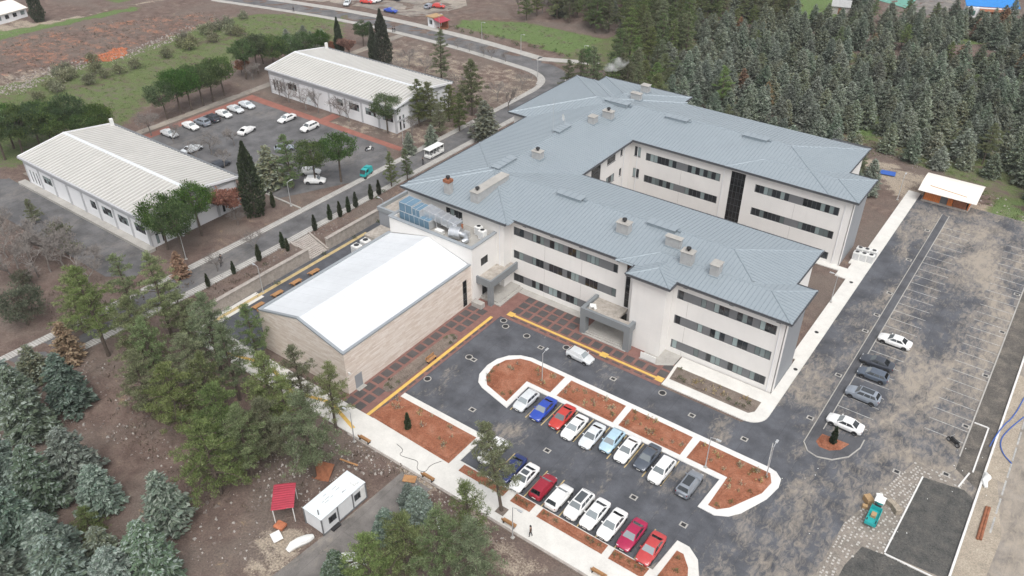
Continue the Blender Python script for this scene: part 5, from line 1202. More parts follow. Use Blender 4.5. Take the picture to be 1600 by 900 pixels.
def sweeper():
    p = P(572, 268, PLAT+.9); b = empty('street_sweeper', (p[0], p[1], PLAT+.02), R(-75), 'small turquoise sweeping vehicle on the campus road', 'sweeper'); b.scale = (.85, .85, .85)
    bev(MB().box(-.2, 1.7, -.75, .75, .45, 1.2).box(.0, 1.2, -.72, .72, 1.2, 2.0).obj('cab', 'turquoise', b), .1, 2); bev(MB().hexa(((-1.9, -.8, .5), (-.25, -.8, .5), (-.25, .8, .5), (-1.9, .8, .5), (-1.7, -.75, 1.9), (-.25, -.75, 2.1), (-.25, .75, 2.1), (-1.7, .75, 1.9))).obj('hopper', 'turquoise', b), .06, 2)
    MB().poly(((1.72, -.65, 1.15), (1.72, .65, 1.15), (1.22, .65, 1.95), (1.22, -.65, 1.95))).obj('windscreen', 'car_glass', b)
    for s in (-.73, .73): MB().poly(((.1, s, 1.25), (1.1, s, 1.25), (1.0, s, 1.9), (.1, s, 1.9))).obj('side_window', 'car_glass', b)
    for x in (-1.3, 1.1):
        for s in (.7, -.7): w = link('wheel', TYRE, b, (x, s, .325)); link('rim', RIM, w)
    MB().cyl(1.7, .7, .02, .25, .35, 12).obj('brush', 'black', b)
sweeper()
def motorbike(x, y, z, a, m, label):
    b = empty('motorcycle', (x, y, z), R(a), label, 'motorcycle')
    for xx in (-.65, .65): w = link('wheel', TYRE, b, (xx, 0, .31)); link('rim', RIM, w)
    bev(MB().box(-.35, .35, -.13, .13, .3, .7).hexa(((.05, -.16, .7), (.5, -.12, .75), (.5, .12, .75), (.05, .16, .7), (.05, -.14, .95), (.45, -.1, 1.0), (.45, .1, 1.0), (.05, .14, .95))).obj('body', m, b), .04, 1)
    MB().box(-.75, .05, -.15, .15, .72, .86).obj('seat', 'black', b); MB().tube([(.65, 0, .31), (.45, 0, .95), (.4, 0, 1.1)], .04, 6).tube([(.4, -.38, 1.12), (.4, .38, 1.12)], .025, 6).obj('fork', 'rim', b); MB().tube([(-.7, -.16, .35), (.1, -.16, .35)], .06, 6).obj('exhaust', 'rim', b)
motorbike(1.2, 92.3, .03, 150, 'black', 'dark motorcycle parked alone in the right car park')
p = P(577, 232, PLAT+.5); motorbike(p[0], p[1], PLAT+.02, 60, 'plastic_white', 'white scooter near the campus road mouth')
def loader():
    a, q = P(1376, 782, .5), P(1357, 824, .5); ang = math.atan2(q[1]-a[1], q[0]-a[0])
    b = empty('cargo_tricycle', ((a[0]+q[0])/2, (a[1]+q[1])/2, .045), ang, 'turquoise three-wheeled cargo cart with railed bed by the stone path', 'cart')   # +x towards the bed end
    MB().box(-.5, 2.1, -.6, .6, .5, .58).box(-.5, 2.1, -.62, -.57, .58, .95).box(-.5, 2.1, .57, .62, .58, .95).box(2.05, 2.1, -.57, .57, .58, .95).box(-.5, -.45, -.57, .57, .58, 1.2).obj('bed', 'turquoise', b)
    for y in (-.6, .57):
        for x in (-.5, .35, 1.2, 2.05): MB().box(x, x+.04, y, y+.03, .95, 1.3).obj('rail_post', 'turquoise', b)
        MB().box(-.5, 2.1, y, y+.03, 1.3, 1.34).obj('rail', 'turquoise', b)
    MB().box(-1.7, -.5, -.16, .16, .42, .6).box(-1.0, -.55, -.35, .35, .6, .95).obj('frame', 'turquoise', b); MB().box(-1.0, -.6, -.33, .33, .951, 1.03).obj('seat', 'black', b)
    bev(MB().hexa(((-2.0, -.42, .55), (-1.6, -.45, .55), (-1.6, .45, .55), (-2.0, .42, .55), (-1.8, -.4, 1.35), (-1.65, -.42, 1.35), (-1.65, .42, 1.35), (-1.8, .4, 1.35))).obj('front_shield', 'turquoise', b), .04, 2)
    bev(MB().box(-1.8, -.6, -.55, .55, 1.75, 1.81).obj('canopy', 'plastic_white', b), .03, 1)
    for x in (-1.7, -.66):
        for y in (-.48, .44): MB().box(x, x+.04, y, y+.04, .6, 1.75).obj('canopy_post', 'lamp_metal', b)
    for x, y in ((-1.75, 0), (1.3, .55), (1.3, -.55)): w = link('wheel', TYRE, b, (x, y, .325)); link('rim', RIM, w)
    MB().tube([(-1.45, -.35, 1.15), (-1.6, 0, 1.1), (-1.45, .35, 1.15)], .02, 5).obj('handlebar', 'black', b)
    MB().box(.2, .9, -.3, .25, .585, .95).obj('load_box', 'cardboard', b)
loader()
def cbox(px, py, s, m, label, z=.04):
    p = P(px, py, .4); o = bev(MB().box(-s, s, -s*.75, s*.75, 0, s*1.5).obj('crate', m, None, (p[0], p[1], z), rnd.uniform(0, 3)), .03, 1); return tag(o, label, 'box')
cbox(1357, 781, .55, 'cardboard', 'round-edged cardboard box at the front of the cargo cart'); cbox(1352, 790, .30, 'cardboard', 'small cardboard box on the asphalt beside the cargo cart'); cbox(1374, 779, .5, 'plastic_white', 'white crate beside the cargo cart canopy'); cbox(1393, 786, .45, 'sand', 'sandy sack-like box on the stone path'); cbox(1401, 796, .5, 'sand', 'pale sand-filled box at the edge of the stone path')
# ------------------------------------------------------------------ plants
def leaf_mesh(name, C, A, B, tint):
    """rhombic leaf sprays: centres C, half axes A and B, colour per spray"""
    n = len(C); V = np.empty((n, 4, 3)); V[:, 0] = C-A; V[:, 1] = C+B; V[:, 2] = C+A; V[:, 3] = C-B
    me = bpy.data.meshes.new(name); me.vertices.add(n*4); me.vertices.foreach_set('co', V.ravel())
    me.loops.add(n*4); me.loops.foreach_set('vertex_index', np.arange(n*4, dtype=np.int32)); me.polygons.add(n); me.polygons.foreach_set('loop_start', np.arange(0, n*4, 4, dtype=np.int32))
    at = me.attributes.new('tint', 'FLOAT_COLOR', 'FACE'); at.data.foreach_set('color', np.concatenate([tint, np.ones((n, 1))], 1).astype(np.float32).ravel())
    me.materials.append(MATS['foliage']); me.update(); me.validate(); return me
def _unit(v): return v/np.maximum(1e-9, np.linalg.norm(v, axis=-1, keepdims=True))
def _rv(g, n): return _unit(g.normal(size=(n, 3)))
def tintv(g, n, base, var=.28, hi=None, phi=.2):
    t = np.array(base)[None]*(1+(g.random((n, 1))-.5)*2*var)*(1+(g.random((n, 3))-.5)*.12)
    if hi is not None:
        k = g.random(n) < phi; t[k] = np.array(hi)[None]*(1+(g.random((k.sum(), 1))-.5)*.4)
    return np.clip(t, .004, 1)
def cedar(seed, H, Rd, base, hi, lev=24, dens=1.0, taper=.64, phi=.3):
    """conifer with tiered, slightly drooping flat branches"""
    g = np.random.default_rng(seed); C, A, B, T = [], [], [], []; tr = MB()
    tr.tube([(0, 0, -.3), (0, 0, H*.5), (g.normal()*.08, g.normal()*.08, H*.97)], [H*.022, H*.014, .02], 6)
    for k in range(lev):
        f = (k+.3)/lev; z = H*(.07+.92*f); nb = int(6+3*g.random())
        Lm = Rd*(1-f)**taper*(1.0 if f > .10 else .82)+.14
        a0 = g.random()*6.28
        for q in range(nb):
            az = a0+6.283*q/nb+g.normal()*.25; L = Lm*g.uniform(.62, 1.14); up = .30*(f-.25)+g.normal()*.08; droop = g.uniform(.10, .30)
            d = np.array([math.cos(az), math.sin(az), 0]); sd = np.array([-d[1], d[0], 0]); n = max(3, int((4+L*9.5)*dens)); t = g.random(n)**.62
            w = .42*L*(1-t*.65)*np.clip(t*2.2, .25, 1)
            off = (g.random(n)*2-1)*w
            c = d[None]*(t*L)[:, None]+sd[None]*off[:, None]; c[:, 2] = z+up*t*L-droop*L*t*t+g.normal(size=n)*.07+.10*np.abs(off)*-1
            if k % 3 == 0: tr.tube([(0, 0, z), (d[0]*L*.8, d[1]*L*.8, z+up*.8*L-droop*L*.64)], [.04, .012], 3, cap=False)
            ad = _unit(d[None]*.8+sd[None]*np.sign(off)[:, None]*g.uniform(.3, 1.0, (n, 1))+np.array([0, 0, 1])[None]*g.uniform(-.35, .25, (n, 1)))
            bd = _unit(np.cross(ad, _unit(np.array([[0, 0, 1.0]])+g.normal(size=(n, 3))*.45)))
            s = g.uniform(.20, .40, (n, 1))*(.75+.5*(1-f)); C.append(c); A.append(ad*s); B.append(bd*s*g.uniform(.30, .5, (n, 1)))
            T.append(tintv(g, n, base, .30, hi, phi))
    n = 26; zz = H*(1-g.random(n)*.07); C.append(np.stack([g.normal(size=n)*.06, g.normal(size=n)*.06, zz], 1)); ad = _unit(np.stack([g.normal(size=n)*.5, g.normal(size=n)*.5, np.ones(n)], 1)); A.append(ad*.2); B.append(_unit(np.cross(ad, _rv(g, n)))*.07); T.append(tintv(g, n, hi, .2))
    return leaf_mesh('crown', *(np.concatenate(q) for q in (C, A, B, T))), tr.mesh('trunk', 'bark')
def clumps(g, cs, rs, per, base, hi, sl=.24, wd=.3, upb=.35, flat=.8, phi=.25, var=.3):
    C, A, B, T = [], [], [], []
    for c, r in zip(cs, rs):
        n = max(5, int(per*r*r)); d = _rv(g, n); d[:, 2] = d[:, 2]*flat+upb*.3; rad = r*g.random((n, 1))**.45
        C.append(np.array(c)[None]+d*rad*np.array([1, 1, flat])[None]); ad = _unit(d*.6+_rv(g, n)*.6+np.array([[0, 0, upb]])); s = g.uniform(.6, 1.3, (n, 1))*sl
        A.append(ad*s); B.append(_unit(np.cross(ad, _rv(g, n)))*s*wd*g.uniform(.7, 1.3, (n, 1))); cb = np.array(base)*(1+g.normal()*.14)
        T.append(tintv(g, n, cb, var, hi, phi))
    return leaf_mesh('crown', *(np.concatenate(q) for q in (C, A, B, T)))
def pine(seed, H, Rd, base, hi, bole=.35, limbs=30, lean=.04, per=290, cone=.70):
    """red pine: bare lower bole, loose whorls of limbs feathered with needles, narrowing to a soft top"""
    g = np.random.default_rng(seed); tr = MB(); lx, ly = g.normal()*lean*H, g.normal()*lean*H
    ax = lambda f: np.array([lx*f*f, ly*f*f, H*f]); tr.tube([tuple(ax(f)-np.array([0, 0, .3 if f == 0 else 0])) for f in (0, .3, .6, .85, .97)], [H*.019, H*.015, H*.011, H*.006, .02], 7)
    cs, rs = [], []
    for k in range(limbs):
        u = (k+g.random()*.9)/limbs; f = bole+(1-bole)*u*.98; p = ax(f)
        env = (Rd*(1-u)**cone*(.72+.28*min(1, u/.16))+.25)*g.uniform(.55, 1.2); az = k*2.4+g.normal()*.45; up = g.uniform(.05, .42)+.3*u
        d = np.array([math.cos(az), math.sin(az), up]); e = p+d*env+np.array([0, 0, -.07*env*env])
        tr.tube([tuple(p), tuple(p+d*env*.55), tuple(e)], [.07*(1.25-u), .04, .012], 4, cap=False)
        m = max(2, int(env/.42))
        for q in range(m):
            t = .28+.78*(q+g.random()*.8)/m; side = np.array([-d[1], d[0], 0])*g.normal()*.30*env*t*.8
            cs.append(p+d*env*t+np.array([0, 0, -.07*env*env*t*t])+side+g.normal(size=3)*.12); rs.append(g.uniform(.30, .58)*(.78+.08*Rd))
    cs.append(ax(.99)); rs.append(.4)
    return clumps(g, cs, rs, per, base, hi, sl=.155, wd=.2, upb=.5, flat=.62, phi=.32, var=.34), tr.mesh('trunk', 'bark')
def stone_pine(seed, H, Rd, base, hi, bole=.42):
    g = np.random.default_rng(seed); tr = MB(); lx, ly = g.normal()*.05*H, g.normal()*.05*H
    tr.tube([(0, 0, -.3), (lx*.3, ly*.3, H*.3), (lx*.7, ly*.7, H*.6), (lx, ly, H*.85)], [H*.024, H*.019, H*.014, .04], 7); cs, rs = [], []
    zc = H*(bole+1)/2; hh = H*(1-bole)/2
    for k in range(105):
        d = _rv(g, 1)[0]; d[2] = d[2]*.9+.15; c = np.array([lx*.8, ly*.8, zc])+d*np.array([Rd, Rd, hh])*g.uniform(.60, .96); cs.append(c); rs.append(g.uniform(.62, 1.0)*(.6+.14*Rd))
        if k % 4 == 0: tr.tube([(lx*.6, ly*.6, H*.5), tuple(np.array([lx*.6, ly*.6, H*.5])*.4+c*.6), tuple(c)], [.08, .05, .02], 4, cap=False)
    return clumps(g, cs, rs, 66, base, hi, sl=.2, upb=.55, phi=.24), tr.mesh('trunk', 'bark')
def cypress(seed, H, Rd, base, hi, n=5200):
    g = np.random.default_rng(seed); f = g.random(n)**.9; env = Rd*np.where(f < .2, .65+f*1.75, (1-((f-.2)/.82)**1.7)); az = g.random(n)*6.283; az2 = np.round(az*2.2+f*9)/2.2-f*4.1
    lump = .8+.2*np.sin(az*5+f*31)*np.cos(f*47+az*3); r = env*lump*(g.random(n)**.22); C = np.stack([np.cos(az)*r, np.sin(az)*r, .15+f*H*.985], 1)
    ad = _unit(np.stack([np.cos(az)*.4, np.sin(az)*.4, np.ones(n)*1.1], 1)+g.normal(size=(n, 3))*.35); s = g.uniform(.13, .34, (n, 1)); tr = MB(); tr.cyl(0, 0, -.3, H*.6, H*.016, 6, r2=.03)
    return leaf_mesh('crown', C, ad*s, _unit(np.cross(ad, _rv(g, n)))*s*.42, tintv(g, n, base, .34, hi, .2)), tr.mesh('trunk', 'bark')
def bare(seed, H, spread=.55, m='bark_grey', leaves=None, depth=5, forks=3):
    g = random.Random(seed); tr = MB(); tips = []
    def grow(p, d, L, r, k):
        r = max(r, .020); e = p+d*L; mid = p+d*L*.5+Vector((g.gauss(0, .05), g.gauss(0, .05), g.gauss(0, .03)))*L
        tr.tube([p, mid, e], [r, r*.82, r*.66], 5 if k > 3 else 3, cap=False)
        if k <= 2: tips.append(e); tips.append(mid)
        if k == 0: return
        for _ in range(forks+(1 if g.random() < .4 else 0) if k < depth else forks+1):
            ax = Vector((g.gauss(0, 1), g.gauss(0, 1), g.gauss(0, .45))).normalized(); nd = (d*(1-spread*.55)+ax*spread+Vector((0, 0, .16))).normalized(); grow(e if g.random() < .7 else mid, nd, L*g.uniform(.58, .82), r*.56, k-1)
    grow(Vector((0, 0, -.2)), Vector((g.gauss(0, .05), g.gauss(0, .05), 1)).normalized(), H*.30, H*.021, depth)
    crown = None
    if leaves:
        gg = np.random.default_rng(seed); sel = [t for t in tips if gg.random() < leaves[2]]; crown = clumps(gg, [tuple(t) for t in sel], [leaves[3]]*len(sel), 40, leaves[0], leaves[1], sl=.17, wd=.5, upb=.1)
    return crown, tr.mesh('branches', m)
def shrub(seed, H, Rd, base, hi, n=26, per=60, sl=.16):
    g = np.random.default_rng(seed); cs, rs = [], []
    for k in range(n):
        d = _rv(g, 1)[0]; d[2] = abs(d[2]); cs.append(d*np.array([Rd, Rd, H*.75])*g.uniform(.35, .85)+np.array([0, 0, H*.22])); rs.append(g.uniform(.28, .5)*Rd)
    tr = MB()
    for k in range(4): a = k*1.57+g.random(); tr.tube([(0, 0, -.1), (math.cos(a)*Rd*.3, math.sin(a)*Rd*.3, H*.55)], [H*.035, .015], 4, cap=False)
    return clumps(g, cs, rs, per, base, hi, sl=sl, wd=.4), tr.mesh('stems', 'bark_grey')
BG, BGH = (.200, .230, .176), (.33, .37, .305)       # blue-grey cedar
GN, GNH = (.172, .212, .100), (.275, .32, .165)       # yellowish red pine
DG, DGH = (.070, .118, .040), (.130, .190, .068)       # stone pine
CPB, CPH = (.058, .074, .046), (.105, .125, .078)       # dark cypress
LIB = {
 'cedar': [cedar(10+i, (8.2, 7.4, 8.8, 7.6, 6.6)[i], (3.0, 3.0, 3.0, 3.4, 2.9)[i], (BG, (.208, .230, .160), (.182, .226, .172), (.222, .246, .190), (.205, .220, .148))[i], BGH, dens=.9) for i in range(5)],
 'bluecedar': [cedar(30+i, (9.8, 9.0, 10.4, 8.4)[i], (3.6, 3.8, 3.4, 3.5)[i], ((.160, .206, .168), (.185, .222, .182), (.142, .195, .132), (.178, .228, .192))[i], (.33, .39, .345), lev=27, dens=1.75, phi=.28) for i in range(4)],
 'pine': [pine(50+i, (11.5, 12.5, 10, 11)[i], (3.5, 3.1, 3.7, 2.8)[i], GN, GNH, (.22, .34, .14, .24)[i], (52, 48, 50, 38)[i]) for i in range(4)],
 'forestpine': [pine(70+i, (11, 12, 10)[i], (3.0, 2.7, 3.2)[i], ((.120, .158, .072), (.135, .172, .076), (.150, .166, .082))[i], (.225, .265, .125), .16, 52) for i in range(3)],
 'stonepine': [stone_pine(80+i, (8.6, 9.4, 8.0)[i], (3.5, 3.2, 3.9)[i], DG, DGH, (.34, .40, .28)[i]) for i in range(3)],
 'cypress': [cypress(90+i, (13, 11)[i], (2.5, 1.7)[i], CPB, CPH) for i in range(2)],
 'bare': [bare(100+i, (8, 7, 9)[i], (.6, .66, .52)[i], ('bark_grey', 'bark_pale', 'bark_grey')[i]) for i in range(3)],
 'twiggy': [bare(120+i, 6.4, .72, 'bark_pale', None, 5, 3) for i in range(2)],
 'dry': [bare(130, 6.5, .6, 'bark_grey', ((.26, .125, .08), (.36, .19, .125), .95, .8), 4, 3)],
 'drypine': [cedar(140, 7, 2.4, (.27, .19, .11), (.36, .27, .165), dens=.9)],
 'olive': [shrub(150+i, 2.6, 1.6, (.19, .195, .12), (.33, .335, .22), 34) for i in range(3)],
 'bush': [shrub(160+i, .9, .6, ((.06, .10, .03), (.14, .15, .06))[i], (.16, .19, .08), 12, 90, .10) for i in range(2)],
 'weed': [shrub(165, .6, .36, (.36, .29, .17), (.52, .44, .28), 8, 120, .10)],
 'sapling': [cypress(170, 3.0, .48, (.055, .07, .04), (.10, .115, .07), 900)],
 'oak': [stone_pine(180, 6.5, 3.6, (.105, .118, .075), (.165, .178, .118), .10)],
}
NAMES = dict(cedar='cedar_tree', bluecedar='cedar_tree', pine='pine_tree', forestpine='pine_tree', stonepine='stone_pine', cypress='cypress_tree', bare='bare_tree', twiggy='bare_tree', dry='dry_tree', drypine='dry_tree', olive='olive_bush', bush='shrub', weed='dry_weed', sapling='young_cypress', oak='evergreen_tree')
CATS = dict(olive='bush', bush='shrub', weed='plant', sapling='tree')
tr_rnd = random.Random(21)
def plant(kind, x, y, s=1.0, label=None, group=None, var=None, z=None, sz=None):
    v = LIB[kind]; crown, trunk = v[var % len(v) if var is not None else tr_rnd.randrange(len(v))]
    o = empty(NAMES[kind], (x, y, hz(x, y)-.05 if z is None else z), tr_rnd.uniform(0, 6.28), label, CATS.get(kind, 'tree'), group); o.scale = (s, s, (sz or s)); o.empty_display_size = .2
    link('stems' if kind in ('olive', 'bush', 'weed') else 'branches' if 'branch' in trunk.name else 'trunk', trunk, o)
    if crown: link('crown', crown, o)
    return o

def merged(name, items, label):
    """the far rest of a stand past the first 300: one mesh, real crowns"""
    C4, T = [], []; g = np.random.default_rng(9)
    for kind, v, x, y, s, sz in items:
        me = LIB[kind][v][0]; n = len(me.vertices); co = np.empty(n*3, np.float32); me.vertices.foreach_get('co', co); co = co.reshape(-1, 3).copy(); a = g.uniform(0, 6.28)
        t = np.empty(len(me.polygons)*4, np.float32); me.attributes['tint'].data.foreach_get('color', t); t = t.reshape(-1, 4)[:, :3]*g.uniform(.78, 1.2)
        X = (co[:, 0]*math.cos(a)-co[:, 1]*math.sin(a))*s+x; Y = (co[:, 0]*math.sin(a)+co[:, 1]*math.cos(a))*s+y; C4.append(np.stack([X, Y, co[:, 2]*sz+hz(x, y)-.05], 1).reshape(-1, 4, 3)); T.append(t)
    V = np.concatenate(C4); me = leaf_mesh(name, (V[:, 0]+V[:, 2])/2, (V[:, 2]-V[:, 0])/2, (V[:, 1]-V[:, 3])/2, np.clip(np.concatenate(T), .004, 1))
    o = link(name, me); o['kind'] = 'stuff'; o['label'] = label; return o
ORD = ('first', 'second', 'third', 'fourth', 'fifth', 'sixth', 'seventh', 'eighth', 'ninth', 'tenth', 'eleventh', 'twelfth', 'thirteenth', 'fourteenth', 'fifteenth', 'sixteenth', 'seventeenth', 'eighteenth', 'nineteenth', 'twentieth', 'twenty-first', 'twenty-second', 'twenty-third', 'twenty-fourth', 'twenty-fifth', 'twenty-sixth', 'twenty-seventh', 'twenty-eighth')
def ordered(seq): return [(ORD[i], *t) for i, t in enumerate(sorted(seq))]
# ------------------------------------------------------------------ trees where the photograph shows them
def tp(kind, px, py, s=1.0, label=None, group=None, var=None, sz=None):
    p = PG(px, py); return plant(kind, p[0], p[1], s, label, group, var, sz=sz)
GB = 'blue cedars in the lower left corner'
for px, py, s, v, lb in ((25, 768, .98, 0, 'blue-green cedar at the left edge behind the pointed one in the lower left clump'), (122, 752, 1.0, 1, 'widest blue-green cedar at the upper right of the lower left clump'), (74, 792, .98, 2, 'pointed blue-green cedar in front of the widest one'), (162, 792, .82, 3, 'pale turquoise cedar on the right of the pointed one'), (36, 850, .95, 0, 'blue-green cedar at the left edge halfway down the lower left clump'), (94, 884, 1.0, 3, 'palest silvery cedar in the middle of the lower left clump'), (108, 925, 1.0, 1, 'blue-green cedar at the bottom edge below the palest one'), (246, 908, .95, 2, 'broad blue-green cedar at the bottom edge below the tall slim cedar'), (192, 934, .95, 3, 'pale cedar tip at the bottom edge left of the broad one'), (14, 930, 1.0, 1, 'blue-green cedar in the very bottom left corner'), (52, 676, 1.08, 2, 'big green-blue cedar at the left edge above the lower clump'), (114, 634, .92, 0, 'slender silvery cedar beside the bare reddish soil'), (20, 630, .9, 3, 'bluest cedar at the left edge next to the road')):
    tp('bluecedar', px, py, s, lb, GB, v)
tp('cedar', 268, 822, 1.02, 'tall slim grey-green cedar at the right edge of the lower left clump', None, 2)
tp('cedar', 60, 592, .9, 'dark green cedar nearest the road in the left clump', None, 4); tp('cedar', 165, 872, .8, 'brownish green cedar inside the lower left clump', None, 4)
tp('pine', 148, 838, .50, 'small yellow-green pine squeezed between blue cedars', None, 2)
GPn = 'red pines in front of the stone hall'
for px, py, s, v, lb in ((170, 556, 1.22, 1, 'tall pine standing alone at the kerb of the lower left road'), (232, 578, 1.1, 0, 'pine second from the road kerb in the grove'), (215, 505, 1.1, 3, 'pine on the upper side of the road near the left thicket'), (268, 522, 1.1, 1, 'pine beside the road nearest the planted slope'), (345, 578, 1.15, 0, 'pine at the end of the retaining wall'), (300, 545, 1.0, 2, 'pine between the road kerb and the retaining wall'), (290, 672, 1.15, 2, 'bushy pine at the left edge of the grove over reddish soil'), (240, 655, 1.0, 0, 'pine at the left front of the grove beside the silvery cedar'), (338, 655, 1.05, 3, 'pine in the centre of the grove'), (405, 566, .95, 3, 'pine touching the lower left corner of the stone hall'), (360, 705, 1.15, 2, 'large pine at the lower middle of the grove'), (432, 668, 1.1, 0, 'pine at the right side of the grove before the stone hall front'), (132, 520, 1.0, 2, 'pine farthest left beside the upper road kerb'), (250, 600, 1.05, 3, 'pine behind the bushy pine at the left of the grove'), (375, 625, 1.0, 1, 'pine in the grove behind the large lower pine'), (425, 720, 1.05, 2, 'pine at the lower right of the grove near the red shelter'), (395, 745, 1.0, 0, 'pine at the lowest point of the grove'), (310, 610, 1.0, 2, 'pine in the upper centre of the grove'), (455, 690, .95, 3, 'pine of the grove closest to the tall pine behind the cabin')):
    tp('pine', px, py, s, lb, GPn, v)
tp('pine', 346, 772, 1.22, 'big bushy pine standing alone over bare soil left of the red sheet canopy', None, 2)
tp('pine', 492, 745, 1.2, 'tall pine with bare trunk behind the white site container', None, 0)
tp('pine', 478, 640, 1.0, 'thin pine close to the front corner of the stone hall', None, 3); tp('pine', 525, 668, 1.0, 'sparse pine leaning over the walk by the hall corner', None, 3)
o = tp('pine', 784, 799, .92, 'tall slender pine growing from a pit in the front sidewalk', None, 1, 1.05); o.rotation_mode = 'QUATERNION'; o.rotation_quaternion = Vector((0, 0, 1)).rotation_difference(Vector((-.15, .02, 1)).normalized())
tp('pine', 640, 900, 1.0, 'broad pine at the bottom edge right of the track', None, 2); tp('pine', 742, 930, 1.05, 'broad pine at the bottom edge nearest the sidewalk', None, 0); tp('pine', 735, 852, .95, 'pine rising beside the front sidewalk', None, 3); tp('pine', 690, 925, 1.0, 'pine between the two broad pines at the bottom edge', None, 1); tp('pine', 585, 935, .9, 'pine at the bottom edge closest to the track', None, 0)
tp('bluecedar', 655, 806, .55, 'small blue cedar at the top of the thicket by the track', None, 1); tp('bluecedar', 606, 838, .55, 'small blue cedar on the left of the thicket by the track', None, 3); tp('bluecedar', 530, 918, .6, 'small dark cedar at the bottom edge by the track', None, 2); tp('bluecedar', 640, 790, .4, 'smallest blue cedar beside the track', None, 0)
tp('oak', 44, 508, 1.0, 'dark rounded evergreen at the left edge above the road'); tp('drypine', 112, 562, .95, 'rust-brown dying conifer by the lower left road'); tp('drypine', 283, 432, .7, 'tan dying conifer by the campus road near the left white hall')
GT = 'bare trees left of the campus drive'
for od, px, py, s in ordered(((12, 402, 1.0), (42, 388, .95), (72, 402, 1.05), (100, 415, 1.0), (60, 432, .95), (125, 430, .95), (20, 440, 1.0), (92, 386, .9), (142, 446, .8), (28, 420, 1.05), (112, 398, .9), (80, 425, 1.0), (5, 365, .9), (150, 420, .7), (-10, 425, 1.0), (48, 410, .9))):
    tp('twiggy', px, py, s*1.2, od+' leafless grey tree from the left in the thicket by the campus drive', GT)
tp('forestpine', 56, 350, .5, 'small green pine at the edge of the bare thicket'); tp('oak', 40, 448, .45, 'low pale evergreen bush under the bare thicket'); tp('olive', 95, 372, 1.5, 'olive brown bush beside the campus drive'); tp('olive', 112, 395, 1.3, 'olive brown bush nearest the bare thicket')
tp('stonepine', 262, 390, 1.12, 'left one of three round pines at the corner of the left white hall', None, 0); tp('stonepine', 290, 404, 1.12, 'front one of three round pines at the corner of the left white hall', None, 1); tp('stonepine', 316, 368, 1.1, 'right one of three round pines at the corner of the left white hall', None, 1)
tp('dry', 368, 342, 1.25, 'rusty red leaved tree at the corner of the left white hall'); tp('cypress', 400, 336, 1.12, 'tall dark cypress beside the left white hall', None, 0)
tp('cedar', 424, 290, 1.3, 'dark conifer next to the tall dark cypress in the campus car park', None, 4); tp('forestpine', 458, 294, 1.0, 'dark pine on the paved corner of the campus car park', None, 0); tp('stonepine', 494, 288, 1.02, 'round green pine above the white hatchback', None, 0); tp('stonepine', 533, 284, 1.1, 'round bright green pine by the campus road mouth', None, 1)
tp('forestpine', 612, 292, .6, 'thin dark pine by the road, left of a pair', None, 1); tp('forestpine', 637, 282, .55, 'thin dark pine by the road, right of a pair', None, 1); tp('cedar', 675, 234, .7, 'small blue conifer by the road in front of the rear white hall', None, 0)
tp('stonepine', 606, 208, 1.0, 'round pine at the front wall of the rear white hall', None, 0); tp('forestpine', 655, 198, 1.0, 'dark pine at the end wall of the rear white hall', None, 0); tp('forestpine', 674, 196, 1.0, 'second dark pine at the end wall of the rear white hall', None, 2); tp('forestpine', 738, 180, 1.3, 'large dark pine on the bare lawn beyond the rear white hall', None, 2); tp('forestpine', 690, 126, 1.05, 'grey-green pine on the bare lawn near the upper road', None, 1); tp('cedar', 758, 216, 1.3, 'dark conifer close to the main roof beside the road', None, 4); tp('forestpine', 702, 190, .85, 'low dark pine beside the lawn behind the rear white hall', None, 2)
for px, py, s, lb in ((478, 172, 1.0, 'bare tree left of the blue boxes at the rear white hall'), (452, 160, .8, 'bare tree near the left end of the rear white hall'), (497, 176, .7, 'thin bare tree by the blue boxes'), (545, 190, .95, 'bare tree before the windows of the rear white hall'), (532, 182, .75, 'thin bare tree before the rear white hall door'), (778, 158, .9, 'bare tree alone on the lawn by the road bend'), (816, 140, .8, 'bare tree inside the road bend'), (665, 118, .9, 'bare tree behind the grey-green lawn pine'), (740, 215, .7, 'bare pale tree near the roof corner of the main building'), (645, 215, .6, 'bare tree at the corner of the rear white hall'), (438, 152, .75, 'bare tree at the left corner of the rear white hall'), (372, 352, .5, 'bare sapling under the rusty tree'), (400, 392, .6, 'brown sapling by the road kerb near the left hall'), (340, 424, .55, 'bare sapling by the road opposite the walkers')):
    tp('bare', px, py, s, lb)
tp('forestpine', 718, 205, .8, 'pine between the rear white hall and the road', None, 0); tp('forestpine', 688, 212, .75, 'low dense pine at the far corner of the rear white hall', None, 2); tp('cedar', 640, 240, .6, 'small blue conifer between the rear hall and the road verge', None, 0)
for px, py, lb in ((715, 76, 'first'), (734, 81, 'second'), (756, 88, 'third'), (768, 91, 'fourth'), (790, 97, 'fifth')): tp('bare', px, py, .45, lb+' small bare street tree from the left along the upper road')
for px, py, s, lb in ((640, 105, .9, 'bare tree behind the largest dark conifer'), (715, 150, .85, 'bare tree on the lawn left of the large dark pine'), (795, 175, .8, 'bare tree on the lawn corner nearest the main building'), (620, 120, .8, 'bare tree behind the ridge of the rear white hall')): tp('bare', px, py, s, lb)
tp('twiggy', 236, 212, 1.25, 'pale leafless tree behind the left white hall', None, 0)
for px, py, s, lb in ((330, 242, 1.0, 'grey leafless tree in the middle of the campus car park'), (366, 228, .9, 'grey leafless tree behind the lone white sedan'), (308, 248, .8, 'leafless tree nearest the left hall roof'), (272, 224, .9, 'leafless tree by the hall gable'), (352, 262, .8, 'leafless tree by the hall far corner')): tp('twiggy', px, py, s, lb)
GS = 'stone pines behind the left white hall'
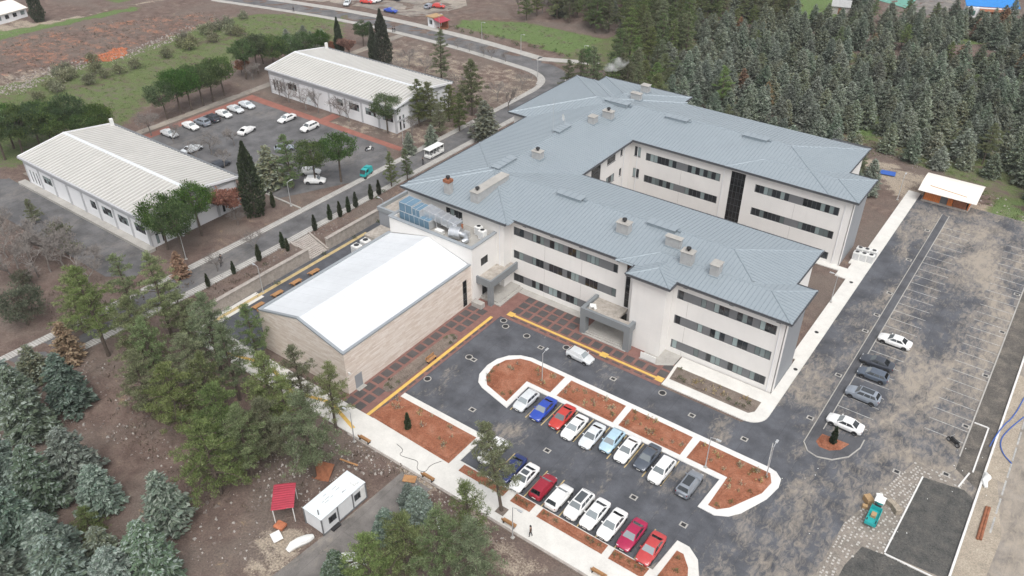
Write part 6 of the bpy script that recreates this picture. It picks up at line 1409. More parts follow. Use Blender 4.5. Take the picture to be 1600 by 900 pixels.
for od, px, py, s in ordered(((8, 250, 1.2), (36, 242, 1.25), (64, 236, 1.2), (92, 232, 1.2), (118, 229, 1.2), (146, 226, 1.1), (165, 224, .95), (22, 232, 1.1), (80, 218, 1.1))): tp('stonepine', px, py, s, od+' dark round pine from the left in the mass behind the left white hall', GS)
GR = 'stone pines in a row along the campus road'
for i, (px, py, s) in enumerate(((262, 186, 1.0), (283, 178, 1.15), (300, 172, 1.15), (318, 165, 1.15), (333, 158, 1.1), (351, 150, 1.1))): tp('stonepine', px, py, s, ('first', 'second', 'third', 'fourth', 'fifth', 'sixth')[i]+' round pine from the left in the row along the pale campus road', GR, 0)
GQ = 'trees behind the rear white hall'
for od, px, py, s in ordered(((385, 124, 1.05), (404, 116, 1.05), (428, 110, 1.05), (452, 102, 1.0), (412, 100, .95), (478, 98, .9), (505, 92, .8))): tp('stonepine', px, py, s*1.02, od+' round dark pine from the left in the belt behind the rear white hall', GQ)
for od, px, py in ordered(((450, 72), (468, 80), (488, 78), (505, 72), (476, 66))): tp('cedar', px, py, .65, od+' small blue cedar from the left behind the round pine belt', 'blue cedars at the far field edge')
tp('cypress', 601, 110, 1.2, 'largest dark conifer beside the upper road', None, 0); tp('cypress', 585, 98, .95, 'dark conifer left of the largest one by the upper road', None, 1); tp('stonepine', 568, 72, .8, 'round green pine beside the upper road', None, 0); tp('cypress', 532, 88, .95, 'thin tall dark conifer behind the rear white hall', None, 1); tp('dry', 548, 90, 1.0, 'reddish brown tree behind the rear white hall'); tp('dry', 515, 88, .7, 'reddish bush at the far edge of the round pine belt'); tp('cypress', 62, 34, 1.0, 'dark tree at the farm shed', None, 0); tp('dry', 378, 118, .8, 'reddish brown tree left of the rear white hall'); tp('twiggy', 395, 125, 1.0, 'leafless tree left of the rear white hall corner')
for od, px, py, s in ordered(((90, 145, 1.1), (100, 128, 1.2), (112, 122, 1.1), (104, 114, 1.1), (92, 118, 1.0), (80, 138, 1.0), (140, 132, 1.1), (150, 114, 1.1), (187, 115, 1.05), (165, 122, .9), (147, 98, 1.0), (212, 107, 1.05), (260, 90, 1.0), (284, 74, 1.0), (296, 78, 1.1), (288, 64, 1.0), (301, 68, 1.0), (320, 54, 1.15), (331, 50, 1.1), (334, 66, 1.1), (343, 46, 1.1), (357, 42, 1.1), (360, 54, 1.15), (374, 56, 1.1), (60, 156, .9), (40, 176, .9), (380, 30, .9), (20, 182, .8))):
    tp('olive', px, py, s*1.3, od+' grey-green olive bush from the left in the rough field', 'olive bushes in the field')
for i in range(16): tp('bush', 712+i*12.5+rnd.uniform(-4, 4), 46+i*2.9+rnd.uniform(-3, 3), 1.5, ORD[i]+' low shrub from the kiosk in the strip beside the upper road', 'shrubs beside the upper road', i % 2)
# roadside saplings
for od, px, py, q in ordered([(400+a/4, 225+b/4, 1.0) for a, b in ((370, 540), (465, 475), (527, 455), (580, 425), (625, 395), (720, 345), (770, 318), (170, 650), (22, 730), (110, 395))]+[(366, 428, .8), (326, 448, .8), (450, 392, .8)]):
    tp('sapling', px, py, q, od+' young columnar cypress from the left along the campus road', 'young cypresses along the road')
tp('sapling', 638, 672, .95, 'young cypress in the red soil bed near the hall corner'); tp('sapling', 1300, 694, .95, 'young cypress in the end island of the right car park')
for px, py, s in ((505, 385, .8), (555, 372, .8), (610, 318, .9), (590, 335, .7), (430, 430, .8), (415, 415, .7), (590, 310, .7), (600, 300, .8), (640, 292, .9)): tp('bush', px, py, s*1.3, 'low green shrub on the slope below the campus road', 'shrubs on the road slope', 0)

# --- plantation behind the building
def in_px(px, py, poly): return bool(_inside(np.array([float(px)]), np.array([float(py)]), poly)[0])
def project(x, y, z):
    v = np.array([x, y, z-CAMH]); d = v@CZ; return 800+FPX*(v@CX)/d, 450+FPX*(v@CY)/d
KEEP_OUT = [[(1470, 98), (1480, 68), (1540, 64), (1545, 88), (1510, 100)], [(690, 30), (860, 34), (1000, 70), (955, 98), (880, 96), (700, 60)], [(1375, 240), (1440, 258), (1545, 282), (1600, 318), (1700, 400), (1340, 400)], [(1295, 238), (1332, 200), (1362, 204), (1385, 245)], [(1360, 34), (1360, -40), (1760, -40), (1760, 42), (1440, 36)], [(1240, 40), (1230, -40), (1335, -40), (1330, 30)], [(1470, 128), (1500, 118), (1510, 140), (1480, 150)], [(1555, 120), (1570, 110), (1600, 150), (1580, 165)], [(690, 60), (690, -30), (800, -20), (800, 30)]]
fr = random.Random(77); forest = []
y = 152.5
while y < 330:
    x = -150+fr.uniform(0, 5)
    while x < 130:
        xx, yy = x+fr.uniform(-1.9, 1.9), y+fr.uniform(-1.9, 1.9); px, py = project(xx, yy, hz(xx, yy)); px0, py0 = project(xx, yy, 9)
        ok = -10 < py and py0 < 460 and 690 < px < 1680 and py0 > -45 and yy > 152.2
        if py < 5 and py0 < -70: ok = False
        if ok and px < 1085 and yy < 154.5: ok = False
        if ok and xx < -100 and yy < 186: ok = False
        if ok and any(in_px(px, py, k) for k in KEEP_OUT): ok = False
        if ok: forest.append((xx, yy, px, py))
        x += 4.75 if px > 1000 else 6.0
    y += 4.6
nc = 0; rest = []
for xx, yy, px, py in sorted(forest, key=lambda t: t[1]*.8-t[0]*.59):
    pinezone = px < 1000+py*.2 or (px < 1250 and py < 42) or (px < 1080 and py < 95)
    if pinezone and fr.random() < .9:
        if px < 880 and fr.random() < .25: plant('bare', xx, yy, 1.0, 'leafless tree at the near edge of the far pine wood', 'leafless trees at the pine wood')
        else: plant('forestpine', xx, yy, fr.uniform(.85, 1.2), 'olive green pine in the wood behind the main building', 'pines of the wood behind the main building')
    elif fr.random() < .07: plant('pine', xx, yy, fr.uniform(.55, .75), 'brighter green pine scattered through the cedar plantation', 'green pines in the cedar plantation')
    else:
        k = fr.random(); sc = fr.uniform(.70, 1.02); sz = sc*fr.uniform(.85, 1.22)
        if k < .02: plant('drypine', xx, yy, sc, 'brownish withered cedar in the plantation', 'withered cedars of the plantation')
        elif nc < 296: plant('cedar', xx, yy, sc, 'grey-green cedar in the dense plantation behind the main building', 'cedars of the plantation', sz=sz); nc += 1
        else: rest.append(('cedar', fr.randrange(5), xx, yy, sc, sz))
if rest: merged('distant_cedars', rest, 'far part of the grey-green cedar plantation at the top right')
print('rest', len(rest))
tp('stonepine', 918, 118, .75, 'round green pine touching the far left roof corner of the main building', None, 1); tp('pine', 1032, 140, .9, 'bushy yellow-green pine directly behind the far roof edge', None, 2); tp('pine', 1125, 172, .85, 'yellow-green pine behind the middle of the far eave', None, 1)
print('forest', len(forest), 'cedars', nc)

# --- shrubs and dry plants in the beds
pr = random.Random(4)
def sow(kind, x0, x1, y0, y1, n, s, label, group, z=.3):
    for _ in range(n): plant(kind, pr.uniform(x0, x1), pr.uniform(y0, y1), s*pr.uniform(.7, 1.25), label, group, None, z)
LW = ('straw-coloured dry plant in a red soil bed', 'dry plants in the red beds')
for b in ((-54, -46, 70.5, 73.3, 10), (-44, -36, 70.4, 73.4, 16), (-34.3, -26, 70.4, 73.4, 16), (-24.4, -16, 70.6, 73.2, 12), (-19, -17.5, 66, 70, 4), (-61, -49, 53, 57, 16)): sow('weed', *b, 1.15, *LW)
LS = ('small green shrub in a parking bed', 'shrubs in the parking beds')
for x, y in ((-37.9, 52.2), (-37.2, 52.3), (-36.4, 52.2), (-34.1, 52.3), (-33.5, 52.4), (-32.4, 52.2), (-28.2, 52.3), (-27.5, 52.2), (-26.6, 52.3), (-24.6, 52.2), (-23.9, 52.3), (-22.9, 52.3), (-22, 52.2), (-21.3, 52.3), (-54.2, 68.6), (-54.0, 67.6), (-53.4, 66.8), (-54.3, 70.2), (-50.2, 65.8), (-49.5, 66.6), (-36.2, 71.2), (-33.9, 73.3), (-18.6, 65.2), (-15.6, 72.6), (-16.3, 69.4), (-17.3, 72.6), (-18.9, 55.9), (-18.3, 54.3), (-17.8, 53.0), (-19.2, 52.4), (-17.4, 66.6)): plant('bush', x, y, pr.uniform(.6, .85), *LS, 1, .26)
for x, y in ((-33.0, 84.7), (-32.2, 82.9), (-25.0, 83.0), (-22.8, 82.8), (-22.4, 83.8), (-31.6, 82.7), (-23.6, 82.6)): plant('bush', x, y, .8, 'green shrub in the planting bed along the front right wing', 'shrubs by the front right wing', None, .24)
sow('weed', -31, -22.5, 82.8, 84.6, 12, 1.1, 'dry yellow plant in the bed along the front right wing', 'dry plants by the front right wing', .25)
for x, y in ((-64.3, 57.9), (-63.5, 58.0), (-64.6, 59.0), (-63.3, 59.2), (-64.2, 71.8), (-63.4, 71.6), (-63.2, 70.4), (-64.6, 70.8)): plant('bush', x, y, .7, 'dark round shrub in the bed along the stone hall', 'shrubs by the stone hall', 0, .09)

# ------------------------------------------------------------------ street furniture
def lamp_post(x, y, z, h, a, label, group=None, double=False):
    o = empty('lamp_post', (x, y, z), R(a), label, 'lamp post', group)
    MB().tube([(0, 0, 0), (0, 0, h*.98)], [.075, .045], 8).obj('pole', 'lamp_metal', o); bev(MB().box(-.2, .2, -.2, .2, -.02, .12).obj('base', 'concrete_grey', o), .02, 1)
    for s in ((1, -1) if double else (1,)):
        MB().tube([(0, 0, h*.97), (s*.5, 0, h), (s*.8, 0, h)], .035, 6).obj('arm', 'lamp_metal', o); bev(MB().box(min(s*.7, s*1.3), max(s*.7, s*1.3), -.14, .14, h-.06, h+.05).obj('lamp_head', 'lamp_metal', o), .02, 1)
for bx, by, ty, lb in ((847, 597, 545, 'lamp post on the left bulb of the parking island'), (1102, 730, 660, 'lamp post at the third gap of the parking island'), (1197, 745, 694, 'lamp post on the right bulb of the parking island'), (554, 690, 640, 'lamp post on the walk at the hall corner'), (801, 840, 788, 'lamp post on the front sidewalk near the parked cars'), (1298, 472, 428, 'lamp post beside the right walk near the front wing'), (1402, 312, 262, 'lamp post at the far end of the right walk')):
    p = P(bx, by, .15); q = P(bx, ty, 0); h = 5.2
    lamp_post(p[0], p[1], .14, h, rnd.choice((0, 90, 180)), lb)
for bx, by, lb, a in ((455, 322, 'lamp post on the paved corner of the campus car park', 90), (630, 225, 'lamp post before the end of the rear white hall', 0), (600, 335, 'lamp post on the planted slope near the service block', 180), (408, 442, 'lamp post at the lower end of the planted slope', 180), (687, 48, 'lamp post beside the kiosk', 0), (753, 62, 'lamp post along the upper road past the kiosk', 0), (814, 82, 'lamp post along the upper road nearest the bend', 0), (912, 100, 'lamp post beyond the road bend', 0), (291, 405, 'slim pale post at the corner of the left white hall', 0), (840, 120, 'slim post inside the road bend', 0)):
    p = PG(bx, by); lamp_post(p[0], p[1], p[2], 5.0, a, lb)
def bench(x, y, z, a, label):
    o = empty('park_bench', (x, y, z), R(a), label, 'bench')
    for k in range(4): MB().box(-.9, .9, -.25+k*.13, -.14+k*.13, .42, .46).obj('seat_slat', 'timber', o)
    for k in range(3): MB().box(-.9, .9, .27+k*.02, .31+k*.02, .55+k*.13, .65+k*.13).obj('back_slat', 'timber', o)
    for x2 in (-.75, .7): MB().box(x2, x2+.06, -.25, .27, 0, .42).box(x2, x2+.06, .25, .27, .42, .95).obj('leg', 'black', o)
for px, py, a, lb in ((570, 686, 180, 'wooden bench on the front sidewalk nearest the hall'), (669, 745, 180, 'wooden bench on the front sidewalk above the site container'), (796, 817, 180, 'wooden bench on the front sidewalk beside the slender pine'), (936, 895, 180, 'wooden bench on the front sidewalk at the bottom edge')):
    p = P(px, py, .5); bench(p[0], p[1], .14, a, lb)
p = P(674, 560, .5); bench(p[0], p[1], .05, 90, 'wooden bench at the bed along the stone hall')
def picnic(px, py, label):
    p = P(px, py, .7); o = empty('picnic_table', (p[0], p[1], .03), R(90), label, 'picnic table')
    for k in range(4): MB().box(-.95, .95, -.4+k*.2, -.22+k*.2, .70, .75).obj('top_plank', 'timber', o)
    for s in (-.8, .62): MB().box(-.95, .95, s, s+.2, .40, .45).obj('seat_plank', 'timber', o)
    for x in (-.7, .6): MB().box(x, x+.08, -.8, .8, .32, .4).hexa(((x, -.6, 0), (x+.08, -.6, 0), (x+.08, -.5, 0), (x, -.5, 0), (x, -.3, .7), (x+.08, -.3, .7), (x+.08, -.2, .7), (x, -.2, .7))).hexa(((x, .5, 0), (x+.08, .5, 0), (x+.08, .6, 0), (x, .6, 0), (x, .2, .7), (x+.08, .2, .7), (x+.08, .3, .7), (x, .3, .7))).obj('trestle', 'timber', o)
for px, py, lb in ((491, 424, 'timber picnic table on the terrace farthest up, by the condensers'), (463, 440, 'timber picnic table second from the condensers'), (434, 458, 'timber picnic table third from the condensers'), (404, 477, 'timber picnic table at the hall front corner')): picnic(px, py, lb)
# manholes and gullies
def manhole(px, py, z, round_, label, group):
    p = P(px, py, z); o = empty('manhole' if round_ else 'drain_cover', (p[0], p[1], z), 0, label, 'manhole' if round_ else 'drain', group)
    if round_: MB().cyl(0, 0, 0, .025, .56, 20).obj('frame', 'concrete_grey', o); MB().cyl(0, 0, .026, .04, .42, 20).obj('cover', 'black', o)
    else: MB().box(-.45, .45, -.36, .36, 0, .02).obj('frame', 'concrete_grey', o); MB().box(-.27, .27, -.22, .22, .021, .03).obj('grate', 'black', o)
for od, px, py in ordered(((787, 501), (790, 510), (823, 525), (885, 543), (668, 592), (1035, 614), (733, 558))): manhole(px, py, .024, True, od+' round manhole from the left in the asphalt before the entrances', 'round manholes')
for od, px, py in ordered(((740, 562), (738, 640), (845, 543), (958, 592), (1081, 649), (1163, 686), (855, 704), (990, 777), (1068, 820), (1266, 653), (1310, 586), (1352, 517), (1390, 458), (1449, 360), (1420, 406), (1370, 492))): manhole(px, py, .024, False, od+' square drain grate from the left in the driveway asphalt', 'drain grates')
for od, px, py in ordered(((1589, 460), (1566, 519), (1540, 587), (1509, 666), (1401, 737), (1478, 741))): manhole(px, py, .032, False, od+' drain grate from the left along the right car park edge', 'drain grates of the right car park')
for od, px, py in ordered(((1276, 519), (1243, 577), (1330, 441), (1357, 405))): 
    p = P(px, py, .14); tag(MB().cyl(0, 0, 0, .012, .3, 14).obj('walk_cover', 'black', None, (p[0], p[1], .137)), od+' small round black cover from the left in the white right walk', 'manhole', 'covers in the right walk')
# planted stakes by the tiles, tree pit
S('tree_pit', MB().box(-.6, .6, -.6, .6, .141, .15), 'planter_soil').location = (P(784, 799)[0], P(784, 799)[1], 0)

# ------------------------------------------------------------------ site container, canopy, clutter
def container():
    o = empty('site_container', (-53.9, 38.7, .05), 0, 'white portable site cabin with stained roof', 'cabin')
    x0, x1, y0, y1, h = -1.45, 1.45, -3.4, 3.4, 2.65
    MB().box(x0+.04, x1-.04, y0+.04, y1-.04, .15, h-.06).obj('wall', 'container_white', o)
    MB().hexa(((x0-.05, y0-.05, h-.06), (x1+.05, y0-.05, h-.06), (x1+.05, y1+.05, h-.06), (x0-.05, y1+.05, h-.06), (x0-.05, y0-.05, h+.06), (x1+.05, y0-.05, h+.02), (x1+.05, y1+.05, h+.02), (x0-.05, y1+.05, h+.06))).obj('roof', 'white_sheet', o)
    for x, y in ((x1, y0), (x1, y1), (x0, y0), (x0, y1), (x1, -1.0), (x1, 1.3)): MB().box(x-.06, x+.06, y-.06, y+.06, 0, h-.07).obj('corner_post', 'panel_grey', o)
    MB().box(x1-.05, x1+.05, y0+.1, y1-.1, .0, .16).obj('base_rail', 'panel_grey', o)
    F = Face((x1-.04, y0), (x1-.04, y1)); window(F, o, 1.0, 2.1, 1.0, 1.95, 2, 1, -.06); window(F, o, 5.0, 5.9, 1.0, 1.95, 2, 1, -.06); bar(MB(), F, 5.95, 6.6, .2, 2.2, -.06, 0).obj('door', 'plastic_white', o)
    MB().cyl(.7, y0+.35, h, h+.8, .06, 8).obj('flue', 'black', o); MB().box(.3, 1.0, y1-1.2, y1-.6, h+.03, h+.35).obj('roof_unit', 'plastic_white', o)
    g = random.Random(2)
    for k in range(9): a = g.uniform(-.9, .5); b = g.uniform(-2.6, .9); MB().box(a, a+.05, b, b+g.uniform(.3, .8), h+.061, h+.075).obj('roof_patch', 'side_grey', o)
    MB().box(x1+.02, x1+.5, -2.4, -1.2, 0, .2).obj('doorstep', 'black', o)
container()
def red_shelter():
    o = empty('red_shelter', (-58.6, 35.2, 0), R(45), 'dark red ribbed sheet shelter on white posts', 'shelter'); o.scale = (.92, .92, 1)
    m = MB(); n = 22
    for k in range(n):
        x0 = -1.9+3.8*k/n; x1 = -1.9+3.8*(k+1)/n; z0 = 2.5+(.05 if k % 2 else 0); z1 = 2.5+(0 if k % 2 else .05)
        for y0, y1, dz in ((-2.1, -.02, 0), (.02, 2.1, .04)): pass
        m.poly(((-1.35, -2.1+4.2*k/n, z0), (.5, -2.1+4.2*k/n, z0+.05), (.5, -2.1+4.2*(k+1)/n, z1+.05), (-1.35, -2.1+4.2*(k+1)/n, z1)))
    m.obj('roof_sheet', 'red_sheet', o)
    m = MB()
    for k in range(n):
        z0 = 2.5+(.05 if k % 2 else 0); z1 = 2.5+(0 if k % 2 else .05); m.poly(((.4, -2.05+4.1*k/n, z0+.09), (1.4, -2.05+4.1*k/n, z0+.02), (1.4, -2.05+4.1*(k+1)/n, z1+.02), (.4, -2.05+4.1*(k+1)/n, z1+.09)))
    m.obj('roof_sheet', 'red_sheet', o)
    MB().box(-1.3, 1.3, -1.9, -1.8, 2.38, 2.46).box(-1.3, 1.3, 1.8, 1.9, 2.38, 2.46).obj('rafter', 'lamp_metal', o)
    for x, y in ((-1.2, -1.85), (1.2, -1.85), (1.2, 1.85), (-1.2, 1.85)): MB().cyl(x, y, -.1, 2.4, .06, 8).obj('post', 'plastic_white', o)
red_shelter()
def panel_thing(name, px, py, w, d, tilt, a, m, label, cat, h=.08):
    p = P(px, py, .3); o = bev(MB().box(-w, w, -d, d, 0, h).obj(name, m, None, (p[0], p[1], .25), R(a)), .01, 1); o.rotation_euler.x = R(tilt); return tag(o, label, cat)
panel_thing('rusty_plate', 503, 742, 1.1, 1.6, 28, 20, 'rust', 'rust-brown plate leaning behind the site cabin', 'plate'); panel_thing('plank', 545, 722, 1.3, .12, 3, 12, 'timber', 'long plank on the soil behind the site cabin', 'plank'); panel_thing('plywood_sheet', 640, 748, .8, .5, 6, 25, 'timber', 'brown sheet beside the front sidewalk', 'sheet'); panel_thing('pallet', 432, 838, .7, .55, 4, -20, 'plastic_white', 'pale pallet below the red shelter', 'pallet'); panel_thing('brick_heap', 438, 822, .6, .5, 0, 10, 'rubble_orange', 'small orange brick heap below the red shelter', 'bricks', .3)
panel_thing('white_board', 545, 870, .9, .55, 5, 40, 'plastic_white', 'pale board at the bottom edge of the track', 'board'); panel_thing('white_board', 556, 884, .5, 1.3, 12, -35, 'plastic_white', 'white panel under the bottom pines by the track', 'panel'); panel_thing('white_board', 684, 815, .3, 1.0, 6, 38, 'plastic_white', 'white panel in the thicket near the sidewalk', 'panel')
p = P(468, 848, .4); o = tag(MB().tube([(-1.5, 0, .2), (-.8, .1, .45), (0, 0, .55), (.9, -.1, .45), (1.6, 0, .2)], [.3, .5, .55, .5, .3], 9).obj('wrapped_bundle', 'plastic_white', None, (p[0], p[1], 0), R(75), smooth=True), 'white wrapped bundle on the ground beside the track', 'bundle')
for a, b, lb in (((1542, 792), (1527, 842), 'rusty pipe lying left on the pale service road'), ((1546, 793), (1532, 843), 'rusty pipe lying right on the pale service road')):
    a, b = P(*a, .15), P(*b, .15); tag(MB().tube([a, b], .16, 8).obj('steel_pipe', 'rust'), lb, 'pipe')
for pts, lb in ((((1600, 622), (1585, 650), (1562, 672), (1545, 700)), 'upper blue hose curling over the low wall'), (((1600, 652), (1575, 672), (1561, 690), (1566, 710), (1580, 725)), 'lower blue hose lying on the sandy verge')):
    L = smooth_line([P(*q)[:2] for q in pts], 3); tag(MB().tube([(x, y, .32 if 5 < x < 6 else .12) for x, y in L], .07, 6).obj('hose', 'blue_hose', smooth=True), lb, 'hose')
L = smooth_line([P(x, y)[:2] for x, y in ((620, 695), (632, 705), (622, 712), (640, 718), (655, 722), (650, 735), (665, 740), (672, 728), (690, 722))], 3)
tag(MB().tube([(x, y, .16) for x, y in L], .03, 5).obj('cable', 'black', smooth=True), 'thin black cable looping over the front sidewalk', 'cable')
p = P(1540, 750, .2); tag(MB().tube([(-.2, 1.2, .2), (.1, .4, .4), (-.1, -.4, .35), (.3, -1.2, .15)], [.2, .42, .38, .2], 8).obj('plastic_wrap', 'plastic_white', None, (p[0], p[1], 0), smooth=True), 'crumpled white plastic wrap on the low wall', 'wrap')
p = P(1349, 352, .8)
for i in range(3):
    for j in range(2): ac_unit((-21.6+i*1.1-.7, 130.0+j*1.7-1.2+i*.2, .0), 1.15, ('left', 'middle', 'right')[i]+' outdoor condenser of the '+('near', 'far')[j]+' row beside the grey end wall', 'condensers beside the far end wall')
tag(MB().box(-22.9, -20.2, 127.0, 132.6, -.1, .14).obj('equipment_pad', 'concrete'), 'concrete pad under the outdoor condensers', 'concrete pad')
for i, (px, py) in enumerate(((365, 163), (373, 165), (382, 167))):
    p = PG(400+(360+i*30)/4-4, 163+i*2); 
    tag(bev(MB().box(-.6, .6, -.5, .5, 0, 1.9).obj('blue_cabinet', 'white_sheet', None, p), .03, 1), ('left', 'middle', 'right')[i]+' pale blue cabinet before the rear white hall', 'cabinet')
p = PG(1386, 270); panel_thing('blue_tarp', 1387, 270, 1.5, .9, 3, 10, 'blue_hose', 'crumpled blue tarp behind the far right corner of the main building', 'tarp')
tag(MB().box(-39.0, -36.6, 83.75, 83.83, .3, 1.35).obj('stacked_sheets', 'plastic_white'), 'row of white wrapped panels leaning on the entrance block', 'panels')

# ------------------------------------------------------------------ people
def person(x, y, z, a, top, legs, stride, label):
    me = bpy.data.meshes.new('person_skeleton'); s = stride
    V = [(0, 0, .95), (0, 0, 1.2), (.02, 0, 1.42), (.03, 0, 1.52), (.05, 0, 1.66), (.05, 0, 1.76), (0, .19, 1.40), (-.1*s, .25, 1.13), (.05+.1*s, .24, .90), (0, -.19, 1.40), (.1*s, -.25, 1.13), (.15, -.24, .90), (0, .1, .92), (.18*s, .1, .5), (.12*s, .1, .09), (.30*s+.05, .1, .04), (0, -.1, .92), (-.08*s, -.1, .5), (-.30*s, -.1, .12), (-.20*s+.05, -.1, .04)]
    E = [(0, 1), (1, 2), (2, 3), (3, 4), (4, 5), (2, 6), (6, 7), (7, 8), (2, 9), (9, 10), (10, 11), (0, 12), (12, 13), (13, 14), (14, 15), (0, 16), (16, 17), (17, 18), (18, 19)]
    Rr = [.15, .15, .15, .055, .095, .075, .07, .052, .036, .07, .052, .036, .095, .065, .045, .04, .095, .065, .045, .04]
    me.from_pydata(V, E, []); o = bpy.data.objects.new('tmp', me); col.objects.link(o); o.modifiers.new('skin', 'SKIN'); o.modifiers.new('sub', 'SUBSURF').levels = 1
    for d, r in zip(me.skin_vertices[0].data, Rr): d.radius = (r, r)
    me.skin_vertices[0].data[0].use_root = True
    dg = bpy.context.evaluated_depsgraph_get(); dg.update(); ev = bpy.data.meshes.new_from_object(o.evaluated_get(dg)); bpy.data.objects.remove(o)
    ev.materials.clear()
    for m in (top, legs, 'skin', 'black'): ev.materials.append(MATS[m])
    for p in ev.polygons:
        c = p.center; p.use_smooth = True; p.material_index = 2 if c.z > 1.50 else 3 if c.z < .08 else 1 if c.z < .93 and abs(c.y) < .19 else 2 if c.z < .93 else 0
    ob = empty('person', (x, y, z), R(a), label, 'person'); link('body', ev, ob)
    MB().tube([(.02, 0, 1.68), (.02, 0, 1.76), (.03, 0, 1.84), (.04, 0, 1.87)], [.105, .118, .09, .02], 10).obj('hair', 'black', ob, smooth=True)
p = P(829, 838, .15); person(p[0], p[1], .14, 200, 'cloth_brown', 'cloth_dark', .6, 'person in dark brown walking along the front sidewalk')
p = PG(347, 412); person(p[0], p[1], p[2]+.02, 100, 'cloth_dark', 'cloth_dark', 1, 'person in dark clothes walking ahead on the campus road'); person(p[0]+.7, p[1]-.7, p[2]+.02, 100, 'cloth_dark', 'black', .8, 'person in black walking behind on the campus road')
p = PG(459, 19); person(p[0], p[1], p[2], 0, 'cloth_dark', 'cloth_dark', .7, 'distant person standing by the upper road beyond the field')
p = PG(614, 51); person(p[0], p[1], p[2]+.02, 60, 'cloth_dark', 'cloth_dark', .7, 'left one of two distant people on the upper road'); p = PG(617, 51); person(p[0], p[1], p[2]+.02, 60, 'cloth_dark', 'black', .7, 'right one of two distant people on the upper road')
p = PG(661, 258); person(p[0], p[1], p[2]+.02, 60, 'cloth_dark', 'cloth_dark', .7, 'person in dark clothes beside the white shuttle')

# ------------------------------------------------------------------ rubble, litter, weeds: nobody could count them
def scatter(name, polys, n, smin, smax, m, seed, flat=.6):
    g = random.Random(seed); mb = MB()
    for poly, k in polys:
        w = [PG(*q)[:2] for q in poly]; xs = [p[0] for p in w]; ys = [p[1] for p in w]; c = 0; t = 0
        while c < k*n and t < 60*k*n:
            t += 1; x, y = g.uniform(min(xs), max(xs)), g.uniform(min(ys), max(ys))
            if not in_px(x, y, w): continue
            c += 1; s = smin+(smax-smin)*g.random()**2.5; z = hz(x, y)-.05; a = g.uniform(0, 6.28); pts = []
            for q in range(4): b = a+q*1.57+g.uniform(-.4, .4); r = s*g.uniform(.6, 1.1); pts.append((x+math.cos(b)*r, y+math.sin(b)*r))
            h = z+s*flat*g.uniform(.5, 1.3)+.05; i = len(mb.v); mb.v += [(p[0], p[1], z) for p in pts]+[(x+(p[0]-x)*.6, y+(p[1]-y)*.6, h) for p in pts]
            for f in ((4, 5, 6, 7), (0, 1, 5, 4), (1, 2, 6, 5), (2, 3, 7, 6), (3, 0, 4, 7)): mb.f.append(tuple(i+q for q in f)); mb.m.append(0)
    o = mb.obj(name, m); o['kind'] = 'stuff'; o['label'] = name.replace('_', ' ')+' strewn over bare ground'; return o
WOOD = [(0, 560), (150, 560), (330, 640), (460, 700), (560, 690), (660, 760), (600, 740), (520, 740), (430, 800), (400, 880), (300, 890), (280, 760), (150, 680), (0, 720)]
scatter('litter', [(WOOD, 1.0), ([(420, 680), (560, 690), (640, 745), (560, 740), (480, 800), (410, 770)], .9), ([(1380, 235), (1450, 262), (1600, 320), (1600, 350), (1500, 320)], .35), ([(560, 690), (660, 745), (800, 850), (760, 850), (640, 750)], .4)], 360, .05, .27, 'rubble', 1)
scatter('rubble', [([(10, 140), (120, 95), (200, 80), (290, 40), (330, 36), (280, 62), (200, 92), (110, 112), (30, 146)], 1.0), ([(-30, 150), (60, 108), (110, 96), (40, 146)], .4)], 800, .08, .42, 'rubble_mid', 2, .7)
scatter('orange_rubble', [([(130, 96), (160, 84), (185, 74), (198, 76), (198, 86), (170, 96)], 1.0)], 500, .1, .6, 'rubble_orange', 3, .6)
scatter('soil_clods', [([(-60, 150), (-60, 60), (150, 35), (340, 15), (350, 40), (240, 62), (110, 95)], 1.0), (WOOD, .7), ([(360, 420), (560, 330), (600, 320), (480, 400), (400, 450)], .3)], 900, .06, .35, 'rubble_dark', 4, .5)
scatter('turf_stones', [([(1390, 850), (1445, 745), (1510, 770), (1470, 890)], 1.0), ([(1480, 690), (1560, 680), (1540, 800), (1500, 790)], .5), ([(1210, 700), (1400, 760), (1400, 850), (1220, 850)], .3)], 130, .03, .14, 'plastic_white', 5, .4)

scatter('turf_gravel', [([(1386, 858), (1444, 747), (1508, 768), (1515, 785), (1474, 890)], 1.0), ([(1320, 900), (1348, 858), (1384, 868), (1460, 900)], .5)], 1500, .05, .16, 'lawn_dark', 6, .6)
def tufts(name, polys, per, h, base, hi, seed):
    g = np.random.default_rng(seed); C, A, B, T = [], [], [], []
    for poly, n in polys:
        w = np.array([PG(*q)[:2] for q in poly]); lo, hi2 = w.min(0), w.max(0); pts = lo+(hi2-lo)*g.random((n*6, 2)); pts = pts[_inside(pts[:, 0], pts[:, 1], [tuple(q) for q in w])][:n]
        for x, y in pts:
            k = per; z = hz(x, y)-.05; s = h*g.uniform(.6, 1.5); d = np.stack([g.normal(size=k)*.55, g.normal(size=k)*.55, np.ones(k)], 1); d = _unit(d)
            C.append(np.array([[x, y, z]])+g.normal(size=(k, 3))*np.array([[s*.9, s*.9, 0]])+d*s*.5); A.append(d*s*.6); B.append(_unit(np.cross(d, _rv(g, k)))*s*.22); T.append(tintv(g, k, np.array(base)*(1+g.normal()*.15), .3, hi, .25))
    me = leaf_mesh(name, *(np.concatenate(q) for q in (C, A, B, T))); o = link(name, me); o['kind'] = 'stuff'; o['label'] = name.replace('_', ' ')+' growing in patches'
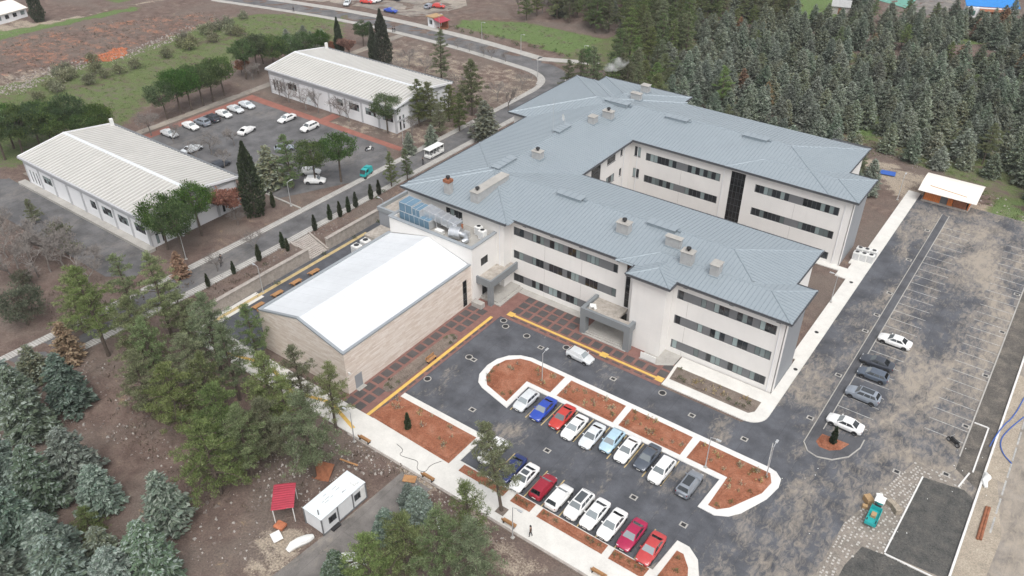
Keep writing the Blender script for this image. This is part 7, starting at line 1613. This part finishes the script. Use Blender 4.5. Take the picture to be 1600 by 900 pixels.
tufts('rough_grass', [([(0, 235), (0, 150), (110, 110), (200, 90), (300, 50), (400, 25), (520, 30), (520, 60), (420, 75), (330, 105), (240, 150), (180, 200), (60, 245)], 1500), ([(705, 42), (720, 32), (830, 38), (940, 62), (940, 88), (800, 60)], 220), ([(1300, 235), (1340, 195), (1400, 200), (1600, 330), (1640, 380), (1560, 330), (1400, 250)], 420)], 8, .20, (.10, .14, .05), (.19, .20, .10), 5)
tufts('dry_grass', [([(0, 150), (0, 60), (150, 35), (330, 18), (340, 40), (200, 78), (110, 105)], 700), ([(0, 480), (130, 430), (300, 440), (420, 420), (560, 330), (610, 300), (480, 390), (300, 500), (150, 520)], 260), ([(160, 560), (330, 640), (470, 700), (560, 690), (640, 745), (520, 740), (400, 800), (300, 780), (180, 690)], 320)], 6, .28, (.17, .135, .095), (.26, .215, .145), 6)

# a wisp of boiler smoke drifting off the far roof corner
sm, sn, sbb = _mat('smoke_air'); sn.nodes.remove(sbb); sv = sn.nodes.new('ShaderNodeVolumePrincipled'); sv.inputs['Color'].default_value = (.96, .96, .96, 1)
tc = sn.nodes.new('ShaderNodeTexCoord'); nz = _noise(sn, 0.55, 3, .6, tc.outputs['Object']); sn.links.new(_ramp(sn, nz, ((.46, (0, 0, 0)), (.70, (.7, .7, .7)))), sv.inputs['Density']); sn.links.new(sv.outputs[0], sn.nodes['Material Output'].inputs['Volume'])
q = P(944, 111, 13); mb = MB(); mb.tube([(-2.2, -.6, -1.6), (-1.4, -.3, -.6), (0, 0, 0), (1.6, .6, 1.0), (3.2, 1.2, 1.6)], [.3, 1.0, 1.5, 1.4, .5], 14)
o = mb.obj('smoke', 'smoke_air', None, (q[0], q[1]+4, 13)); o['kind'] = 'stuff'; o['label'] = 'small white wisp of smoke behind the far roof corner'
# ------------------------------------------------------------------ damp winter air
hm, hn, hb = _mat('haze_air'); hn.nodes.remove(hb)
pv = hn.nodes.new('ShaderNodeVolumePrincipled'); pv.inputs['Color'].default_value = (0.90, 0.93, 0.97, 1); pv.inputs['Density'].default_value = 0.00014; pv.inputs['Anisotropy'].default_value = 0.2
hn.links.new(pv.outputs[0], hn.nodes['Material Output'].inputs['Volume'])
o = MB().box(-3200, 3200, -3200, 4200, -1.5, 82).obj('haze', 'haze_air'); o['kind'] = 'stuff'; o['label'] = 'thin pale haze filling the air'
